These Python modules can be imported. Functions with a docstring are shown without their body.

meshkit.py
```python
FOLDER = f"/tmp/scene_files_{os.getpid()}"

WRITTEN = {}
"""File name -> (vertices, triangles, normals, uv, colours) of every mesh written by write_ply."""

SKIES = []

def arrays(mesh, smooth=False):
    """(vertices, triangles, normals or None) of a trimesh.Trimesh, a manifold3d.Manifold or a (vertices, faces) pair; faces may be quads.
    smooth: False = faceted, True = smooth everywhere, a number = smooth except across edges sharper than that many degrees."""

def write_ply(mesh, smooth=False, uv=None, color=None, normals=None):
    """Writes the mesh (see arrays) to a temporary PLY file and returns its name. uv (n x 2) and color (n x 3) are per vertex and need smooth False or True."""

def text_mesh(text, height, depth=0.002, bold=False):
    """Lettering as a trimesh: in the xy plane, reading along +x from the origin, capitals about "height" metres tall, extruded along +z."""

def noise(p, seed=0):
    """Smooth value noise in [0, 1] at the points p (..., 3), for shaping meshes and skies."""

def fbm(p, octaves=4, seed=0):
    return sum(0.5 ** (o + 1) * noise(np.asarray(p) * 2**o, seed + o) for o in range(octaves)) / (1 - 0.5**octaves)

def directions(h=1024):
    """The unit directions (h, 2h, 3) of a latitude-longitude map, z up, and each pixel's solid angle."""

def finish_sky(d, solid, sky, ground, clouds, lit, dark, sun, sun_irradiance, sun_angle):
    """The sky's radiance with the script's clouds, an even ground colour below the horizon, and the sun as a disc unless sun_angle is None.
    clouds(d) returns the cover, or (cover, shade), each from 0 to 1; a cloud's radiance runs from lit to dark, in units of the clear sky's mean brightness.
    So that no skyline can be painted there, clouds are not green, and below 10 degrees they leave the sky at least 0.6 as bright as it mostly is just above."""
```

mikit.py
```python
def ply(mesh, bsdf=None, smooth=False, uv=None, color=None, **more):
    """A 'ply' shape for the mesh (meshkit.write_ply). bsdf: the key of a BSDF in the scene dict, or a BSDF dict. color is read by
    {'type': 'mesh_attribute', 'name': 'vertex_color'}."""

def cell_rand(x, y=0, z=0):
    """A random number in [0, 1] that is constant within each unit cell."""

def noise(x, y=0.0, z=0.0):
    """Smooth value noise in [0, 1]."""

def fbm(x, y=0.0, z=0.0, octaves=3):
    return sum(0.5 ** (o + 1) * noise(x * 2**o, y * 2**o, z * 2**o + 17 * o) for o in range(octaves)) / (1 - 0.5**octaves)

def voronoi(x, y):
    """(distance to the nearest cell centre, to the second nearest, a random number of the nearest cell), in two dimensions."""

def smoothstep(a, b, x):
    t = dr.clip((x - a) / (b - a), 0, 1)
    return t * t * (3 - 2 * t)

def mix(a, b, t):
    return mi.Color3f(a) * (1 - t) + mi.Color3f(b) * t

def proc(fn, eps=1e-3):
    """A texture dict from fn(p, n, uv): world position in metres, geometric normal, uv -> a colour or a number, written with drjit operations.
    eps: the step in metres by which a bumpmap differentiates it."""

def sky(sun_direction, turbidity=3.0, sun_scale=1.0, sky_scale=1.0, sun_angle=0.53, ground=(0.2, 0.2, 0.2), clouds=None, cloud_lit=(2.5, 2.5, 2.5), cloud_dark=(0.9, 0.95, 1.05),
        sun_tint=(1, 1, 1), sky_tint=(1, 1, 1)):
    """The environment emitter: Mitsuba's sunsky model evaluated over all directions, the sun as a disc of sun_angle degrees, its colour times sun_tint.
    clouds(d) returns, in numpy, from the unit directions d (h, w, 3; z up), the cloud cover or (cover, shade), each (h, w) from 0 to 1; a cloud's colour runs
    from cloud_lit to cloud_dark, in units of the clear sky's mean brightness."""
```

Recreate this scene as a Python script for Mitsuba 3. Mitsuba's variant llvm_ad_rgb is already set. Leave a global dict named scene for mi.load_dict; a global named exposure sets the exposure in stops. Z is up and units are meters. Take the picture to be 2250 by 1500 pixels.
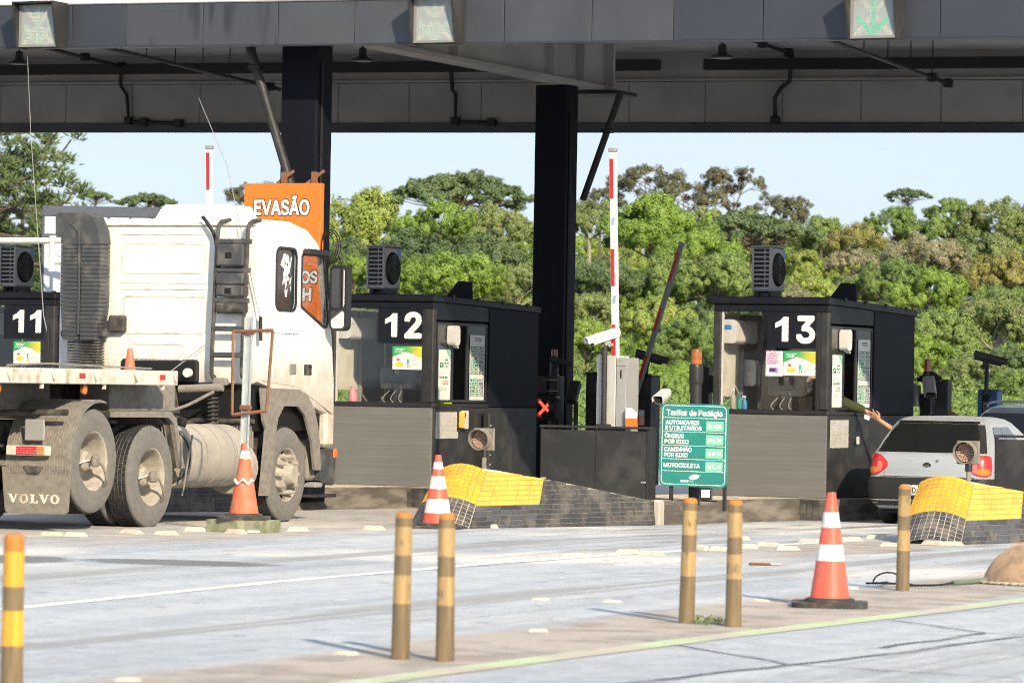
import math, random
import numpy as np, trimesh, shapely, drjit as dr, mitsuba as mi, mikit, meshkit
from shapely.geometry import Polygon, Point, LineString, box as sbox
from shapely import affinity
from mikit import ply, proc, noise, fbm, voronoi, cell_rand, smoothstep, mix

scene, labels = {'type': 'scene'}, {}
PI = math.pi
# ---------------------------------------------------------------- camera, sky, exposure
_p = math.atan(99 / 8600); _r = math.radians(1.0)
_fw = np.array([0, math.cos(_p), math.sin(_p)]); _u0 = np.array([0, -math.sin(_p), math.cos(_p)])
_up = -math.sin(_r) * np.array([1.0, 0, 0]) + math.cos(_r) * _u0
_eye = np.array([0, 0, 1.5])
scene['camera'] = {'type': 'thinlens', 'fov': math.degrees(2 * math.atan(1125 / 8600)), 'fov_axis': 'x',
                   'aperture_radius': 0.0135, 'focus_distance': 46.0, 'near_clip': 1.0, 'far_clip': 6000.0,
                   'to_world': mi.ScalarTransform4f().look_at(origin=_eye.tolist(), target=(_eye + _fw * 10).tolist(), up=_up.tolist())}
exposure = 2.15
scene['daylight'] = mikit.sky((0.37, -0.93, 0.50), turbidity=3.0, sun_tint=(0.93, 1.0, 1.10), sky_tint=(0.98, 1.0, 1.03),
    ground=(0.22, 0.22, 0.21), clouds=lambda d: 0.5 + 0.3 * meshkit.fbm(d * 5.0, 4, 3), cloud_lit=(2.45, 2.72, 3.1), cloud_dark=(1.95, 2.15, 2.45))

# ---------------------------------------------------------------- helpers
def frame(deg, x=0.0, y=0.0, z=0.0):
    a = math.radians(deg); c, s = math.cos(a), math.sin(a)
    m = np.eye(4); m[:3, 0] = (c, -s, 0); m[:3, 1] = (s, c, 0); m[:3, 3] = (x, y, z)
    return m
PZ = frame(24.5)                       # plaza: x = across the lanes, y = along the lanes, z = up
def pz(x, y, z=0.0): return (PZ @ [x, y, z, 1])[:3]
def gnd(y): return -0.01 * np.clip(np.asarray(y, float) - 35, 0, 27)     # the ground falls gently under the canopy
def shift(x=0, y=0, z=0):
    m = np.eye(4); m[:3, 3] = (x, y, z); return m
def rot(axis, deg, point=None):
    ax = {'x': [1, 0, 0], 'y': [0, 1, 0], 'z': [0, 0, 1]}.get(axis, axis) if isinstance(axis, str) else axis
    return trimesh.transformations.rotation_matrix(math.radians(deg), ax, point)
def cat(ms):
    ms = [m for m in ms if m is not None]
    return ms[0] if len(ms) == 1 else trimesh.util.concatenate(ms)
def mesh(v, f): return trimesh.Trimesh(np.asarray(v, float), np.asarray(f), process=False)
def box(x0, x1, y0, y1, z0, z1, b=0.0):
    x0, x1 = min(x0, x1), max(x0, x1); y0, y1 = min(y0, y1), max(y0, y1); z0, z1 = min(z0, z1), max(z0, z1)
    if b <= 0:
        m = trimesh.creation.box(extents=(x1 - x0, y1 - y0, z1 - z0)); m.apply_translation(((x0 + x1) / 2, (y0 + y1) / 2, (z0 + z1) / 2)); return m
    b = min(b, (x1 - x0) * .45, (y1 - y0) * .45, (z1 - z0) * .45)
    pts = []
    for X, sx in ((x0, 1), (x1, -1)):
        for Y, sy in ((y0, 1), (y1, -1)):
            for Z, sz in ((z0, 1), (z1, -1)):
                pts += [(X, Y + sy * b, Z + sz * b), (X + sx * b, Y, Z + sz * b), (X + sx * b, Y + sy * b, Z)]
    return trimesh.convex.convex_hull(np.array(pts))
def tube(pts, r, n=8, cap=True):
    p = np.asarray(pts, float); r = np.broadcast_to(np.asarray(r, float), (len(p),))
    t = np.gradient(p, axis=0) if len(p) > 2 else np.repeat((p[1] - p[0])[None], 2, 0)
    t = t / (np.linalg.norm(t, axis=1, keepdims=True) + 1e-12)
    a = np.zeros_like(p); ref = np.array([0, 0, 1.0]) if abs(t[0][2]) < .9 else np.array([1.0, 0, 0])
    for i in range(len(p)):
        ref = ref - t[i] * (ref @ t[i]); ref = ref / (np.linalg.norm(ref) + 1e-12); a[i] = ref
    b = np.cross(t, a); ang = np.arange(n) * 2 * PI / n
    v = p[:, None] + r[:, None, None] * (np.cos(ang)[None, :, None] * a[:, None] + np.sin(ang)[None, :, None] * b[:, None])
    v = v.reshape(-1, 3); f = []
    for i in range(len(p) - 1):
        for j in range(n):
            k = (j + 1) % n; A, B, C, D = i * n + j, i * n + k, (i + 1) * n + k, (i + 1) * n + j
            f += [(A, B, C), (A, C, D)]
    if cap:
        v = np.vstack([v, p[0], p[-1]]); c0, c1 = len(v) - 2, len(v) - 1; e = (len(p) - 1) * n
        for j in range(n):
            k = (j + 1) % n; f += [(c0, k, j), (c1, e + j, e + k)]
    return mesh(v, f)
def smooth_line(pts, n=6):
    p = np.asarray(pts, float)
    if len(p) < 3: return p
    q = np.vstack([2 * p[0] - p[1], p, 2 * p[-1] - p[-2]]); out = []
    for i in range(1, len(q) - 2):
        for k in range(n):
            t = k / n; a, b, c, d = q[i - 1], q[i], q[i + 1], q[i + 2]
            out.append(.5 * (2 * b + (c - a) * t + (2 * a - 5 * b + 4 * c - d) * t * t + (3 * b - a - 3 * c + d) * t ** 3))
    return np.array(out + [p[-1]])
def lathe(profile, n=24, axis='z'):
    m = trimesh.creation.revolve(np.asarray(profile, float), sections=n)
    if m.volume < 0: m.invert()
    if axis == 'x': m.apply_transform(rot('y', 90))
    if axis == 'y': m.apply_transform(rot('x', -90))
    return m
def prism(poly, d, plane='xz'):
    """extrude a polygon; plane xz: polygon (x, z) extruded along +y; yz: polygon (y, z) along +x; xy: along +z"""
    if not isinstance(poly, (Polygon, shapely.MultiPolygon)): poly = Polygon(poly)
    ms = [trimesh.creation.extrude_polygon(g, d, engine='earcut') for g in getattr(poly, 'geoms', [poly]) if g.area > 1e-9]
    m = cat(ms)
    if plane == 'xz': m.apply_transform(np.array([[1, 0, 0, 0], [0, 0, -1, d], [0, 1, 0, 0], [0, 0, 0, 1.]]))
    if plane == 'yz': m.apply_transform(np.array([[0, 0, 1, 0], [1, 0, 0, 0], [0, 1, 0, 0], [0, 0, 0, 1.]]))
    return m
def rrect(x0, x1, z0, z1, r): return sbox(min(x0, x1) + r, min(z0, z1) + r, max(x0, x1) - r, max(z0, z1) - r).buffer(r, quad_segs=5)
def glyph(text, h, fat=0.0, wide=1.0):
    m = meshkit.text_mesh(text, h, depth=0.01, bold=True)
    v = m.vertices; t = [Polygon(v[f][:, :2]) for f in m.faces if (v[f][:, 2] > 0.009).all()]
    g = shapely.union_all([x for x in t if x.area > 1e-12]).buffer(fat + 1e-4)
    g = affinity.scale(g, wide, 1, origin=(0, 0)); x0, y0, x1, y1 = g.bounds
    return affinity.translate(g, -x0, 0), x1 - x0
def sign_text(text, h, x, z, y, d=0.003, fat=0.0, wide=1.0, align='l', width=None):
    """lettering that faces -y, its baseline at (x, z); y is the plane it stands on"""
    g, w = glyph(text, h, fat, wide)
    if width: g = affinity.scale(g, width / w, 1, origin=(0, 0)); w = width
    g = affinity.translate(g, x - {'l': 0, 'c': w / 2, 'r': w}[align], z)
    m = prism(g, d, 'xz'); m.apply_translation((0, y - d, 0)); return m
def patch(fn, us, vs, thick=0.0):
    """grid sheet of fn(u, v) -> point; thick > 0 closes it as a shell along its normals"""
    us, vs = np.asarray(us), np.asarray(vs); P = np.array([[fn(u, v) for v in vs] for u in us]); nu, nv = P.shape[:2]
    i, j = np.meshgrid(np.arange(nu - 1), np.arange(nv - 1), indexing='ij'); a = (i * nv + j).ravel()
    f = np.vstack([np.stack([a, a + nv, a + nv + 1], 1), np.stack([a, a + nv + 1, a + 1], 1)])
    m = mesh(P.reshape(-1, 3), f)
    if not thick: return m
    du = np.gradient(P, axis=0); dv = np.gradient(P, axis=1); n = np.cross(du, dv); n /= np.linalg.norm(n, axis=2, keepdims=True) + 1e-12
    top = (P + n * thick).reshape(-1, 3); N = nu * nv
    ring = [(k, 0) for k in range(nu)] + [(nu - 1, k) for k in range(1, nv)] + [(k, nv - 1) for k in range(nu - 2, -1, -1)] + [(0, k) for k in range(nv - 2, 0, -1)]
    idx = [a * nv + b for a, b in ring]; g = []
    for k in range(len(idx)):
        A, B = idx[k], idx[(k + 1) % len(idx)]; g += [(A, B, B + N), (A, B + N, A + N)]
    return mesh(np.vstack([P.reshape(-1, 3), top]), np.vstack([f[:, ::-1], f + N, np.array(g)[:, ::-1]]))
count = {}
def fresh(key):
    n = count.get(key, -1) + 1; count[key] = n
    return key if n == 0 else f'{key}_{n:03d}'
def obj(name, m, mat, parent=None, F=None, smooth=False, uv=None, **more):
    """ONE entry of the scene; parent is the key of its holder; F places the mesh"""
    key = fresh((parent + '__' if parent else '') + name)
    m = m.copy()
    if F is not None: m.apply_transform(F)
    if np.linalg.det(F[:3, :3]) < 0 if F is not None else False: m.invert()
    scene[key] = ply(m, mat, smooth=smooth, uv=uv, **more)
    return key
def tag(key, label=None, cat_=None, group=None, kind=None):
    d = labels.setdefault(key, {})
    for k, v in (('label', label), ('category', cat_), ('group', group), ('kind', kind)):
        if v: d[k] = v
    return key
def thing(name, label, cat_, group=None): return tag(fresh(name), label, cat_, group)
def stuff(key): return tag(key, kind='stuff')

# ---------------------------------------------------------------- materials
def mat(key, color, rough=0.6, metallic=0.0, bump=None, spec=0.5, **kw):
    c = proc(color) if callable(color) else {'type': 'rgb', 'value': list(color)}
    b = {'type': 'principled', 'base_color': c, 'roughness': rough, 'metallic': metallic, 'specular': spec, **kw}
    if bump: b = {'type': 'bumpmap', 'arbitrary': proc(bump[0], 0.004), 'scale': bump[1], 'bsdf': b}
    scene[key] = {'type': 'twosided', 'bsdf': b}
    return key
def smear(p, k=1.0): return fbm(p.x * 3 * k, p.y * 3 * k, p.z * 2 * k, 4)
mat('white_paint', lambda p, n, uv: mix((.80, .79, .765), (.52, .455, .37), smoothstep(.42, .95, fbm(p.x * 11, p.y * 11, p.z * 5, 4) * .45 + .55 * smoothstep(2.3, 1.35, p.z))), .3, clearcoat=.4)
mat('white_plain', (.78, .78, .77), .4)
mat('beige_dust', lambda p, n, uv: mix((.262, .243, .216), (.195, .180, .160), smoothstep(.3, .8, fbm(p.x * 19, p.y * 19, p.z * 19, 4))), .8)
mat('dark_dust', lambda p, n, uv: mix((.045, .043, .041), (.15, .135, .12), smoothstep(.35, .8, fbm(p.x * 14, p.y * 14, p.z * 8, 4))), .8)
mat('black_plastic', lambda p, n, uv: mix((.055, .06, .068), (.14, .135, .13), smoothstep(.45, .85, smear(p, 3))), .55)
mat('tread', lambda p, n, uv: mix((.022, .024, .028), (.060, .058, .056), smoothstep(.4, .9, smear(p, 5))), .85)
mat('sidewall', lambda p, n, uv: mix((.195, .187, .176), (.165, .158, .149), smoothstep(.3, .75, fbm(p.x * 22, p.y * 22, p.z * 22, 4))), .9)
mat('booth_black', lambda p, n, uv: mix((.007, .009, .016), (.016, .017, .022), smoothstep(.5, .9, smear(p, 1.5))), .5, spec=.3)
mat('booth_panel', lambda p, n, uv: mix((.150, .150, .147), (.185, .184, .178), smoothstep(.3, .75, .6 * fbm(p.x * 1.2, p.y * 1.2, p.z * 40, 3) + .4 * fbm(p.x * 2, p.y * 2, p.z * 2, 3))), .6)
mat('dark_steel', lambda p, n, uv: mix((.026, .027, .03), (.055, .054, .054), smoothstep(.4, .85, smear(p, 2.0))), .55)
mat('frame_black', (.022, .022, .025), .45)
mat('deep_black', (.008, .008, .009), .6)
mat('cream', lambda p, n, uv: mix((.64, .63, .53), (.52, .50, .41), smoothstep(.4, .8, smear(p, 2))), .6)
mat('grey_paint', (.25, .25, .25), .5)
mat('ac_white', (.62, .62, .60), .45)
mat('ac_grey', (.33, .33, .335), .5)
mat('sky_blue', (.06, .22, .50), .4)
mat('fascia', lambda p, n, uv: mix((.050, .057, .074), (.070, .077, .092), smoothstep(.3, .75, fbm(p.x * 1.7, p.y * 1.7, p.z * .7, 4))), .38)
def _stain(p, n, uv):
    m = smoothstep(.52, .72, fbm(p.x * 9, p.y * 9, p.z * .8, 3)) * smoothstep(.35, .65, noise(p.x * 1.3 + 3, p.y * 1.3, p.z * 2))
    return mix((.058, .065, .080), (.028, .032, .040), m)
mat('fascia_stained', _stain, .4)
mat('fascia_new', lambda p, n, uv: mix((.036, .043, .060), (.045, .052, .070), fbm(p.x * 3, p.y * 3, p.z * 3, 3)), .35)
mat('soffit', lambda p, n, uv: mix((.44, .43, .425), (.35, .342, .338), smoothstep(.3, .75, fbm(p.x * 1.2, p.y * 1.2, p.z * 1.4, 4))), .85)
mat('column_paint', lambda p, n, uv: mix((.005, .007, .014), (.008, .010, .018), smear(p)), .6, spec=.15)
mat('orange_sign', (.82, .20, .025), .45)
mat('letter_white', (.85, .85, .84), .5)
mat('letter_black', (.012, .012, .012), .5)
mat('sign_green', lambda p, n, uv: mix((.018, .245, .215), (.035, .275, .245), fbm(p.x * 9, p.y * 9, p.z * 9, 3)), .45)
mat('sign_mint', (.24, .62, .46), .5)
mat('red_paint', (.55, .025, .025), .4)
mat('amber', lambda p, n, uv: mix((.46, .15, .02), (.22, .06, .01), cell_rand(p.z * 60)), .25, spec=.8)
mat('amber_dull', (.75, .20, .05), .35)
mat('galv', lambda p, n, uv: mix((.40, .44, .46), (.62, .66, .68), fbm(p.x * 30, p.y * 30, p.z * 12, 3)), .45, metallic=.25)
mat('rust', lambda p, n, uv: mix((.16, .062, .032), (.30, .16, .10), smear(p, 6)), .85)
mat('mossy_concrete', lambda p, n, uv: mix((.31, .31, .23), (.19, .21, .11), smoothstep(.35, .7, smear(p, 4))), .9)
mat('concrete', lambda p, n, uv: mix((.42, .385, .33), (.25, .225, .19), smoothstep(.3, .8, smear(p, 3))), .9)
mat('curb', lambda p, n, uv: mix(mix((.26, .235, .205), (.11, .10, .092), smoothstep(.3, .7, fbm(p.x * 2.2, p.y * 2.2, p.z * 9, 4))), (.085, .079, .072), .6 * smoothstep(.5, .8, fbm(p.x * 1.3 + 9, p.y * 1.3, p.z * 4, 3))), .85)
mat('grout', (.46, .43, .385), .9)
mat('grout_brown', (.28, .20, .12), .9)
mat('tile_yellow', lambda p, n, uv: mix((.86, .465, .022), (.66, .35, .03), smoothstep(.3, .8, smear(p, 4))), .35)
mat('tile_yellow_pale', lambda p, n, uv: mix((.87, .525, .09), (.74, .42, .07), smoothstep(.35, .8, fbm(p.x * 9, p.y * 9, p.z * 5, 3))), .35)
mat('tile_black', lambda p, n, uv: mix((.050, .048, .052), (.15, .135, .12), smoothstep(.42, .85, smear(p, 3) + .18 * cell_rand(p.x * 9, p.y * 9, p.z * 9))), .4)
mat('tile_slate', (.085, .088, .105), .35)
mat('cone_orange', lambda p, n, uv: mix((.80, .128, .085), (.64, .15, .10), smoothstep(.4, .8, smear(p, 4))), .45)
mat('cone_faded', lambda p, n, uv: mix((.72, .17, .08), (.52, .22, .15), smoothstep(.35, .75, smear(p, 5))), .6)
mat('cone_white', lambda p, n, uv: mix((.80, .80, .80), (.62, .60, .57), smoothstep(.5, .9, smear(p, 5))), .5)
mat('rubber_black', lambda p, n, uv: mix((.045, .045, .045), (.12, .115, .105), smoothstep(.4, .8, smear(p, 5))), .8)
mat('post_brown', lambda p, n, uv: mix((.23, .165, .09), (.16, .12, .075), smoothstep(.3, .7, fbm(p.x * 60, p.y * 60, p.z * 3, 3))), .6)
mat('post_yellow', lambda p, n, uv: mix(mix((.46, .32, .14), (.36, .245, .115), smoothstep(.3, .7, fbm(p.x * 60, p.y * 60, p.z * 3, 3))), (.22, .165, .10), smoothstep(.58, .75, fbm(p.x * 28, p.y * 28, p.z * 11, 4))), .55)
mat('post_bright', lambda p, n, uv: mix((.78, .43, .04), (.56, .31, .05), smoothstep(.3, .7, fbm(p.x * 60, p.y * 60, p.z * 3, 3))), .5)
mat('post_cap', (.50, .20, .04), .6)
mat('stud', lambda p, n, uv: mix((.66, .62, .54), (.46, .41, .34), smear(p, 8)), .8)
mat('clay', lambda p, n, uv: mix((.46, .31, .195), (.33, .225, .15), smoothstep(.35, .7, smear(p, 5))), .85)
mat('car_silver', (.46, .495, .54), .36, metallic=.3, clearcoat=.8)
mat('car_blue', (.56, .62, .70), .3, metallic=.2, clearcoat=.8)
mat('tail_red', (.52, .015, .015), .2, spec=.8, clearcoat=1.0)
mat('tail_orange', (.75, .20, .02), .2, clearcoat=1.0)
mat('tinted_glass', (.010, .012, .013), .06, spec=.7)
mat('chrome', (.75, .76, .78), .15, metallic=1.0)
mat('mirror', (.82, .85, .86), .02, metallic=1.0)
mat('skin', (.50, .27, .18), .5)
mat('skin_dark', (.38, .19, .12), .5)
mat('sleeve', (.042, .052, .020), .85)
mat('hi_vis', (.42, .65, .05), .8)
mat('hair', (.012, .009, .007), .6)
mat('pink', (.75, .30, .36), .5)
mat('plate', (.68, .70, .68), .4)
mat('beam_white', lambda p, n, uv: mix((.70, .66, .58), (.45, .37, .28), smoothstep(.45, .8, smear(p, 3))), .6)
mat('pipe_black', (.014, .014, .015), .5)
mat('lens_dot', (.88, .62, .50), .3)
mat('green_led', (.44, .56, .49), .4)
mat('pale_led', (.52, .54, .50), .4)
scene['pane'] = {'type': 'thindielectric', 'int_ior': 1.5}
mat('signal_face', (.32, .365, .38), .35)

mat('ac_grey2', (.50, .50, .49), .5)
mat('scanner_blue', (.03, .13, .30), .45)
mat('warn_grey', lambda p, n, uv: mix((.17, .155, .14), (.30, .275, .245), smear(p, 5)), .7)
mat('hose_green', (.15, .19, .15), .7)
mat('pale_blue', lambda p, n, uv: mix((.58, .64, .72), (.70, .74, .80), fbm(p.x * 2, p.y * 2, p.z * 2, 3)), .5)
mat('rail_blue', (.085, .10, .135), .5)
mat('window_sky', (.10, .12, .15), .05, spec=.9, clearcoat=1.0)

mat('rim_dust', lambda p, n, uv: mix((.43, .395, .34), (.36, .328, .283), smoothstep(.3, .8, fbm(p.x * 24, p.y * 24, p.z * 24, 4))), .75)
mat('tank_dust', lambda p, n, uv: mix((.40, .365, .315), (.335, .303, .262), smoothstep(.35, .8, fbm(p.x * 5, p.y * 5, p.z * 5, 3))), .6)
mat('bumper_black', (.022, .023, .026), .55)
mat('tail_pale', (.60, .16, .12), .2, clearcoat=1.0)
# ---------------------------------------------------------------- ground, road, hill
def _road(p, n, uv):
    u = p.x * .4147 + p.y * .90996; v = p.x * .90996 - p.y * .4147
    f = fbm(p.x * 6, p.y * 6, 0, 4); long_ = fbm(v * 3.2, u * .22, 1.0, 4); big = fbm(u * .35, v * .5, 5.0, 3)
    c = mix((.24, .272, .322), (.335, .362, .40), smoothstep(.25, .75, .55 * long_ + .45 * f))
    c = mix(c, mi.Color3f(.45, .452, .455), smoothstep(.45, .75, big) * smoothstep(24, 30, u))
    fine = fbm(p.x * 34, p.y * 34, 2.0, 3); c = c * (.86 + .28 * fine)
    spot = voronoi(p.x * 2.1, p.y * 1.3); c = mix(c, mi.Color3f(.17, .175, .185), smoothstep(.16, .04, spot[0] + .12 * (f - .5)) * smoothstep(.72, .8, spot[2]) * .55)
    crack = voronoi(u * .16 + .5 * f, v * .30 + .4 * f); c = mix(c, mi.Color3f(.16, .165, .18), smoothstep(.012, .003, crack[1] - crack[0]) * .6)
    thin = smoothstep(.60, .72, fbm(v * 11, u * .35 + 3, 8.0, 3)) * smoothstep(.45, .65, noise(u * .3, v * .6, 3.0)); c = mix(c, mi.Color3f(.19, .195, .21), thin * .45)
    # tyre tracks along the lanes
    tr = dr.exp(-dr.square((v + 11.5) / .42)) + dr.exp(-dr.square((v + 15.4) / .5)) + .8 * dr.exp(-dr.square((v + 6.6) / .4))
    c = mix(c, mi.Color3f(.20, .205, .215), dr.clip(tr * smoothstep(.42, .72, fbm(v * 5, u * .16 + 7, 3.0, 4)), 0, .75))
    pt = dr.maximum(dr.exp(-dr.square((v + 15.9 + .25 * dr.sin(u)) / 1.0) - dr.square((u - 28.3) / .55)), dr.exp(-dr.square((v + 17.4) / .9) - dr.square((u - 27.7) / .9)))
    c = mix(c, mi.Color3f(.10, .105, .115), smoothstep(.35, .6, pt * (.75 + .5 * f)) * .85)
    blk = smoothstep(.55, .75, fbm(v * 2.6 + 11, u * .5, 2.0, 3)) * smoothstep(-18.2, -17, -v * 0 + v) * smoothstep(30, 36, u)
    c = mix(c, mi.Color3f(.15, .145, .14), blk * .7)
    # dusty strips between the lanes and in front of the booths
    e = .22 * (fbm(u * .9, v * .9, 4.0, 3) - .5)
    d1 = smoothstep(-10.15, -9.8, v + e) * (1 - smoothstep(-8.75, -8.55, v + e))
    d2 = smoothstep(-13.6, -13.4, v + e) * (1 - smoothstep(-12.4, -12.0, v + e)) * smoothstep(31, 36, u)
    d3 = (1 - smoothstep(-18.1, -17.4, v + e)) * smoothstep(29.5, 32.5, u + 4 * e)
    dirt = mix((.315, .282, .253), (.215, .193, .173), smoothstep(.3, .75, fbm(p.x * 4, p.y * 4, 9.0, 4)))
    c = mix(c, dirt, dr.clip(dr.maximum(d1, dr.maximum(d2, d3 * .75)) * (.65 + .5 * f), 0, 1))
    grit = voronoi(p.x * 14, p.y * 14)
    c = mix(c, mi.Color3f(.58, .55, .50), smoothstep(.10, .05, grit[0]) * smoothstep(.82, .9, grit[2]) * .8)
    return c
mat('road_surface', _road, .85, bump=(lambda p, n, uv: fbm(p.x * 25, p.y * 25, 0, 3), .006))
mat('earth', lambda p, n, uv: mix((.055, .075, .022), (.12, .10, .05), smoothstep(.35, .7, fbm(p.x * .3, p.y * .3, p.z * .3, 4))), .95)
mat('line_white', lambda p, n, uv: mix((.74, .73, .70), (.45, .45, .45), smoothstep(.5, .75, fbm(p.x * 7, p.y * 7, 0, 4))), .7)
mat('line_green', lambda p, n, uv: mix((.35, .42, .28), (.355, .33, .295), smoothstep(.30, .56, fbm(p.x * 1.6, p.y * 1.6, 0, 4))), .8)
mat('tar', lambda p, n, uv: mix((.105, .118, .145), (.22, .235, .26), smoothstep(.42, .68, fbm(p.x * 3.5, p.y * 3.5, 0, 4))), .75)
def sheet(xs, ys, dz=0.0):
    m = patch(lambda a, b: (a, b, float(gnd(b)) + dz), xs, ys); 
    if m.face_normals[0][2] < 0: m.invert()
    return m
g_ = sheet([-600, -60, 60, 600], [-60, 0, 35, 62, 90, 300, 2500], -.03)
tag(obj('ground', g_, 'earth', F=PZ), kind='structure')
tag(obj('road', sheet([-60, -20, 0, 25], [-12, 10, 35, 62, 84]), 'road_surface', F=PZ), kind='structure')
def strip(line, w, dz):
    q = np.asarray(line, float); t = np.gradient(q, axis=0); t /= np.linalg.norm(t, axis=1, keepdims=True); nrm = np.stack([-t[:, 1], t[:, 0]], 1)
    a, b = q - nrm * w / 2, q + nrm * w / 2
    v = [(*x, float(gnd(x[1])) + dz) for x in np.vstack([a, b])]; n = len(q); f = []
    for i in range(n - 1): f += [(i, i + 1, n + i + 1), (i, n + i + 1, n + i)]
    m = mesh(v, f)
    if m.face_normals[0][2] < 0: m.invert()
    return m
tag(obj('lane_line', strip([(-13.35, 14), (-13.5, 22), (-13.8, 26), (-13.88, 30), (-13.72, 33), (-13.55, 36), (-13.5, 38.5)], .12, .004), 'line_white', F=PZ), 'worn white lane line crossing the pale roadway', kind='structure')
tag(obj('lane_line', strip([(-8.86, 10), (-8.82, 18), (-8.72, 22), (-8.52, 26), (-8.4, 30)], .22, .004), 'line_green', F=PZ), 'faded green edge line along the dusty strip', kind='structure')
tars = [[(-8.94, 21.7), (-7.5, 20.23)], [(-7.5, 20.23), (-7.33, 21.6), (-7.19, 23.53)], [(-7.72, 18.2), (-7.5, 20.23)], [(-8.41, 24.58), (-7.51, 23.71), (-7.0, 23.8)], [(-7.56, 21.9), (-7.49, 23.67)], [(-7.5, 20.2), (-6.12, 20.05)]]
for i, l in enumerate(tars):
    q = np.array(l); s = np.linspace(0, 1, 14); d = np.linspace(0, 1, len(q)); pts = np.stack([np.interp(s, d, q[:, 0]), np.interp(s, d, q[:, 1])], 1)
    pts += (meshkit.noise(np.stack([s * 6, s * 0 + i, s * 0], 1))[:, None] - .5) * .05
    tag(obj('tar_seam', strip(pts, .025 if i in (0, 3, 5) else .055, .004), 'tar', F=PZ), kind='structure')
def hill_h(x, y):
    y = np.asarray(y, float); a = np.clip((y - 92) / 210, 0, 1)
    return -.3 + 8.5 * a ** 1.25 + 1.3 * (meshkit.noise(np.stack(np.broadcast_arrays(np.asarray(x) * .03, y * .03, 0 * y), -1)) - .5) * np.clip((y - 92) / 40, 0, 1)
_hx, _hy = np.linspace(-150, 190, 60), np.concatenate([np.linspace(86, 330, 60), [420, 700]])
hm = patch(lambda a, b: (a, b, float(hill_h(a, b)) if b < 340 else -1.0 + 6 * (b < 500)), _hx, _hy)
if hm.face_normals[0][2] < 0: hm.invert()
tag(obj('hill', hm, 'earth'), kind='structure')

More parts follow.
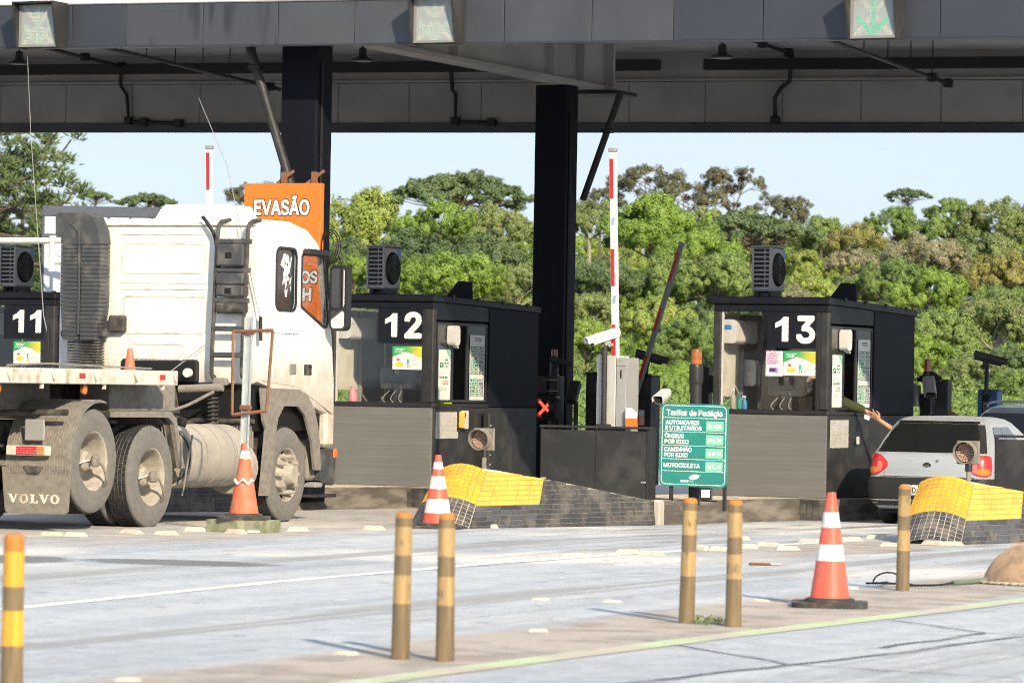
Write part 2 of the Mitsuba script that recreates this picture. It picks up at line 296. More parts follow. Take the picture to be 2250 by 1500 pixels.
# ---------------------------------------------------------------- trees
rng = np.random.default_rng(7)
def leaf_mat(key, a, b, c=None, sc=.22):
    def fn(p, n, uv):
        k = cell_rand(p.x * 5, p.y * 5, p.z * 5); t = fbm(p.x * sc, p.y * sc, p.z * sc, 2)
        col = mix(a, b, dr.clip(.55 * k + 1.2 * (t - .28), 0, 1))
        return mix(col, mi.Color3f(*c), smoothstep(.86, .97, cell_rand(p.x * 3, p.y * 3, p.z * 3)) * .8) if c else col
    scene[key] = {'type': 'twosided', 'bsdf': {'type': 'principled', 'base_color': proc(fn), 'roughness': .62, 'specular': .35}}
leaf_mat('leaf_bright', (.140, .252, .038), (.268, .381, .075))
leaf_mat('leaf_lime', (.198, .270, .046), (.312, .390, .094), (.312, .333, .125))
leaf_mat('leaf_mid', (.112, .196, .047), (.224, .314, .090))
leaf_mat('leaf_olive', (.129, .188, .053), (.231, .285, .102), (.268, .268, .140))
leaf_mat('leaf_dark', (.069, .119, .048), (.150, .213, .088))
leaf_mat('leaf_brown', (.083, .099, .050), (.165, .165, .094), (.220, .154, .094))
leaf_mat('leaf_tan', (.184, .196, .103), (.322, .305, .190))
leaf_mat('leaf_ochre', (.230, .230, .069), (.356, .322, .115))
mat('bark', (.14, .115, .09), .9)
mat('bark_pale', (.36, .32, .26), .9)
def leaf_cards(c, out, r, n, size, rs, spread=.9):
    """n leaf-sized faces about every centre c, turned mostly outward"""
    k = len(c); d = rs.normal(size=(k, n, 3)); d /= np.linalg.norm(d, axis=2, keepdims=True)
    pos = c[:, None] + d * (np.asarray(r)[:, None, None] * (rs.random((k, n, 1)) ** .45))
    nr = out[:, None] * .55 + d * .8 + rs.normal(size=(k, n, 3)) * .5 * spread; nr /= np.linalg.norm(nr, axis=2, keepdims=True)
    pos, nr = pos.reshape(-1, 3), nr.reshape(-1, 3)
    t = np.cross(nr, rs.normal(size=pos.shape)); t /= np.linalg.norm(t, axis=1, keepdims=True) + 1e-9; b = np.cross(nr, t)
    s = size * (.55 + .9 * rs.random((len(pos), 1))); t, b = t * s, b * s * .62
    v = np.stack([pos - t, pos + b * .9 - t * .1, pos + t, pos - b * .9 + t * .1], 1).reshape(-1, 3)
    i = np.arange(len(pos))[:, None] * 4
    m = mesh(v, np.vstack([i + [0, 1, 2], i + [0, 2, 3]])); o = np.repeat(out, n, 0) * .5 + d.reshape(-1, 3) * .5
    nn = nr * np.sign((nr * o).sum(1, keepdims=True) + 1e-9) * .42 + o; m.metadata['n'] = np.repeat(nn / (np.linalg.norm(nn, axis=1, keepdims=True) + 1e-9), 4, 0); return m
def leafy(m, mt):
    """leaf faces whose shading follows the spray they grow on"""
    if 'n' not in m.metadata: return ply(m, mt)
    return {'type': 'ply', 'filename': meshkit.write_ply((m.vertices, m.faces), normals=m.metadata['n']), 'face_normals': False, 'bsdf': {'type': 'ref', 'id': mt}}
def limb_tree(base, tips, r0, rs, bend=.25):
    ms = []
    for tip in tips:
        tip = np.asarray(tip, float); mid = base + (tip - base) * .5 + rs.normal(size=3) * bend * .4 - np.array([0, 0, .25 * bend])
        L = smooth_line([base, mid, tip], 3); ms.append(tube(L, np.linspace(r0, r0 * .3, len(L)), 5, False))
    return cat(ms)
def source(key, trunk, crown, bark, leaf):
    scene[key] = {'type': 'shapegroup', 'trunk': ply(trunk, bark, smooth=40), 'crown': leafy(crown, leaf)}
def broadleaf(key, seed, leaf, h=7.0, R=3.6, H=4.2, lobes=34, n=900, size=.095, bark='bark', gap=.25):
    rs = np.random.default_rng(seed); C = []
    while len(C) < lobes:
        d = rs.normal(size=3); d /= np.linalg.norm(d); d[2] = abs(d[2]) * 1.1 - .35
        rad = .62 + .38 * rs.random(); q = np.array([d[0] * R * rad, d[1] * R * rad, h - H * .5 + d[2] * H * .55 * rad])
        C.append(q)
    C = np.array(C); ctr = np.array([0, 0, h - H * .6]); out = C - ctr; out /= np.linalg.norm(out, axis=1, keepdims=True)
    lr = R * (.20 + .17 * rs.random(lobes))
    sub_c, sub_o, sub_r = [], [], []
    for c, o, r in zip(C, out, lr):          # every lobe is a handful of sprays with gaps between them
        for _ in range(9):
            d = rs.normal(size=3) * .6 + o * .75; d /= np.linalg.norm(d); sub_c.append(c + d * r * (.55 + .5 * rs.random())); sub_o.append(d); sub_r.append(r * (.26 + .22 * rs.random()))
    crown = leaf_cards(np.array(sub_c), np.array(sub_o), np.array(sub_r), max(4, n // 9), size, rs)
    fork = np.array([0, 0, h * .42]); L = smooth_line([(0, 0, -1.5), (.1 * rs.normal(), .1, h * .2), fork], 4)
    trunk = cat([tube(L, np.linspace(.24, .17, len(L)), 7, False), limb_tree(fork, C[rs.permutation(lobes)[:11]], .11, rs, .8)])
    source(key, trunk, crown, bark, leaf)
def open_tree(key, seed, leaf, h=9.5, R=3.4, bark='bark', n=260, tips=46, size=.095, low=.45):
    rs = np.random.default_rng(seed); T_, ms = [], []
    def grow(p, d, L, r, lev):
        q = p + d * L; mid = (p + q) / 2 + rs.normal(size=3) * L * .09; P = smooth_line([p, mid, q], 3)
        ms.append(tube(P, np.linspace(r, r * .62, len(P)), 5, False))
        if lev == 0: T_.append((q, d)); return
        for _ in range(3 if lev > 1 else rs.integers(2, 5)):
            e = d + rs.normal(size=3) * .62; e[2] = e[2] * .75 + .12; e /= np.linalg.norm(e); grow(q, e, L * (.58 + .2 * rs.random()), r * .58, lev - 1)
    for k in range(4):
        a = k * PI / 2 + rs.random(); d = np.array([math.cos(a) * .55, math.sin(a) * .55, 1.0]); grow(np.array([0, 0, h * low]), d / np.linalg.norm(d), h * .22, .12, 3)
    ms.append(tube([(0, 0, -1.5), (.1, 0, h * .2), (0, 0, h * low)], [.24, .2, .16], 7, False))
    P = np.array([t[0] for t in T_]); O = np.array([t[1] for t in T_]); s = R / np.percentile(np.hypot(P[:, 0], P[:, 1]), 95)
    crown = leaf_cards(P, O, np.full(len(P), .40) * (.6 + .8 * rs.random(len(P))), n, size, rs, 1.0)
    tr = cat(ms)
    source(key, tr, crown, bark, leaf)
def umbrella_pine(key, seed, leaf, h=11.0, R=5.2, tufts=62, n=420, size=.115, dome=1.5):
    rs = np.random.default_rng(seed); C = []
    for i in range(tufts):
        a = i * 2.39996 + rs.normal() * .25; rr = R * math.sqrt((i + .5) / tufts) * (.9 + .2 * rs.random())
        C.append((rr * math.cos(a), rr * math.sin(a), h - dome * (rr / R) ** 2 + rs.normal() * .22))
    C = np.array(C); O = np.tile([0, 0, 1.0], (len(C), 1)) + .35 * C / R * [1, 1, 0]; sub, so = [], []
    for c in C:
        for _ in range(7):
            d = rs.normal(size=3) * [1, 1, .5]; d /= np.linalg.norm(d); sub.append(c + d * [.75, .75, .42] * rs.random() ** .5 * 1.0); so.append(d * .6 + [0, 0, .6])
    crown = leaf_cards(np.array(sub), np.array(so), np.full(len(sub), .33), n // 7, size, rs)
    top = np.array([0, 0, h - 2.3]); tr = [tube([(0, 0, -2), (0, .1, h * .4), top], [.34, .3, .2], 8, False)]
    for c in C[rs.permutation(len(C))[:34]]:
        b = np.array([0, 0, h - 2.0 - 1.7 * rs.random()]); L = smooth_line([b, b + (c - b) * .55 - [0, 0, .35], c - [0, 0, .15]], 3); tr.append(tube(L, np.linspace(.09, .03, len(L)), 5, False))
    source(key, cat(tr), crown, 'bark', leaf)
def tufted_pine(key, seed, leaf, h=15.0, R=6.0, n=330, size=.15):
    """candelabra pine: long drooping boughs that end in upturned brush-like tufts"""
    rs = np.random.default_rng(seed); tr = [tube([(0, 0, -2), (0, 0, h * .5), (0, 0, h)], [.42, .34, .16], 8, False)]; sc, so, sr = [], [], []
    for k in range(8):
        z = h * (.40 + .58 * k / 7); m = 9 if k < 6 else 7
        for j in range(m):
            a = 2 * PI * (j + .5 * (k % 2)) / m + rs.normal() * .15; L = R * (1.0 - .32 * k / 7) * (.82 + .3 * rs.random()); d = np.array([math.cos(a), math.sin(a), 0])
            pts = smooth_line([(0, 0, z), d * L * .5 + [0, 0, z - .5], d * L * .85 + [0, 0, z - .25], d * L + [0, 0, z + .55]], 4); tr.append(tube(pts, np.linspace(.10, .04, len(pts)), 5, False))
            for q in range(7):
                t = .52 + .48 * q / 6; c = pts[min(len(pts) - 1, int(t * (len(pts) - 1)))] + rs.normal(size=3) * [.45, .45, .18] + [0, 0, .25]
                sc.append(c); so.append(np.array([d[0] * .3, d[1] * .3, 1.0])); sr.append(.62 if q > 2 else .42)
    sc, so, sr = np.array(sc), np.array(so), np.array(sr); k, m = len(sc), n // 6
    # needles stand up and outward from every tuft
    d = rs.normal(size=(k, m, 3)); d[:, :, 2] = np.abs(d[:, :, 2]) + .2; d /= np.linalg.norm(d, axis=2, keepdims=True)
    pos = sc[:, None] + d * sr[:, None, None] * (.35 + .65 * rs.random((k, m, 1))); d, pos = d.reshape(-1, 3), pos.reshape(-1, 3)
    t = np.cross(d, rs.normal(size=d.shape)); t /= np.linalg.norm(t, axis=1, keepdims=True); s = size * (.8 + .7 * rs.random((len(d), 1)))
    v = np.stack([pos - t * s * .28, pos + d * s * 1.3, pos + t * s * .28, pos - d * s * .6], 1).reshape(-1, 3); i = np.arange(len(d))[:, None] * 4
    source(key, cat(tr), mesh(v, np.vstack([i + [0, 1, 2], i + [0, 2, 3]])), 'bark', leaf)
broadleaf('source_bright', 1, 'leaf_bright'); broadleaf('source_bright_wide', 2, 'leaf_bright', 6.0, 4.2, 4.0, 40)
broadleaf('source_lime', 3, 'leaf_lime', 7.5, 3.8, 5.2, 38); broadleaf('source_mid', 4, 'leaf_mid', 7.0, 3.5, 4.6); broadleaf('source_mid_tall', 5, 'leaf_mid', 8.5, 3.3, 5.6, 36)
broadleaf('source_olive', 6, 'leaf_olive', 7.0, 3.6, 4.4, 34, bark='bark_pale'); broadleaf('source_dark', 8, 'leaf_dark', 7.5, 3.8, 4.4)
broadleaf('source_tan', 9, 'leaf_tan', 5.5, 3.2, 3.0, 34, size=.075); broadleaf('source_ochre', 10, 'leaf_ochre', 6.5, 3.4, 3.6, 34, size=.075)
open_tree('source_open', 11, 'leaf_brown', n=85); open_tree('source_open_tall', 12, 'leaf_brown', 10.5, 4.0, n=85); open_tree('source_open_green', 13, 'leaf_olive', 9.0, 3.2, 'bark_pale', 260)
umbrella_pine('source_umbrella', 14, 'leaf_dark'); umbrella_pine('source_umbrella_wide', 15, 'leaf_dark', 12.0, 6.4, 80, dome=1.9); tufted_pine('source_tufted', 16, 'leaf_dark')
def plant(src, name, x, y, top, s, rz, label, cat_='tree', group=None, sx=1.0):
    """one tree whose crown ends at the height top; s scales it"""
    hh = {'source_bright': 7.6, 'source_bright_wide': 6.7, 'source_lime': 8.5, 'source_mid': 7.7, 'source_mid_tall': 9.7, 'source_olive': 7.7, 'source_dark': 8.3, 'source_tan': 6.0, 'source_ochre': 7.2,
          'source_open': 10.6, 'source_open_tall': 11.6, 'source_open_green': 10.0, 'source_umbrella': 11.5, 'source_umbrella_wide': 12.5, 'source_tufted': 16.0}[src]
    key = thing(name, label, cat_, group)
    scene[key] = {'type': 'instance', 'g': {'type': 'ref', 'id': src},
                  'to_world': mi.ScalarTransform4f().translate([x, y, top - hh * s]).rotate([0, 0, 1], rz).scale([s * sx, s * sx, s])}
    return key

def undergrowth():
    rs = np.random.default_rng(21); n = 1500; y = 84 + 46 * rs.random(n) ** 1.3; x = (rs.random(n) - .5) * (y * .36 + 6)
    z = np.where(y > 92, hill_h(x, y), -.3) + .2 + rs.random(n) ** 2 * 1.9 * meshkit.noise(np.stack([x * .4, y * .4, 0 * x], 1))
    c = np.stack([x, y, z], 1); o = np.tile([0, -.4, 1.0], (n, 1))
    return leaf_cards(c, o, .4 + .7 * rs.random(n) ** 2, 130, .05, rs)
TREES = [
    ('tufted', 'araucaria_pine', -20.84, 150, 12.37, 0.814, 75, 'tall dark araucaria with upturned tufted boughs at the left edge', 1.0),
    ('tufted', 'araucaria_pine', -21.98, 175, 9.74, 0.39, 350, 'lower dark araucaria beneath the tall one at the left edge', 1.0),
    ('umbrella', 'araucaria_pine', -28.35, 265, 14.22, 0.235, 85, 'small round tufted pine on the skyline above the pale box trailer', 1.0),
    ('umbrella', 'umbrella_tree', -25.09, 268, 14.31, 0.396, 72, 'flat-topped tree on the skyline left of the raised barrier', 1.0),
    ('lime', 'lime_green_tree', -30.62, 262, 13.18, 0.45, 184, 'yellow green tree on the skyline just right of the tall araucaria', 1.0),
    ('open_tall', 'sparse_tree', -13.93, 212, 13.26, 0.459, 226, 'sparse brownish tree on the skyline left of the orange sign', 1.0),
    ('open', 'sparse_tree', -18.32, 230, 12.12, 0.398, 40, 'small sparse tree showing above the cab roof beside the barrier tip', 1.0),
    ('lime', 'lime_green_tree', -7.26, 192, 11.49, 0.786, 188, 'large yellow green tree right of the first black column', 1.0),
    ('bright', 'lime_green_tree', -3.68, 186, 10.32, 0.489, 349, 'smaller yellow green tree under the wide flat crown', 1.0),
    ('umbrella_wide', 'araucaria_pine', -3.35, 240, 14.56, 0.688, 352, 'wide flat-crowned araucaria on the skyline between the two columns', 1.0),
    ('olive', 'olive_tree', -1.02, 220, 11.94, 0.579, 145, 'olive brown tree under the right end of the wide flat crown', 1.0),
    ('open_green', 'pale_trunk_tree', -1.98, 200, 10.28, 0.465, 310, 'tree with pale forked trunk midway between the columns', 1.0),
    ('dark', 'dark_tree', -4.55, 182, 8.81, 0.625, 210, 'dark green tree above the air conditioner of booth 12', 1.0),
    ('dark', 'dark_tree', -1.36, 180, 8.53, 0.571, 156, 'dark green tree above the bright round bush between the columns', 1.0),
    ('bright_wide', 'bright_green_tree', -2.6, 160, 7.11, 0.475, 330, 'bright green round tree right of the air conditioner on booth 12', 1.0),
    ('bright', 'bright_green_tree', -6.43, 158, 6.66, 0.284, 341, 'bright green tree left of the air conditioner on booth 12', 1.0),
    ('olive', 'pale_trunk_tree', 0.1, 166, 6.85, 0.437, 286, 'olive tree with pale sideways limbs beside the second column', 1.0),
    ('dark', 'dark_tree', -7.81, 184, 8.4, 0.413, 320, 'dark tree behind the first column edge beside the mirror', 1.0),
    ('olive', 'olive_tree', 3.93, 205, 11.56, 0.482, 40, 'olive tree just right of the second column', 1.0),
    ('open', 'sparse_tree', 5.13, 232, 13.89, 0.401, 124, 'low sparse tree on the skyline behind the raised barrier', 1.0),
    ('open_tall', 'sparse_tree', 8.09, 232, 15.99, 0.596, 326, 'tallest sparse brownish tree on the skyline right of the raised barrier', 1.0),
    ('open_tall', 'sparse_tree', 10.21, 228, 14.85, 0.617, 326, 'middle sparse brownish tree of the skyline group', 1.0),
    ('open', 'sparse_tree', 12.92, 234, 15.63, 0.552, 234, 'sparse brownish tree with side boughs at the right of the skyline group', 1.0),
    ('open', 'sparse_tree', 15.65, 230, 13.76, 0.542, 83, 'sparse tree standing alone above booth 13', 1.0),
    ('open_green', 'sparse_tree', 8.8, 226, 12.93, 0.713, 80, 'grey green sparse tree filling in below the skyline group', 1.0),
    ('open_green', 'sparse_tree', 11.96, 226, 12.98, 0.638, 200, 'grey green sparse tree right of the bright round crown', 1.0),
    ('bright', 'bright_green_tree', 6.96, 190, 10.99, 0.684, 125, 'bright green tree right of the raised red and white barrier', 1.0),
    ('bright_wide', 'bright_green_tree', 8.76, 186, 9.2, 0.419, 110, 'bright green tree low on the right of the barrier', 1.0),
    ('umbrella_wide', 'umbrella_tree', 12.82, 210, 11.03, 0.567, 174, 'dark flat-topped tree above the air conditioner of booth 13', 1.0),
    ('dark', 'dark_tree', 4.05, 170, 7.28, 0.427, 330, 'dark tree with pale limbs behind the raised barrier', 1.0),
    ('mid', 'leafy_tree', 7.02, 170, 7.49, 0.482, 16, 'mid green tree above the tilted barrier', 1.0),
    ('mid', 'leafy_tree', 8.79, 168, 7.59, 0.476, 200, 'mid green tree left of the air conditioner on booth 13', 1.0),
    ('lime', 'lime_green_tree', 5.58, 150, 5.28, 0.337, 199, 'yellow olive bush left of the tilted barrier', 1.0),
    ('olive', 'olive_tree', 3.05, 150, 5.2, 0.27, 260, 'olive bush behind the raised barrier foot', 1.0),
    ('bright', 'bright_green_tree', 2.65, 138, 3.94, 0.325, 310, 'bright green tree low beside the second column', 1.0),
    ('mid', 'leafy_tree', 6.4, 136, 4.13, 0.386, 60, 'mid green tree behind the amber beacon pole', 1.0),
    ('bright', 'bright_green_tree', 4.09, 128, 2.75, 0.337, 250, 'bright green bush behind the dark camera and cabinet', 1.0),
    ('bright', 'bright_green_tree', 4.97, 122, 1.93, 0.287, 140, 'lowest bright green bush left of the tariff sign', 1.0),
    ('mid', 'leafy_tree', 2.88, 124, 1.82, 0.264, 55, 'leafy bush behind the grey barrier cabinet', 1.0),
    ('mid', 'leafy_tree', 18.84, 240, 12.46, 0.442, 324, 'small green tree on the skyline behind booth 13', 1.0),
    ('umbrella', 'umbrella_tree', 23.74, 236, 13.85, 0.256, 172, 'small flat crown on the skyline above the right-hand forest', 1.0),
    ('mid', 'leafy_tree', 22.14, 228, 12.57, 0.485, 198, 'green rounded tree under the small flat crown', 1.0),
    ('mid_tall', 'leafy_tree', 25.45, 228, 13.64, 0.585, 9, 'bright pointed tree on the skyline at right', 1.0),
    ('olive', 'olive_tree', 27.99, 226, 13.0, 0.657, 220, 'olive tree on the skyline by the right edge', 1.0),
    ('ochre', 'ochre_tree', 18.24, 205, 10.47, 0.447, 288, 'ochre tree with a rounded crown above booth 13', 1.0),
    ('tan', 'tan_tree', 20.63, 196, 9.5, 0.616, 72, 'tan flowering tree in the middle of the right-hand forest', 1.0),
    ('tan', 'tan_tree', 16.07, 186, 8.36, 0.351, 241, 'small tan round tree right of the air conditioner on booth 13', 1.0),
    ('olive', 'olive_tree', 23.84, 200, 10.03, 0.554, 10, 'olive tree below the skyline at the right', 1.0),
    ('ochre', 'ochre_tree', 23.64, 190, 8.52, 0.525, 165, 'brownish yellow tree near the right edge', 1.0),
    ('mid', 'leafy_tree', 16.88, 176, 7.71, 0.424, 230, 'green tree in front of the tan trees', 1.0),
    ('bright', 'bright_green_tree', 18.3, 172, 7.0, 0.452, 350, 'bright leafy tree over the beacon by booth 13', 1.0),
    ('lime', 'lime_green_tree', 12.38, 165, 6.69, 0.414, 80, 'yellow green tree behind the roof of booth 13', 1.0),
    ('tan', 'tan_tree', 11.12, 158, 5.81, 0.397, 135, 'tan brush just above the roof of booth 13', 1.0),
    ('olive', 'olive_tree', 17.5, 142, 5.26, 0.452, 245, 'large olive tree above the right camera post', 1.0),
    ('mid', 'leafy_tree', 15.22, 140, 4.71, 0.437, 304, 'mid green tree above the right camera cluster', 1.0),
    ('bright', 'bright_green_tree', 13.53, 130, 3.46, 0.324, 55, 'bright green tree behind the right camera cluster', 1.0),
    ('olive', 'olive_tree', 15.11, 128, 2.94, 0.337, 270, 'olive bush behind the dark camera on the blue post', 1.0),
    ('mid', 'leafy_tree', 15.86, 124, 2.48, 0.334, 205, 'leafy bush at the right edge above the second car', 1.0),
]
for s_, n_, x, y, top, s, rz, lab, sx in TREES: plant("source_" + s_, n_, x, y, top, s, rz, lab, sx=sx)
KIND = {'bright': ('bright_green_tree', 'bright green leafy tree'), 'bright_wide': ('bright_green_tree', 'broad bright green tree'), 'mid': ('leafy_tree', 'mid green leafy tree'), 'mid_tall': ('leafy_tree', 'tall mid green tree'), 'olive': ('olive_tree', 'olive toned tree'), 'lime': ('lime_green_tree', 'yellow green tree'), 'dark': ('dark_tree', 'dark green tree'), 'tan': ('tan_tree', 'tan coloured tree'), 'open_green': ('sparse_tree', 'thin crowned tree')}
REGION = ['left of the lorry', 'hidden behind the lorry', 'beside the lorry mirror', 'behind the roof unit of the middle booth', 'above the middle booth', 'left of the second black column', 'behind the second black column', 'behind the upright barrier arm', 'left of the tilted barrier arm', 'right of the tilted barrier arm', 'behind the roof unit beside the silver car', 'above the booth beside the silver car', 'behind the back of the right-hand booth', 'above the mast behind the right-hand booth', 'left of the blue scanner column', 'above the second car', 'at the right edge']
HEIGHT = ['high on the hillside', 'midway up the hillside', 'low on the hillside']
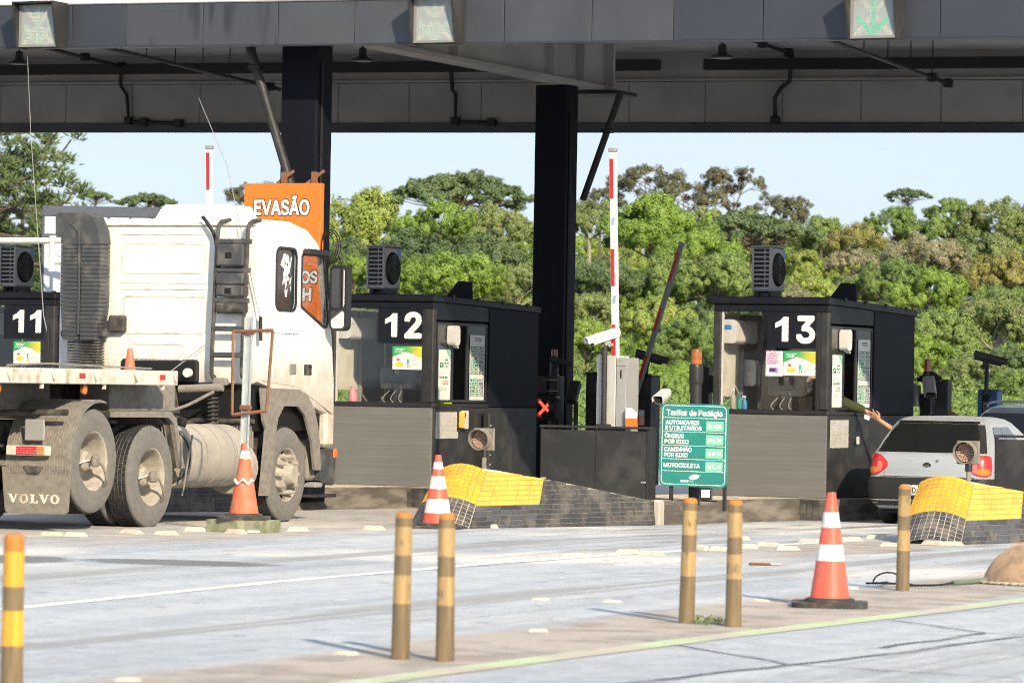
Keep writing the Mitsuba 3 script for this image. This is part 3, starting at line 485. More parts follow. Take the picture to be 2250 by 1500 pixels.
FOREST = """
bright -39.18 262.2 11.79 0.726 77 0 0
lime -35.39 260.4 10.81 0.495 105 0 0
mid -31.4 255.7 11.53 0.518 322 0 0
open_green -28.95 258.3 11.62 0.807 152 1 0
mid -26.91 267.6 11.98 0.808 241 1 0
bright -22.57 261.9 11.98 0.613 84 1 0
olive -19.04 262.8 11.53 0.524 4 1 0
lime -14.67 255.9 11.63 0.693 4 1 0
olive -11.71 258.2 11.98 0.733 124 2 0
olive -8.25 255.3 11.18 0.724 273 3 0
bright_wide -4.72 262.0 11.62 0.435 92 4 0
mid -1.63 259.5 11.43 0.57 294 5 0
bright 1.35 257.1 12.14 0.58 32 6 0
bright_wide 4.46 266.2 12.13 0.546 277 6 0
lime 8.3 266.2 12.76 0.573 311 8 0
dark 11.35 258.3 12.24 0.604 165 9 0
bright 14.93 256.2 12.19 0.741 49 10 0
bright 19.59 268.3 12.64 0.62 120 11 0
mid 22.8 262.8 12.72 0.783 62 12 0
lime 26.57 264.4 12.73 0.681 160 13 0
olive 29.89 258.1 12.2 0.622 147 14 0
olive 33.79 264.7 12.53 0.542 321 15 0
olive 37.92 266.2 12.38 0.619 97 16 0
bright 40.61 266.2 13.17 0.623 124 16 0
bright -38.14 250.2 9.97 0.513 73 0 0
olive -34.53 248.3 9.7 0.639 125 0 0
mid -31.11 248.9 10.56 0.589 291 0 0
mid -11.37 250.1 10.78 0.663 117 2 0
open_green -8.05 250.8 10.63 0.683 156 3 0
bright -4.51 239.2 10.04 0.666 158 4 0
mid -1.25 249.0 10.92 0.512 33 5 0
bright 2.36 244.4 10.61 0.507 106 6 0
lime 6.18 244.7 10.69 0.569 24 7 0
mid 9.44 240.9 10.21 0.697 326 8 0
mid 12.24 237.0 10.73 0.484 39 9 0
bright 16.48 250.0 10.97 0.571 53 11 0
olive 19.1 243.4 11.2 0.593 254 12 0
olive 21.36 241.7 11.04 0.683 224 12 0
bright 24.16 245.3 11.05 0.574 281 13 0
bright_wide 28.11 246.7 11.11 0.518 188 14 0
bright_wide 30.49 237.5 10.98 0.395 18 15 0
mid 34.28 239.8 11.22 0.531 284 16 0
bright 37.84 245.4 10.87 0.53 199 16 0
bright -32.51 220.8 8.58 0.52 146 0 0
lime -30.86 228.2 8.57 0.452 140 0 0
lime -26.55 219.8 8.63 0.595 278 0 0
dark -9.0 215.6 8.49 0.407 34 2 0
dark -5.96 226.7 9.12 0.524 171 4 0
bright -2.55 221.9 8.91 0.556 242 5 0
mid 0.78 222.3 9.09 0.612 283 6 0
mid 4.06 223.6 9.09 0.558 317 7 0
lime 7.44 224.4 9.38 0.537 306 8 0
bright 10.77 225.5 9.76 0.668 145 9 0
open_green 13.74 221.2 9.66 0.595 16 10 0
lime 15.97 215.2 9.51 0.407 251 11 0
lime 18.42 217.3 9.4 0.586 135 12 0
olive 20.91 215.9 9.27 0.472 88 13 0
bright 24.32 222.0 9.41 0.584 226 14 0
mid 26.18 218.8 9.69 0.537 23 15 0
dark 28.72 217.8 9.83 0.602 243 16 0
bright_wide 31.09 217.7 9.51 0.408 303 16 0
mid_tall 35.04 228.1 9.49 0.503 5 16 0
mid -30.05 196.8 7.2 0.536 185 0 0
bright -29.19 204.4 7.41 0.549 116 0 0
bright -26.04 199.4 6.72 0.486 6 0 1
lime -22.82 197.4 7.0 0.53 303 0 0
open_green -20.77 206.9 7.13 0.663 214 1 1
bright -17.92 203.1 7.49 0.576 228 1 0
mid -15.52 207.5 7.84 0.471 109 1 0
bright_wide -12.68 209.3 7.65 0.402 99 1 0
bright -9.79 201.9 7.55 0.405 308 2 0
bright -6.61 196.8 7.45 0.474 4 3 0
mid -4.26 196.9 7.56 0.595 176 4 0
dark -2.05 196.4 7.4 0.509 232 5 0
olive 0.39 197.9 7.77 0.54 75 6 0
bright_wide 3.38 197.6 7.65 0.333 296 7 0
bright_wide 6.37 196.3 7.64 0.335 153 8 0
mid 9.66 205.6 8.24 0.615 315 9 0
mid 12.41 199.5 7.96 0.504 200 10 0
bright_wide 14.75 197.0 7.44 0.346 186 11 1
olive 18.2 201.7 7.92 0.528 234 12 0
mid_tall 20.1 198.7 7.7 0.588 203 13 0
mid 23.19 201.4 8.16 0.406 141 14 0
mid 25.58 200.7 7.9 0.603 259 15 0
dark 28.53 201.1 8.15 0.417 63 16 0
mid_tall 31.0 203.8 7.87 0.622 300 16 1
mid -27.5 187.3 5.94 0.483 113 0 1
lime -24.76 188.4 6.19 0.406 250 0 1
dark -20.69 177.9 6.02 0.496 354 0 1
lime -8.26 187.0 5.94 0.509 219 2 1
mid -6.08 189.4 6.61 0.416 129 3 1
bright -3.06 185.2 6.08 0.408 333 4 1
bright -0.99 176.5 6.22 0.496 3 5 1
mid 1.14 178.5 6.4 0.476 162 6 1
bright_wide 3.21 187.6 6.14 0.45 291 7 1
bright 5.02 176.9 6.46 0.463 289 7 1
mid 6.78 176.2 5.86 0.425 298 8 1
dark 9.53 179.7 5.99 0.461 243 10 1
mid 12.17 189.6 6.52 0.495 52 10 1
bright 13.84 184.0 6.56 0.443 236 11 1
open_green 16.78 189.9 6.83 0.596 58 12 1
dark 19.19 187.3 6.58 0.483 345 13 1
mid 20.88 185.2 6.49 0.525 77 14 1
mid 22.99 183.2 6.78 0.447 328 15 1
mid 24.48 178.6 6.81 0.408 350 16 1
lime 27.7 184.2 6.89 0.521 326 16 1
lime -26.24 173.0 4.9 0.439 81 0 1
olive -22.89 163.7 4.28 0.451 220 0 1
mid -20.27 160.2 4.57 0.416 294 0 1
bright_wide -18.99 166.3 4.46 0.353 78 1 1
bright_wide -16.56 162.0 4.51 0.279 224 1 1
open_green -14.52 162.6 4.93 0.437 111 1 1
bright -12.65 166.8 5.02 0.376 109 1 1
bright -10.3 162.6 4.68 0.362 303 1 1
bright -9.21 172.5 5.07 0.475 141 1 1
olive -6.69 159.9 4.8 0.383 230 2 1
mid_tall -4.53 164.3 4.78 0.444 205 3 1
bright_wide -2.93 171.6 4.8 0.397 39 4 1
dark -0.26 171.8 5.35 0.356 352 5 1
olive 1.77 162.0 5.18 0.334 338 6 1
olive 3.89 172.4 4.92 0.48 69 7 1
bright 5.35 164.9 4.83 0.352 308 8 1
mid 7.6 166.8 5.1 0.468 39 9 1
dark 10.14 168.1 5.49 0.349 210 10 1
mid 11.58 161.7 5.37 0.481 199 11 1
mid 13.86 163.6 5.07 0.385 320 12 1
mid 16.5 168.9 5.42 0.364 337 13 1
bright 19.35 171.7 5.39 0.333 161 14 1
mid 20.61 165.8 5.52 0.381 105 15 1
mid 23.04 169.2 5.54 0.374 344 16 1
bright 24.1 161.3 5.52 0.351 151 16 1
bright -23.55 155.9 3.79 0.302 142 0 1
mid -21.05 155.0 3.4 0.312 248 0 2
bright -17.98 145.5 3.57 0.423 338 0 1
lime -6.81 147.1 3.67 0.272 194 2 1
mid -5.38 147.9 3.73 0.317 86 3 1
bright_wide -3.82 148.8 3.82 0.297 211 4 1
lime -1.73 157.9 3.91 0.374 295 5 1
bright 0.7 154.8 4.07 0.435 59 6 1
mid 2.43 151.3 3.95 0.386 187 6 1
mid 4.57 157.8 3.95 0.407 78 8 2
bright_wide 6.04 150.2 4.19 0.31 180 9 1
olive 7.72 146.8 4.08 0.284 207 10 1
open_green 10.2 155.6 3.89 0.488 304 11 2
dark 11.75 151.5 3.94 0.286 90 11 2
olive 13.39 150.7 4.01 0.305 40 12 1
open_green 14.87 144.6 3.88 0.346 212 13 2
mid 18.53 156.5 4.55 0.424 178 15 1
bright 19.12 147.1 4.18 0.413 87 16 1
dark 20.98 145.6 4.12 0.379 296 16 1
dark 22.99 149.0 4.33 0.402 221 16 1
mid_tall -20.24 136.6 2.59 0.406 21 0 2
bright -18.03 135.7 2.42 0.376 34 0 2
bright -16.75 136.7 2.81 0.403 111 0 2
mid -6.31 133.4 2.63 0.329 203 2 2
bright -4.74 135.1 2.74 0.31 76 3 2
open_green -2.77 133.8 2.8 0.36 305 4 2
mid_tall -0.83 139.6 2.69 0.375 133 5 2
mid 1.05 131.3 2.88 0.356 58 6 2
open_green 2.65 137.3 3.14 0.397 264 7 2
mid 4.69 142.4 2.87 0.323 199 8 2
mid 6.57 135.9 2.86 0.283 67 9 2
dark 8.36 132.4 3.05 0.29 290 10 2
olive 10.69 141.2 3.13 0.295 5 11 2
mid 12.04 140.5 3.08 0.353 359 12 2
bright 13.89 137.4 3.26 0.335 60 13 2
mid 14.87 131.2 3.04 0.26 165 14 2
dark 17.26 135.7 3.36 0.312 53 15 2
mid 19.48 140.4 3.29 0.333 246 16 2
bright 19.84 131.0 3.07 0.357 76 16 2
mid -19.56 127.9 1.71 0.339 286 0 2
bright -16.74 121.0 1.59 0.353 1 0 2
olive -16.0 128.5 1.53 0.381 162 0 2
olive -6.92 131.6 1.87 0.286 242 1 2
mid -5.46 131.5 1.94 0.39 118 2 2
mid -3.48 131.9 2.24 0.294 27 4 2
bright -1.47 132.9 1.92 0.274 170 5 2
bright 0.04 124.7 2.2 0.275 309 5 2
bright 1.75 120.2 1.84 0.248 121 6 2
mid 3.52 122.0 2.09 0.32 157 8 2
bright 5.55 128.4 2.37 0.313 230 9 2
olive 7.42 131.3 2.15 0.282 2 10 2
mid 8.71 121.8 2.37 0.306 234 11 2
lime 11.2 130.1 2.39 0.299 244 12 2
mid 13.18 130.6 2.52 0.337 222 13 2
mid 14.38 127.9 2.41 0.256 29 14 2
open_green 15.69 126.5 2.17 0.298 350 15 2
olive 16.79 121.4 2.1 0.296 249 16 2
bright 18.09 121.0 2.55 0.243 208 16 2
mid -18.84 123.2 1.14 0.299 73 0 2
mid -16.1 114.9 1.16 0.235 209 0 2
bright -15.06 120.9 0.9 0.259 27 0 2
lime -6.17 118.7 1.01 0.234 127 1 2
mid_tall -4.25 113.1 1.23 0.311 226 3 2
mid -2.79 118.4 1.07 0.347 155 4 2
bright -1.18 123.9 1.41 0.333 13 5 2
mid_tall 0.18 113.4 1.31 0.253 95 5 2
bright 1.71 120.4 1.42 0.283 40 6 2
bright_wide 2.91 112.3 1.25 0.197 12 7 2
mid_tall 4.29 116.8 1.6 0.358 248 8 2
mid 5.83 117.7 1.31 0.269 297 9 2
mid 7.5 118.4 1.58 0.277 159 10 2
bright_wide 9.11 116.4 1.67 0.229 150 11 2
mid 10.29 110.6 1.58 0.249 286 13 2
bright 12.98 122.6 1.46 0.248 216 14 2
bright_wide 14.43 121.2 1.6 0.263 333 15 2
bright 15.36 118.1 1.54 0.271 289 16 2
olive 16.18 111.8 1.56 0.278 308 16 2
"""
for line in FOREST.split("\n"):
    if line:
        k, x, y, top, s, rz, a, b = line.split(); n_, lab = KIND[k]
        plant("source_" + k, n_, float(x), float(y), float(top), float(s), int(rz), lab + " " + HEIGHT[int(b)] + ", " + REGION[int(a)], group="trees of the hillside forest")
scene['undergrowth'] = leafy(undergrowth(), 'leaf_mid'); tag('undergrowth', 'low green undergrowth along the foot of the hillside', 'undergrowth', kind='stuff')
# ---------------------------------------------------------------- the toll canopy
def CB(x): return 5.60 - 0.0111 * (x + 19.5)          # the canopy's lower edges fall slightly across the lanes
def slant(m, x0=-19.5):                              # gives a level mesh the canopy's slight fall
    m = m.copy(); m.vertices[:, 2] += -0.0111 * (m.vertices[:, 0] - x0); return m
XL, XR, YF, YB = -46.0, -4.0, 42.4, 57.0
can = thing('toll_canopy', 'long grey canopy roof over the toll lanes with a dark blue grey front band', 'canopy')
def cpart(name, m, mt, **k): return obj(name, slant(m), mt, can, PZ, **k)
cpart('roof_slab', box(XL, XR, YF + .06, YB + .1, 6.76, 6.92), 'soffit')
cpart('capping', box(XL, XR, YF - .03, YF + .05, 6.132, 6.95, .01), 'white_plain')
cpart('fascia_backing', box(XL, XR, YF + .03, YF + .058, 5.62, 6.12), 'frame_black')
cpart('drip_edge', box(XL, XR, YF - .02, YF + .10, 5.585, 5.60), 'fascia_new')
rs = np.random.default_rng(3)
joints = [-29.6, -28.6, -27.6, -26.62, -25.48, -24.7, -23.6, -22.55, -21.5, -20.5, -19.5, -18.36, -17.32, -16.2, -15.15, -14.05, -13.0, -12.0, -11.0, -10.0]
for i in range(len(joints) - 1):
    a, b = joints[i], joints[i + 1]; m_ = 'fascia'
    if i in (3, 4): m_ = 'fascia_new'
    if i in (5, 6): m_ = 'fascia_stained'
    if i in (12, 13, 14, 15, 16): m_ = 'fascia_new'
    y = YF + (.0, .003, .001)[i % 3]
    cpart('fascia_panel', box(a + .004, b - .004, y, y + .028, 5.603, 6.125, .004), m_)
cpart('fascia_panel', box(XL, joints[0] - .004, YF, YF + .028, 5.603, 6.125, .004), 'fascia')
# back wall of the canopy: light panels with dark joints, over a dark bottom band
cpart('back_band', box(XL, XR, YB - .06, YB + .06, 5.49, 5.645, .008), 'fascia')
cpart('back_joint_strip', box(XL, XR, YB + .012, YB + .03, 5.64, 6.75), 'pipe_black')
xs = np.arange(-38.2, -15.0, 1.29)
for a in xs: cpart('back_panel', box(a + .006, a + 1.284, YB - .012, YB + .012, 5.647, 6.29, .004), 'soffit')
cpart('back_ledge', box(XL, XR, YB - .10, YB + .01, 6.30, 6.34, .008), 'soffit')
cpart('back_upper_wall', box(XL, XR, YB - .02, YB + .012, 6.342, 6.757), 'soffit')
cpart('ceiling_beam', box(XL, -23.3, YB - .55, YB - .43, 6.43, 6.60, .01), 'pipe_black')
cpart('ceiling_beam', box(-22.55, XR, YB - .55, YB - .43, 6.43, 6.60, .01), 'pipe_black')
for x0 in (-22.92, -12.2, -34.0):            # roof girders that run along the lanes over the columns
    cpart('girder', cat([box(x0 - .19, x0 + .19, YF + .11, 53.4, 5.86, 5.93, .008), box(x0 - .035, x0 + .035, YF + .11, 53.38, 5.92, 6.75), box(x0 - .19, x0 + .19, 53.33, 53.4, 5.94, 6.74)] +
                         [box(x0 - .17, x0 + .17, y, y + .02, 5.935, 6.75) for y in (45, 48, 51.2, 52.3)]), 'soffit')
    cpart('girder_plate', box(x0 - .36, x0 + .42, 53.0, 53.7, 5.80, 5.855, .006), 'dark_steel')
for (x, y) in ((-22.66, 43.2), (-23.14, 52.0)):
    k = thing('canopy_column', 'black steel column holding the canopy behind the orange sign' if y < 50 else 'black steel column holding the canopy behind booth 12', 'column')
    obj('shaft', box(x - .25, x + .25, y - .0, y + .42, gnd(y) + .1, 5.855 - .0111 * (x + 19.5) - .002, .012), 'column_paint', k, PZ)
    obj('cable', cat([tube([(x + .262, y + .1 + .03 * j, .3), (x + .264, y + .1 + .03 * j, 5.5)], .011, 6) for j in range(2)]), 'pipe_black', k, PZ)
    obj('base_plate', box(x - .36, x + .36, y - .1, y + .52, .08, .12, .01), 'dark_steel', k, PZ)
# slanting down pipes beside the columns
for a, b, lab in (((-23.42, 42.95, 6.2), (-22.62, 42.95, 3.95), 'dark slanting pipe in front of the column with the orange sign'), ((-22.30, 52.6, 5.80), (-22.87, 52.6, 4.25), 'dark slanting pipe right of the column behind booth 12')):
    k = thing('down_pipe', lab, 'pipe'); obj('pipe', tube([a, b], .058 if a[1] < 50 else .05, 12), 'dark_steel', k, PZ, smooth=40)
    q = np.array(a) + (np.array(b) - np.array(a)) * .35; obj('clamp', box(q[0] - .08, q[0] + .08, q[1] - .08, q[1] + .08, q[2] - .03, q[2] + .03, .01), 'pipe_black', k, PZ)
# high-bay lamps under the roof
for x, y, lab in ((-27.85, 45, 'high bay lamp under the canopy at the left, over lane 11'), (-22.69, 45, 'high bay lamp under the canopy beside the first column'), (-17.72, 45, 'high bay lamp under the canopy over booth 13')):
    z = 5.66 + .0111 * -(x + 19.5) + .03; k = thing('bay_lamp', lab, 'lamp')
    L_ = lathe([(0, .10), (.035, .10), (.05, .085), (.055, .0), (.07, -.02), (.155, -.055), (.158, -.068), (.12, -.07), (0, -.07)], 20); L_.apply_translation((x, y, z)); obj('shade', L_, 'pipe_black', k, PZ, smooth=40)
    G_ = lathe([(0, -.073), (.115, -.073), (.115, -.079), (0, -.079)], 20); G_.apply_translation((x, y, z)); obj('diffuser', G_, 'grey_paint', k, PZ)
    obj('hook', tube([(x, y, z + .1), (x, y, z + .18), (x, y, 6.77 - .0111 * (x + 19.5))], .012, 6), 'pipe_black', k, PZ)
# conduits under the ceiling with hangers and drops
def conduit(lab, pts, hang=(), boxes=(), r=.032):
    k = thing('conduit', lab, 'pipe'); obj('pipe', tube(pts, r, 8), 'pipe_black', k, PZ, smooth=50)
    for t in hang:
        i = int(t); f = t - i; q = np.array(pts[i]) + (np.array(pts[i + 1]) - np.array(pts[i])) * f
        obj('hanger', tube([q, (q[0], q[1], 6.77 - .0111 * (q[0] + 19.5))], .009, 5), 'pipe_black', k, PZ)
    for t in boxes:
        i = int(t); f = t - i; q = np.array(pts[i]) + (np.array(pts[i + 1]) - np.array(pts[i])) * f
        obj('junction_box', box(q[0] - .06, q[0] + .06, q[1] - .07, q[1] + .07, q[2] - .06, q[2] + .07, .012), 'pipe_black', k, PZ)
def drop(x0, x1, y0, side, lab, wall, boxes):
    pts = [(x0, y0, 6.70), (x1, 56.78, 6.70 - .0111 * (x1 - x0))] + [(x, 56.9, z) for x, z in wall]
    conduit(lab, pts, (.35,), boxes)
drop(-31.6, -33.05, 49.0, 1, 'black conduit that drops down the canopy back wall at the left', [(-33.22, 6.70), (-33.22, 6.42), (-33.10, 6.27), (-33.05, 5.82), (-32.07, 5.775)], (.75, .97, 4.98, 5.3, 5.98))
drop(-26.2, -27.0, 49.0, 1, 'black conduit that drops down the canopy back wall right of the first column', [(-27.11, 6.66), (-27.06, 6.24), (-27.005, 6.2), (-27.0, 5.74), (-26.28, 5.72)], (.75, .97, 4.98, 5.9))
drop(-20.4, -21.2, 49.5, -1, 'black conduit that drops down the canopy back wall above the beacon pole', [(-21.26, 6.60), (-21.28, 6.30), (-21.42, 6.20), (-21.52, 6.05), (-21.51, 5.68)], (.75, .97, 5.95))
conduit('black conduit sloping under the ceiling to the first column', [(-28.4, 45.0, 6.33), (-30.1, 56.7, 6.30)], (.28, .4, .5, .6, .7, .8, .9), (.96,))
conduit('black conduit sloping under the ceiling at the right', [(-17.5, 45.0, 6.22), (-18.62, 56.7, 6.2)], (.3, .42, .54, .66, .78, .9), (.9, .99))
# lane signals on the front band
def lane_signal(x, lab, lit):
    k = thing('lane_signal', lab, 'traffic signal'); z0 = CB(x) - .015; w, h = .56, .53; y = 42.15
    obj('housing', cat([box(x - w / 2, x + w / 2, y + .03, 42.385, z0, z0 + h, .008)]), 'dark_steel', k, PZ)
    for a, b in ((x - w / 2 - .02, x - w / 2 + .006), (x + w / 2 - .006, x + w / 2 + .02)):
        m = prism([(y - .13, z0 + h + .01), (y + .23, z0 + h + .01), (y + .23, z0 - .01), (y, z0 - .01)], b - a, 'yz'); m.apply_translation((a, 0, 0)); obj('side_hood', m, 'dark_steel', k, PZ)
    obj('top_hood', box(x - w / 2 - .02, x + w / 2 + .02, y - .13, y + .23, z0 + h + .011, z0 + h + .03), 'dark_steel', k, PZ)
    obj('bezel', prism(sbox(x - w / 2 + .007, z0, x + w / 2 - .007, z0 + h).difference(sbox(x - .235, z0 + .03, x + .235, z0 + h - .02)), .02, 'xz').apply_translation((0, y + .008, 0)), 'grey_paint', k, PZ)
    obj('face', box(x - .236, x + .236, y + .022, y + .0295, z0 + .02, z0 + h - .01), 'signal_face', k, PZ)
    cx, cz = x, z0 + .275; G_, P_ = [], []
    dot = trimesh.creation.cylinder(radius=.0078, height=.008, sections=6); dot.apply_transform(rot('x', 90))
    for i in range(-13, 14):
        for j in range(-14, 15):
            X, Z = i * .0175, j * .0175
            arrow = (abs(X) < .035 and Z > -.22) or (abs(abs(X) - (Z + .23)) < .05 and abs(X) < .2 and Z < .02)
            cross = abs(abs(X) - abs(Z) * .86) < .032
            if arrow or cross:
                m = dot.copy(); m.apply_translation((cx + X, y + .019, cz + Z)); (G_ if arrow else P_).append(m)
    a = stuff(obj('arrow_leds', cat(G_), 'green_led_on' if lit else 'green_led', k, PZ)); b = stuff(obj('cross_leds', cat(P_), 'pale_led', k, PZ))
scene['green_led_on'] = {'type': 'twosided', 'bsdf': {'type': 'diffuse', 'reflectance': {'type': 'rgb', 'value': [.20, .62, .44]}}}
lane_signal(-25.83, 'leftmost lane signal on the canopy front with a dim cross of lights', False)
lane_signal(-20.31, 'middle lane signal on the canopy front with a dim cross of lights', False)
lane_signal(-14.77, 'right lane signal on the canopy front showing a green down arrow', True)

# ---------------------------------------------------------------- orange sign on the first column
k = thing('warning_sign', 'orange board lettered EVASÃO fixed to the first black column', 'sign')
sx0, sx1, sy, sz0, sz1 = -23.15, -22.085, 42.72, 2.15, 3.955
obj('board', box(sx0, sx1, sy, sy + .1, sz0, sz1, .006), 'orange_sign', k, PZ)
for a in (-22.62, -22.2): obj('bracket', cat([box(a - .03, a + .03, sy + .02, sy + .08, sz1 + .002, sz1 + .14), tube([(a - .1, sy + .05, sz1), (a + .1, sy + .12, sz1 + .16)], .02, 6)]), 'rust', k, PZ)
for j, (tx, hh, xx, zz, al, ww) in enumerate((('EVASÃO', .175, -22.62, 3.57, 'c', .77), ('E', .175, -22.62, 3.30, 'c', .14), ('OS', .14, -22.11, 2.731, 'r', .225), ('H', .15, -22.19, 2.513, 'r', .122))):
    obj('lettering', cat([sign_text(tx, hh, xx, zz, sy, .004, .012, 1.0, al, ww)]), 'letter_black', k, PZ) if False else None
    g, w = glyph(tx, hh, .004); s_ = (ww / w) if ww else 1; g = affinity.scale(g, s_, 1, origin=(0, 0)); w *= s_
    g = affinity.translate(g, xx - {'c': w / 2, 'r': w}[al], zz)
    m = prism(g.buffer(.011), .002, 'xz'); m.apply_translation((0, sy - .002, 0)); obj('letter_outline', m, 'letter_black', k, PZ)
    m = prism(g, .003, 'xz'); m.apply_translation((0, sy - .005, 0)); obj('lettering', m, 'letter_white', k, PZ)
k = thing('loose_cables', 'loop of black cables hanging beside the orange sign', 'cable')
for j in range(4):
    a = np.linspace(0, 2 * PI * .9, 14); obj('cable', tube(np.stack([-21.99 + (.09 + .02 * j) * np.cos(a + j), 42.75 + 0 * a + .02 * j, 3.18 + (.15 + .02 * j) * np.sin(a + j)], 1), .008, 5), 'pipe_black', k, PZ)

# ---------------------------------------------------------------- traffic islands with tiled noses
H0, ZB = .60, -.06
def seam_y(z): return 41.85
SIDE = [(-17.82, 38.04), (-17.55, 39.6), (-17.18, 41.85)]
def side_x(y): return float(np.interp(y, [q[1] for q in SIDE], [q[0] for q in SIDE]))
def top_z(y): return float(np.interp(y, [38.7, 39.2, 40.2, 41.2, 41.85], [.575, .54, .42, .285, .205]))
def side_pt(s, t, off=0.0):
    """s: 0 at the nose .. 1 at the seam; t: height as a share of .575"""
    z = ZB + t * (.575 - ZB); y = 38.04 + .64 * t + s * (41.85 - 38.04 - .64 * t)
    z = min(z, top_z(y)) if t < 9 else z
    x = side_x(38.04 + s * 3.81) - .13 * (z - ZB)
    return np.array([x + off, y - .25 * off, z])
def nose_pt(s, t, off=0.0):
    """s -1..1 across the nose, t 0..1 up its slope; the nose bulges forward"""
    bl, br = np.array([-18.44, 37.82, ZB]), np.array([-17.82, 38.04, ZB]); tr, tl = np.array([-17.90, 38.68, .575]), np.array([-18.50, 38.74, .575])
    a = (s + 1) / 2; q = (bl * (1 - a) + br * a) * (1 - t) + (tl * (1 - a) + tr * a) * t
    n = np.array([.1, -.66, .74]); return q + n * ((1 - s * s) * .105 + off)
TILES = {}
def make_tiles():
    y0 = np.linspace(-1, 1, 11); t0 = np.linspace(0, 1, 17)
    for i in range(10):
        for j in range(16):
            a, b, c, d = y0[i] + .011, y0[i + 1] - .011, t0[j] + .0042, t0[j + 1] - .0042
            m = patch(lambda t, s: nose_pt(s, t, .004), [c, d], [a, (a + b) / 2, b], .006)
            TILES['n', i, j] = (m, 'tile_yellow' if j >= 7 else 'tile_black')
    rows = np.linspace(0, 1, 13); N = 15
    for j in range(12):
        for i in range(N):
            s0, s1 = i / N, (i + 1) / N; t = (rows[j] + rows[j + 1]) / 2
            z = ZB + t * (.575 - ZB); y = 38.04 + .64 * t + (s0 + s1) / 2 * (41.85 - 38.04 - .64 * t)
            if z - .022 > top_z(y): continue
            a, b, c, d = s0 + .0009, s1 - .0009, rows[j] + .0042, rows[j + 1] - .0042
            m = patch(lambda u, v: side_pt(u, v, .004), [a, b], [c, d], .006)
            yellow = j >= 5 and (s0 + s1) / 2 * (3.81 - .64 * t) < 1.28 - .1 * t
            TILES['s', i, j] = (m, 'tile_yellow_pale' if yellow else ('tile_black' if s0 > .3 or rs.random() < .5 else 'tile_slate'))
make_tiles()
def island_core():
    ns = np.linspace(-1, 1, 13); nose = patch(lambda t, s: nose_pt(s, t), np.linspace(0, 1, 8), ns)
    ss = np.linspace(0, 1, 24); side = patch(lambda u, v: side_pt(u, v), ss, np.linspace(0, 1, 10))
    def top(u, v):
        y = 38.68 + u * (41.85 - 38.68); r = side_pt((y - 38.68) / (41.85 - 38.68), 1.0); l = np.array([-18.50 - .25 * u, y + .05, top_z(y)])
        q = r * (1 - v) + l * v; q[2] += .05 * math.sin(PI * v) * (1 - u); return q
    def left(u, v): y = 37.9 + u * (41.9 - 37.9); return np.array([-18.47 - .27 * u, y + .3 * v * (1 - u), ZB + v * (top_z(max(38.7, y)) - ZB) * min(1, (u + .02) * 5)])
    body = [nose, side, patch(top, np.linspace(0, 1, 16), np.linspace(0, 1, 5)), patch(left, np.linspace(0, 1, 16), [0, 1])]
    return cat(body)
def island(dx, dy, lab, tiles, far=53.0):
    k = thing('traffic_island', lab, 'traffic island', 'tiled traffic islands'); T_ = mi.ScalarTransform4f().translate((PZ[:3, :3] @ [dx, dy, 0]).tolist())
    D = PZ @ shift(dx, dy)
    obj('nose', island_core(), 'grout', k, D)
    obj('joint_bed', patch(lambda t, s: nose_pt(s, t, .0025), np.linspace(7 / 16, 1, 6), np.linspace(-1, 1, 13), .001), 'grout_brown', k, D); obj('joint_bed', patch(lambda u, v: side_pt(u, v, .0025), np.linspace(0, .35, 8), np.linspace(5 / 12, 1, 6), .001), 'grout_brown', k, D)
    out = [(-18.75, 41.80), (-17.20, 41.80), (-16.98, 46.0), (-16.55, 46.0), (-16.55, far), (-18.95, far)]
    m = prism(Polygon(out), .33, 'xy'); v = m.vertices; v[:, 2] = np.where(v[:, 2] > .1, gnd(v[:, 1]) + .275, gnd(v[:, 1]) - .1); obj('kerb', m, 'curb', k, D)
    top = Polygon(out).buffer(-.07); m = prism(top, .012, 'xy'); v = m.vertices; v[:, 2] = gnd(v[:, 1]) + np.where(v[:, 2] > .006, .279, .25); obj('paving', m, 'concrete', k, D)
    m0 = box(-17.225, -17.13, 41.78, 41.93, -.09, .215, .02); obj('mortar_patch', m0, 'grout', k, D)
    for q in range(5):
        for r_ in range(4):
            a, b = -16.97 + q * .084, -16.97 + (q + 1) * .084; c = gnd(46) + .02 + r_ * .062
            key = obj('kerb_tile', box(a + .004, b - .004, 45.988, 45.999, c, c + .055), 'tile_black', k, D)
    seen = {}
    for (w, i, j), (m, t) in TILES.items():
        if w not in tiles: continue
        kk = fresh(k + '__tile')
        if (w, i, j) not in CACHE: q = m.copy(); q.apply_transform(PZ); CACHE[w, i, j] = ply(q, t)
        scene[kk] = {**CACHE[w, i, j], 'to_world': T_}
    return k
CACHE = {}
island(0, 0, 'island with a yellow and black tiled nose carrying booth 13 and the tariff sign', 'ns')
island(5.44, .25, 'island with a yellow and black tiled nose at the right behind the car', 'ns')
island(-5.46, .0, 'island under booth 12 mostly hidden behind the white lorry', 'ns')
island(-11.2, .0, 'island under booth 11 at the far left', '')
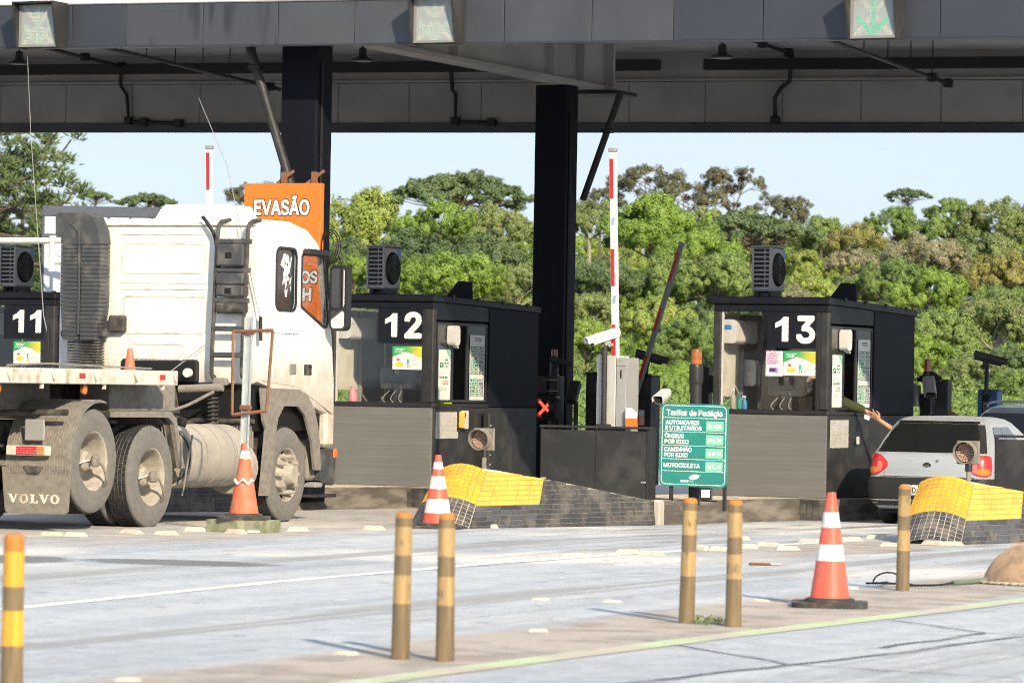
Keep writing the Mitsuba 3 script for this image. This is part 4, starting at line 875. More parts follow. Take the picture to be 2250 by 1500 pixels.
# ---------------------------------------------------------------- printed things (flat print as procedural colour over uv)
def rect_uv(m, x0, x1, z0, z1, flip=False):
    v = m.vertices; return np.stack([(v[:, 0] - x0) / (x1 - x0), (v[:, 2] - z0) / (z1 - z0)], 1)
def _in(u, a, b): return dr.select((u > a) & (u < b), mi.Float(1), mi.Float(0))
def _lines(uv, u0, u1, v0, v1, n, fill=.55, seed=0):
    """rows of unreadable small print"""
    t = (uv.y - v0) / (v1 - v0) * n; row = dr.floor(t); w = cell_rand(row, 3.0, seed)
    word = smoothstep(.25, .3, noise(uv.x * 42, row * 7 + seed))
    return _in(uv.x, u0, u1) * _in(uv.y, v0, v1) * _in(t - row, .15, .15 + fill) * word * _in((uv.x - u0) / (u1 - u0), -.1, .65 + .4 * w)
def _poster(p, n, uv):
    c = mi.Color3f(.80, .80, .77)
    wave = uv.y - .62 - .12 * dr.sin((uv.x - .15) * 5.2)
    g = smoothstep(-.005, .005, wave); c = mix(c, mix((.03, .40, .13), (.62, .62, .06), smoothstep(.35, .95, uv.x)), g)
    c = mix(c, mi.Color3f(.85, .85, .82), _lines(uv, .07, .50, .73, .93, 3, .5) * g)
    c = mix(c, mi.Color3f(.78, .60, .08), smoothstep(.012, .009, dr.square(uv.x - .24) * .6 + dr.square(uv.y - .22)) )
    c = mix(c, mi.Color3f(.62, .10, .05), smoothstep(.0035, .0025, dr.square(uv.x - .19) + dr.square(uv.y - .42)))
    c = mix(c, mi.Color3f(.05, .45, .42), _in(uv.x, .49, .56) * _in(uv.y, .25, .45)); c = mix(c, mi.Color3f(.72, .20, .20), _in(uv.x, .50, .58) * _in(uv.y, .08, .24) * _in(dr.abs(uv.x - .54), .012, .05))
    c = mix(c, mi.Color3f(.75, .48, .10), smoothstep(.006, .004, dr.square(uv.x - .78) + dr.square(uv.y - .72)))
    return mix(c, mi.Color3f(.45, .62, .40), _lines(uv, .63, .95, .22, .55, 4, .4, 5) * .8)
def _pink(p, n, uv):
    c = mix((.80, .78, .79), (.80, .52, .68), smoothstep(.60, .58, uv.x) * smoothstep(.42, .46, uv.y))
    c = mix(c, mi.Color3f(.42, .22, .36), _lines(uv, .08, .85, .48, .95, 5, .45, 2))
    c = mix(c, mi.Color3f(.10, .04, .20), _in(uv.x, .2, .58) * _in(uv.y, .16, .33)); return mix(c, mi.Color3f(.55, .22, .62), _in(uv.x, .58, .8) * _in(uv.y, .12, .34) * smoothstep(.0, .2, .9 - uv.x - .3 * uv.y))
def _phone(p, n, uv):
    c = mi.Color3f(.74, .76, .74); d = dr.sqrt(dr.square((uv.x - .24) * .3) + dr.square((uv.y - .70)))
    c = mix(c, mi.Color3f(.01, .20, .12), dr.maximum(smoothstep(.052, .047, d) - smoothstep(.024, .020, d), _in(uv.x, .1, .38) * _in(uv.y, .645, .70) - smoothstep(.022, .018, d)))
    c = mix(c, mi.Color3f(.02, .26, .15), _lines(uv, .45, .92, .64, .83, 3, .55, 1)); c = mix(c, mi.Color3f(.02, .22, .16), _lines(uv, .08, .92, .42, .47, 1, .8, 4))
    c = mix(c, mi.Color3f(.62, .06, .06), _lines(uv, .35, .85, .30, .40, 2, .5, 7)); c = mix(c, mi.Color3f(.2, .3, .25), _lines(uv, .12, .8, .18, .25, 2, .3, 9))
    return mix(c, mi.Color3f(.25, .55, .42), smoothstep(.02, .06, uv.x - .7 + (uv.y - .92) * 2))
def _prices(p, n, uv):
    t = uv.y * 18; row = dr.floor(t); c = mi.Color3f(.70, .71, .71)
    body = _in(row, .9, 14.9) * (1 - _in(row, 5.5, 6.5)) * _in(t - row, .12, .88)
    c = mix(c, mi.Color3f(.02, .22, .10), body * _in(uv.x, .05, .60)); c = mix(c, mi.Color3f(.045, .06, .09), body * _in(uv.x, .63, .95))
    c = mix(c, mi.Color3f(.72, .74, .72), body * _in(t - row, .35, .65) * _in(uv.x, .1, .9) * smoothstep(.35, .4, noise(uv.x * 30, row * 9.0)))
    return mix(c, mi.Color3f(.08, .09, .10), _lines(uv, .3, .85, .90, .97, 2, .5, 3))
def _notice(p, n, uv):
    c = mix((.56, .56, .545), (.46, .455, .44), fbm(uv.x * 6, uv.y * 8, 0, 3))
    c = mix(c, mi.Color3f(.22, .22, .22), dr.maximum(_lines(uv, .05, .36, .08, .92, 16, .3, 1), dr.maximum(_lines(uv, .40, .70, .3, .95, 13, .3, 2), _lines(uv, .74, .94, .1, .8, 9, .25, 3))) * .55)
    return mix(c, mi.Color3f(.2, .2, .2), _in(dr.abs(uv.y - .48), 0, .006) * .5)
for n_, f_ in (('poster_print', _poster), ('pink_print', _pink), ('phone_print', _phone), ('price_print', _prices), ('notice_print', _notice)):
    scene[n_] = {'type': 'twosided', 'bsdf': {'type': 'principled', 'base_color': proc(f_), 'roughness': .45, 'specular': .4}}
def flat_print(name, x0, x1, z0, z1, y, mt, lab, cat_, F, group=None):
    """a sheet of paper facing -y in the frame F"""
    m = box(x0, x1, y - .003, y, z0, z1); k = tag(obj(name, m, mt, F=F, uv=rect_uv(m, x0, x1, z0, z1)), lab, cat_, group); return k
SIDE_F = lambda F: F @ np.array([[0, -1, 0, 0], [1, 0, 0, 0], [0, 0, 1, 0], [0, 0, 0, 1.]])      # x runs back along the booth's right wall, -y looks out of it

# ---------------------------------------------------------------- toll booths
def booth(num, xr, who):
    at = {11: 'leftmost booth behind the lorry', 12: 'middle booth beside the lorry mirror', 13: 'booth beside the silver car'}[num]
    F = PZ @ shift(xr, 46.2, 0)                  # origin at the front right corner, x to the right, y back
    k = thing('toll_booth', f'black toll booth numbered {num}, the ' + at.replace('booth', 'one'), 'toll booth', 'black toll booths')
    Wd, D, z0, zs, zt = 1.54, 3.36, .168, 1.205, 2.60
    P = lambda name, m, mt, **kw: obj(name, m, mt, k, F, **kw)
    P('floor', box(-Wd + .03, -.03, .03, D - .03, z0 - .01, z0 + .04), 'deep_black')
    P('lower_panel', box(-Wd, -.002, 0, .028, z0, zs, .006), 'booth_panel'); P('lower_panel', box(-.028, 0, .03, D, z0, zs + .005, .006), 'dark_steel')
    P('lower_panel', box(-Wd, -Wd + .028, .03, D, z0, zs, .006), 'dark_steel')
    P('sill', box(-Wd - .006, .012, -.014, .05, zs + .002, zs + .062, .008), 'frame_black'); P('sill', box(-.04, .02, .052, 1.72, zs + .002, zs + .055, .008), 'frame_black')
    P('corner_post', box(-.105, 0, .0, .10, zs + .064, zt - .1, .012), 'dark_steel'); P('corner_post', box(-.165, -.107, .008, .05, zs + .064, zt - .1, .006), 'frame_black')
    P('corner_post', box(-Wd, -Wd + .10, 0, .10, zs + .064, zt - .1, .012), 'dark_steel'); P('lintel', box(-Wd, .0, .0, .09, zt - .098, zt - .01, .008), 'booth_black')
    P('lintel', box(-.03, .0, .10, 1.72, 2.36, zt - .012, .006), 'booth_black')
    roof = box(-Wd - .04, .03, -.04, D + .03, zt - .008, zt + .085, .012); v = roof.vertices; v[:, 2] -= .022 * np.clip(v[:, 1], 0, None); P('roof', roof, 'booth_black')
    rim = [box(-Wd - .045 + i * .52, -Wd - .045 + i * .52 + .06, -.045, -.02, zt + .06, zt + .10) for i in range(4)] + [box(.01, .04, .5 + i * .8, .58 + i * .8, zt + .05 - .022 * (.5 + i * .8), zt + .105 - .022 * (.5 + i * .8)) for i in range(4)]
    for q in rim: P('roof_clip', q, 'booth_black')
    fin = prism([(-.62, zt + .06), (-.42, zt + .315), (-.21, zt + .30), (-.20, zt + .05)], .02, 'xz'); fin.apply_translation((0, 1.62, 0)); P('roof_fin', fin, 'booth_black')
    P('side_wall', box(-.03, .006, 1.74, D, zs + .01, zt - .04, .008), 'column_paint'); P('side_wall', box(-Wd, -Wd + .03, 1.7, D, zs, zt - .04), 'booth_black'); P('back_wall', box(-Wd, 0, D - .03, D, z0, zt - .06), 'booth_black')
    # front glass, its dark header with the number
    P('front_glass', mesh([(-Wd + .10, .03, zs + .06), (-.166, .03, zs + .06), (-.166, .03, zt - .1), (-Wd + .10, .03, zt - .1)], [(0, 1, 2), (0, 2, 3)]), 'pane')
    P('number_panel', box(-.82, -.168, .02, .026, 2.04, zt - .1), 'booth_black')
    one = Polygon([(.085, 0), (.165, 0), (.165, .312), (.105, .312), (.06, .265), (0, .235), (0, .17), (.085, .205)])
    for ci, (c, x_, w_) in enumerate(zip(str(num), (-.715, -.43) if num != 11 else (-.675, -.40), (.165, .24))):
        if c == '1': g = affinity.scale(one, 1.08, 1, origin=(0, 0))
        else: g, w = glyph(c, .312, .010); g = affinity.scale(g, w_ * 1.05 / w, 1, origin=(0, 0))
        m = prism(affinity.translate(g, x_, 2.125), .004, 'xz'); m.apply_translation((0, .016, 0)); P('number', m, 'letter_white')
    # sunlit left wall inside, split air conditioner wall, partition
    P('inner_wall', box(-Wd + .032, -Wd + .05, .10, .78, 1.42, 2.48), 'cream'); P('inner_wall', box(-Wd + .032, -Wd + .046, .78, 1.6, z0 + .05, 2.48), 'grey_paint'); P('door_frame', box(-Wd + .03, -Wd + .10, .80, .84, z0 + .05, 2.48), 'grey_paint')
    P('inner_frame', box(-Wd + .102, -Wd + .125, .035, .06, zs + .06, zt - .1), 'ac_white'); P('partition', box(-Wd + .05, -.04, 1.66, 1.69, z0 + .04, zt - .05), 'deep_black'); P('ceiling', box(-Wd + .04, -.03, .05, 1.66, zt - .045, zt - .012), 'deep_black')
    P('desk', box(-Wd + .06, -.06, .10, .62, 1.13, 1.165), 'deep_black')
    # sliding side windows
    for a, b, zz in ((.14, .62, 2.33), (.62, 1.10, 2.33), (1.10, 1.72, 2.33)):
        fr = prism(sbox(a, zs + .07, b, zz).difference(sbox(a + .035, zs + .11, b - .035, zz - .035)), .02, 'xz'); obj('window_frame', fr.apply_translation((0, .012, 0)), 'frame_black', k, SIDE_F(F))
    obj('side_glass', mesh([(.17, .022, zs + .11), (.585, .022, zs + .11), (.585, .022, 2.295), (.17, .022, 2.295)], [(0, 1, 2), (0, 2, 3)]), 'pane', k, SIDE_F(F))
    obj('side_glass', mesh([(1.135, .022, zs + .11), (1.685, .022, zs + .11), (1.685, .022, 2.295), (1.135, .022, 2.295)], [(0, 1, 2), (0, 2, 3)]), 'tinted_pane', k, SIDE_F(F))
    S = SIDE_F(F)
    # air conditioner on the roof
    a = thing('air_conditioner', f'air conditioner with round fan on the roof of the {at}', 'air conditioner', 'air conditioners on the booth roofs')
    A = F @ shift(-1.17, .35, zt + .165) if num != 11 else F @ shift(-1.12, .35, zt + .165)
    ow, od, oh = .265, .50, .56                    # seen end on: its louvred end towards the road, its fan to the right
    Q = lambda name, m, mt, **kw: obj(name, m, mt, a, A, **kw)
    Q('casing', box(0, ow, .012, od, 0, oh, .02), 'ac_grey'); Q('top_cover', box(-.008, ow + .008, -.004, od + .006, oh + .001, oh + .022, .008), 'ac_grey')
    for i in range(9): Q('louvre', box(.032, .165, -.001, .0105, .055 + i * .056, .090 + i * .056, .004), 'deep_black'); Q('louvre', box(.182, .228, -.001, .0105, .055 + i * .056, .090 + i * .056, .004), 'deep_black')
    Q('end_rim', box(0, .03, -.006, .011, 0, oh, .004), 'ac_grey'); Q('end_rim', box(.238, ow, -.006, .011, 0, oh, .004), 'ac_grey')
    fan = lathe([(0, .03), (.19, .03), (.212, .012), (.217, 0), (0, 0)], 28, 'x'); fan.apply_translation((ow + .001, .245, oh * .5)); Q('fan_grille', fan, 'deep_black', smooth=30)
    rings = []
    for r_ in (.05, .09, .13, .17): rings.append(lathe([(r_ - .004, .031), (r_ + .004, .031), (r_ + .004, .038), (r_ - .004, .038), (r_ - .004, .031)], 24, 'x').apply_translation((ow + .001, .245, oh * .5)))
    Q('fan_ring', cat(rings), 'pipe_black'); Q('blue_badge', box(ow + .001, ow + .004, .40, .49, oh - .13, oh - .03), 'sky_blue')
    Q('foot', box(.02, .07, .06, .44, -.06, -.002), 'pipe_black'); Q('foot', box(.195, .245, .06, .44, -.06, -.002), 'pipe_black'); Q('support', box(-.08, .34, .02, .48, -.085, -.061, .01), 'booth_black')
    # inside: split unit, monitor, bottles
    s = thing('indoor_air_conditioner', f'white indoor air conditioner on the wall of the {at}', 'air conditioner')
    pr = rrect(-Wd + .052, -Wd + .262, 2.10, 2.40, .05); m = prism(pr, .74, 'xz'); m.apply_translation((0, .14, 0)); obj('casing', m, 'ac_white', s, F, smooth=40)
    obj('vent', box(-Wd + .10, -Wd + .25, .2, .82, 2.092, 2.099), 'grey_paint', s, F); m = box(-Wd + .09, -Wd + .19, .134, .139, 2.27, 2.33); obj('sticker', m, 'sky_blue', s, F)
    mo = thing('monitor', f'back of a dark monitor inside the {at}', 'monitor'); mx = -.66
    obj('back_shell', box(mx - .25, mx + .27, .30, .34, 1.43, 1.74, .02), 'dark_steel', mo, F); obj('stand', cat([box(mx - .06, mx + .07, .285, .36, 1.20, 1.50, .015), box(mx - .13, mx + .14, .22, .44, 1.168, 1.19, .008)]), 'dark_steel', mo, F)
    obj('logo_ring', lathe([(.026, 0), (.032, 0), (.032, .004), (.026, .004), (.026, 0)], 20, 'y').apply_translation((mx, .295, 1.665)), 'ac_white', mo, F); obj('logo', sign_text('DELL', .016, mx, 1.658, .2985, .002, align='c'), 'ac_white', mo, F)
    for j in range(3): obj('cable', tube(smooth_line([(mx - .1 + .09 * j, .28, 1.42), (mx - .16 + .12 * j, .2, 1.3), (mx + .1 * j, .24, 1.2)], 4), .007, 5), 'grey_paint', mo, F)
    # things stuck to or hung on the booth
    px0 = -.60 if num != 11 else -.66
    flat_print('poster', px0, px0 + .43, 1.70, 2.005, .0275, 'poster_print', f'green and white poster in the front window of the {at}', 'poster', F, 'green posters in the booth windows')
    if num == 13: flat_print('poster', px0 - .235, px0 - .006, 1.69, 2.005, .0275, 'pink_print', 'pink and white poster left of the green poster in booth 13', 'poster', F)
    flat_print('telephone_poster', .20, .56, 1.31, 1.97, .010, 'phone_print', f'narrow white telephone poster on the {at}', 'poster', S, 'telephone posters on the side windows')
    flat_print('price_list', 1.16, 1.62, 1.31, 2.18, .010, 'price_print', f'tall green and white price list on the {at}', 'price list', S, 'price lists on the side windows')
    flat_print('notice_sheet', .12, .80, .80, 1.15, -.004, 'notice_print', f'pale sheet of small print on the {at}', 'notice', S, 'notices on the lower side walls')
    d = thing('dispenser', f'white dispenser on the side window of the {at}', 'dispenser')
    pr = rrect(.44, .62, 2.03, 2.29, .055); m = prism(pr, .11, 'xz'); m.apply_translation((0, -.10, 0)); obj('body', m, 'ac_white', d, S, smooth=40)
    obj('nozzle', prism([(.50, 2.04), (.60, 2.04), (.63, 1.99), (.60, 2.0)], .06, 'xz').apply_translation((0, -.08, 0)), 'ac_white', d, S)
    return F, S
scene['tinted_pane'] = {'type': 'blendbsdf', 'weight': {'type': 'rgb', 'value': .62}, 'a': {'type': 'thindielectric', 'int_ior': 1.5}, 'b': {'type': 'twosided', 'bsdf': {'type': 'principled', 'base_color': {'type': 'rgb', 'value': [.01, .012, .012]}, 'roughness': .1}}}
F13, S13 = booth(13, -16.71, 1); F12, S12 = booth(12, -22.19, 0); F11, S11 = booth(11, -27.95, 0)
def bottle(name, F, x, y, z, body, head, lab, h=.2):
    k = thing(name, lab, 'bottle'); obj('body', lathe([(0, 0), (.035, 0), (.037, .01), (.036, h * .6), (.016, h * .75), (.014, h * .82), (0, h * .82)], 12).apply_translation((x, y, z)), body, k, F, smooth=40)
    obj('trigger', cat([box(x - .035, x + .02, y - .012, y + .012, z + h * .83, z + h, .006), tube([(x - .03, y, z + h * .9), (x - .04, y, z + h * .68)], .006, 5)]), head, k, F)
bottle('spray_bottle', F13, -1.32, .16, 1.266, 'concrete', 'ac_white', 'clear spray bottle with a white trigger on the sill of booth 13', .26)
bottle('bottle', F13, -1.24, .18, 1.266, 'sign_green', 'sign_green', 'small green bottle on the sill of booth 13', .18); bottle('bottle', F13, -1.18, .2, 1.266, 'sky_blue', 'ac_white', 'small blue bottle on the sill of booth 13', .17)
k = thing('soap_dispenser', 'bluish white dispenser on the inner wall of booth 13', 'dispenser'); obj('body', prism(rrect(-1.50, -1.30, 1.56, 1.90, .06), .14, 'xz').apply_translation((0, .90, 0)), 'ac_white', k, F13, smooth=40)
k = thing('pink_bottle', 'pink bottle on the sill of booth 12 behind the truck mirror', 'bottle'); obj('body', lathe([(0, 0), (.05, 0), (.055, .02), (.05, .12), (.03, .15), (.03, .18), (0, .18)], 14).apply_translation((-1.24, .16, 1.266)), 'pink', k, F12, smooth=40); obj('cap', box(-1.27, -1.21, .13, .19, 1.446, 1.475, .008), 'pink', k, F12)
k = thing('card_machine', 'yellow and white card reader fixed to the lower side wall of booth 12', 'card reader')
obj('body', prism(rrect(.86, .98, .93, 1.17, .02), .07, 'xz').apply_translation((0, -.075, 0)), 'ac_white', k, S12); obj('yellow_face', box(.80, .855, -.08, -.01, .94, 1.15, .008), 'tile_yellow_pale', k, S12); obj('bracket', box(.76, .99, -.012, -.001, .89, 1.19), 'frame_black', k, S12); obj('red_mark', box(.862, .885, -.081, -.076, 1.08, 1.14), 'red_paint', k, S12)
k = thing('dangling_cord', 'thin black cord with a metal tag hanging below the window of booth 13', 'cord'); obj('cord', tube(smooth_line([(1.0, -.02, 1.26), (1.05, -.06, 1.1), (1.02, -.05, .95), (1.08, -.05, .86)], 5), .007, 5), 'pipe_black', k, S13); obj('metal_tag', box(.99, 1.05, -.07, -.04, .84, .94, .008), 'ac_white', k, S13)
k = thing('conduit_post', 'grey bolted steel post beside the lower side wall of booth 12', 'post'); obj('post', box(1.50, 1.74, -.14, -.03, .05, 1.14, .02), 'dark_steel', k, S12)
for j in range(5): obj('bolt', lathe([(0, 0), (.012, 0), (.012, .01), (0, .01)], 6, 'y').apply_translation((1.53, -.151, .45 + .13 * j)), 'galv', k, S12)
# ---------------------------------------------------------------- the white lorry tractor (x to its right, y forward from its drive axle)
TF = frame(21.5, -4.8076, 40.5646, -.012)
lorry = thing('lorry_tractor', 'dusty white lorry tractor with a grey roof-high air intake facing the toll booths', 'lorry')
def L(name, m, mt, parent=None, **k): return obj(name, m, mt, parent or lorry, TF, **k)
def hull_profile(prof, x0, x1, b):
    """solid with the convex side profile prof (y, z), rounded towards its two sides"""
    g = Polygon(prof); pts = []
    for ins, dx in ((0, b), (b * .3, b * .3), (b, 0)):
        q = np.array(g.buffer(-ins, join_style=2).exterior.coords)[:-1] if ins else np.array(prof)
        for X in (x0 + dx, x1 - dx): pts += [(X, y, z) for y, z in q]
    return trimesh.convex.convex_hull(np.array(pts))
cabp = [(2.50, 1.50), (2.50, 3.17), (2.53, 3.25), (2.62, 3.285), (3.30, 3.30), (3.75, 3.23), (4.05, 3.09), (4.22, 2.90), (4.40, 2.15), (4.50, 1.80), (4.56, 1.25), (4.54, 1.12), (3.6, 1.40)]
cabp = list(Polygon(cabp).convex_hull.exterior.coords)[:-1]
outer = hull_profile(cabp, -1.235, 1.235, .07); inner = hull_profile([(2.56, 1.62), (2.56, 3.2), (3.3, 3.22), (3.95, 3.06), (4.14, 2.88), (4.32, 2.15), (4.40, 1.80), (4.44, 1.50)], -1.18, 1.18, .06)
def win(poly, x0=-3, x1=3): m = prism(poly, x1 - x0, 'yz'); m.apply_translation((x0, 0, 0)); return m
quarter = rrect(2.89, 3.41, 2.31, 2.98, .09); dwin = Polygon([(3.575, 2.37), (3.575, 2.90), (3.62, 2.94), (4.08, 2.94), (4.13, 2.90), (4.27, 2.24), (4.24, 2.17), (4.18, 2.16)]).buffer(.02)
ws = prism(rrect(-1.16, 1.16, 2.08, 3.0, .05), 3, 'xz'); ws.apply_translation((0, 4.0, 0))
cab = trimesh.boolean.difference([outer, inner, win(quarter), win(dwin), ws], engine='manifold')
L('cab', cab, 'white_paint', smooth=28)
sidep = Polygon([(2.60, 1.53), (2.60, 3.18), (3.482, 3.22), (3.478, 2.05), (3.50, 1.47)]).difference(quarter.buffer(.012))
doorp = Polygon([(3.512, 1.47), (3.49, 2.05), (3.494, 2.98), (3.53, 3.06), (3.70, 3.06), (4.03, 2.99), (4.14, 2.93), (4.30, 2.40), (4.40, 2.0), (4.475, 1.5), (4.485, 1.16), (3.85, 1.36)]).difference(dwin.buffer(.012))
for s, nm in ((1, 'r'), (-1, 'l')):
    for poly, n_ in ((sidep, 'side_panel'), (doorp, 'door')):
        m = prism(poly, .010, 'yz'); m.apply_translation((1.2355 if s > 0 else -1.2455, 0, 0)); key = L(n_, m, 'white_paint')
        if n_ == 'door' and s > 0:
            L('handle', box(1.2458, 1.262, 3.66, 3.84, 1.60, 1.72, .012), 'dark_dust', key); L('handle_lever', box(1.2625, 1.275, 3.73, 3.82, 1.68, 1.70, .006), 'deep_black', key)
        if s > 0 and n_ == 'side_panel':
            L('hatch_cover', box(1.2458, 1.256, 3.28, 3.44, 1.60, 1.72, .008), 'beige_dust', key); L('seam', box(1.2457, 1.2466, 2.62, 3.475, 2.045, 2.052), 'frame_black', key)
    fr = prism(quarter.buffer(.022).difference(quarter.buffer(-.01)), .016, 'yz'); fr.apply_translation((1.236 if s > 0 else -1.258, 0, 0)); L('window_seal', fr, 'frame_black')
    fr = prism(dwin.buffer(.018).difference(dwin.buffer(-.014)), .016, 'yz'); fr.apply_translation((1.2365 if s > 0 else -1.2525, 0, 0)); L('window_seal', fr, 'frame_black')
    for poly, n_ in ((quarter, 'quarter_glass'), (dwin, 'door_glass')):
        m = trimesh.creation.triangulate_polygon(poly.buffer(-.004), engine='earcut'); v = np.array([(1.225 * s, a, b) for a, b in m[0]]); L(n_, mesh(v, m[1]), 'dark_pane' if n_ == 'quarter_glass' else 'light_tint')
L('window_visor', box(1.246, 1.33, 3.56, 4.12, 2.925, 3.0, .02), 'frame_black')
m = trimesh.creation.triangulate_polygon(rrect(-1.155, 1.155, 2.09, 2.99, .05), engine='earcut'); v = np.array([(a, 4.24 - (b - 2.85) * .235, b) for a, b in m[0]]); L('windscreen', mesh(v, m[1]), 'pane')
L('interior', cat([box(-1.15, 1.15, 2.58, 3.0, 1.65, 2.28, .04), box(.35, .85, 3.05, 3.5, 1.9, 2.0, .04), box(-.85, -.35, 3.05, 3.5, 1.9, 2.6, .04), box(-1.15, 1.15, 4.0, 4.3, 1.6, 2.12, .04)]), 'deep_black')
L('steering_wheel', trimesh.creation.torus(.21, .015, 24, 6).apply_transform(rot('x', 60)).apply_translation((-.55, 3.85, 2.2)), 'deep_black')
# white horse sticker on the quarter window
rs = np.random.default_rng(4); horse = [Polygon([(3.03, 2.80), (3.10, 2.92), (3.17, 2.94), (3.24, 2.90), (3.27, 2.78), (3.24, 2.70), (3.27, 2.62), (3.22, 2.55), (3.2, 2.45), (3.14, 2.46), (3.16, 2.58), (3.10, 2.68), (3.13, 2.76)])]
for _ in range(17):
    cx, cz = 3.06 + .24 * rs.random(), 2.38 + .52 * rs.random(); horse.append(affinity.rotate(affinity.scale(Point(cx, cz).buffer(1, 4), .008 + .010 * rs.random(), .03 + .05 * rs.random()), rs.normal() * 25))
holes = [affinity.rotate(affinity.scale(Point(3.0 + .3 * rs.random(), 2.4 + .56 * rs.random()).buffer(1, 4), .008 + .012 * rs.random(), .02 + .04 * rs.random()), rs.normal() * 40) for _ in range(34)]
m = prism(shapely.union_all(horse).difference(shapely.union_all(holes)).intersection(quarter.buffer(-.05)), .003, 'yz'); m.apply_translation((1.228, 0, 0)); L('horse_sticker', m, 'letter_white')
# rear wall: pressed panels
def ring(x0, x1, z0, z1, r, w=.018): return rrect(x0, x1, z0, z1, r).difference(rrect(x0 + w, x1 - w, z0 + w, z1 - w, max(r - w, .005)))
for i, (x0, x1, z0, z1) in enumerate([(-.45, .58, 2.68, 3.02), (-.36, .34, 1.72, 1.92), (-.42, .60, 2.02, 2.44)]):
    m = prism(ring(x0, x1, z0, z1, .06), .012, 'xz'); m.apply_translation((0, 2.4885, 0)); L('pressed_rib', m, 'beam_white', smooth=30)
for z in (3.10, 2.57, 2.50): L('pressed_rib', box(-.46, .60, 2.489, 2.501, z, z + .016, .005), 'beam_white')
for z in (3.0, 2.78, 2.66, 2.56, 2.43, 2.3, 2.1): L('pressed_rib', box(.80, 1.10, 2.490, 2.501, z, z + .014, .005), 'beam_white')
L('roof_lip', box(-1.10, 1.17, 2.476, 2.52, 3.205, 3.222, .006), 'beam_white')
L('roof_hatch', trimesh.convex.convex_hull(np.array([(x, y, z) for x, y, z in [(-.42, 3.2, 3.28), (.62, 3.2, 3.28), (-.42, 4.0, 3.1), (.62, 4.0, 3.1), (-.30, 3.3, 3.475), (.50, 3.3, 3.475), (-.36, 3.25, 3.42), (.57, 3.25, 3.42), (-.30, 3.8, 3.475), (.50, 3.8, 3.475)]])), 'white_paint', smooth=40)
L('rear_cutout', box(-.44, .52, 2.47, 2.60, 1.48, 1.745, .03), 'deep_black'); L('under_cab', box(-1.15, 1.15, 2.6, 4.4, .98, 1.49), 'deep_black')
# air intake at the left rear corner
top = Polygon([(-1.115, 3.09), (-1.12, 3.28), (-1.09, 3.335), (-.74, 3.335), (-.66, 3.29), (-.59, 3.15), (-.565, 2.99), (-1.045, 2.99), (-1.045, 3.06)]).buffer(-.015).buffer(.015, quad_segs=3)
k = L('air_intake', prism(top, .26, 'xz').apply_translation((0, 2.20, 0)), 'black_plastic', smooth=35)
L('seam_ridge', tube(smooth_line([(-.93, 2.195, 3.22), (-.85, 2.192, 3.15), (-.815, 2.192, 3.0), (-.81, 2.192, 2.0)], 5), .016, 6), 'black_plastic', k, smooth=50)
for i in range(23):
    z = 2.985 - i * .0455; t = max(0, (2.35 - z) / .4) if z < 2.35 else 0; t = min(1, t); xl, xr = -1.045 + .04 * t, -.565 - .055 * t
    for a, b in ((xl, -.822), (-.80, xr)): L('rib', box(a, b, 2.205 + .002 * (i % 2), 2.45, z - .0445, z - .002, .004), 'black_plastic', k)
L('bracket', box(-1.10, -.54, 2.30, 2.44, 1.96, 2.06, .03), 'black_plastic', k)
for i in range(9): L('bellows', box(-.98, -.61, 2.26, 2.45, 1.66 + i * .031, 1.68 + i * .031, .006), 'dark_dust', k)
# ladder, tool boxes and hose
k = L('ladder', cat([tube(smooth_line([(x, 2.44, 1.56), (x, 2.37, 1.66), (x + .03, 2.36, 2.6), (x + .05, 2.36, 3.12), (x + .06, 2.42, 3.24), (x + .09, 2.58, 3.27)], 5), .024, 8) for x in (.735, 1.095)]), 'dark_dust', smooth=50)
for z in (3.03, 2.72, 2.39, 2.085, 1.80): L('rung', box(.715 + .03 * (z - 1.6), 1.15 + .03 * (z - 1.6), 2.335, 2.385, z - .028, z + .028, .012), 'black_plastic', k)
for a, b, c in ((2.76, 3.0, 1), (2.56, 2.685, 0), (2.435, 2.555, 1)):
    t_ = L('tool_box', box(.80, 1.125, 2.29, 2.46, a, b, .016), 'black_plastic')
    if c: L('recess', box(.91, .99, 2.278, 2.292, (a + b) / 2 - .035, (a + b) / 2 + .03, .008), 'deep_black', t_)
L('rolled_bundle', tube([(.80, 2.37, 2.31), (1.13, 2.37, 2.31)], .065, 12), 'dark_dust', smooth=50)
L('hose', tube(smooth_line([(.56, 2.44, 3.30), (.62, 2.42, 3.24), (.72, 2.42, 3.08), (.77, 2.42, 2.8), (.80, 2.43, 2.55)], 6), .020, 8), 'pipe_black', smooth=50)
L('rear_bracket', box(-.555, -.36, 2.40, 2.49, 2.03, 2.22, .02), 'dark_dust'); L('rear_light', lathe([(0, 0), (.05, 0), (.05, .05), (0, .05)], 16, 'y').apply_translation((.44, 2.36, 1.60)), 'ac_white')
for pts in ([(-1.27, 2.38, 1.94), (-1.33, 2.36, 2.2), (-1.50, 2.3, 4.2), (-1.56, 2.3, 5.07)], [(1.285, 2.44, 2.06), (1.27, 2.44, 2.2), (.86, 2.4, 3.86), (.50, 2.4, 4.60)]):
    a_ = L('aerial', tube(pts, [.007, .006, .004, .003], 5), 'ac_grey'); L('base', tube([np.array(pts[0]) - [0, 0, .1], np.array(pts[0]) + [-.01, 0, .16]], .02, 8), 'pipe_black', a_)
L('mirror_arm', cat([tube([(1.24, 4.36, 2.75), (1.48, 4.22, 2.78)], .018, 6), tube([(1.24, 4.38, 2.2), (1.48, 4.22, 2.25)], .018, 6)]), 'frame_black')
pr = rrect(1.33, 1.545, 2.10, 2.84, .07); k = L('mirror', prism(pr, .13, 'xz').apply_translation((0, 4.12, 0)), 'frame_black', smooth=40)
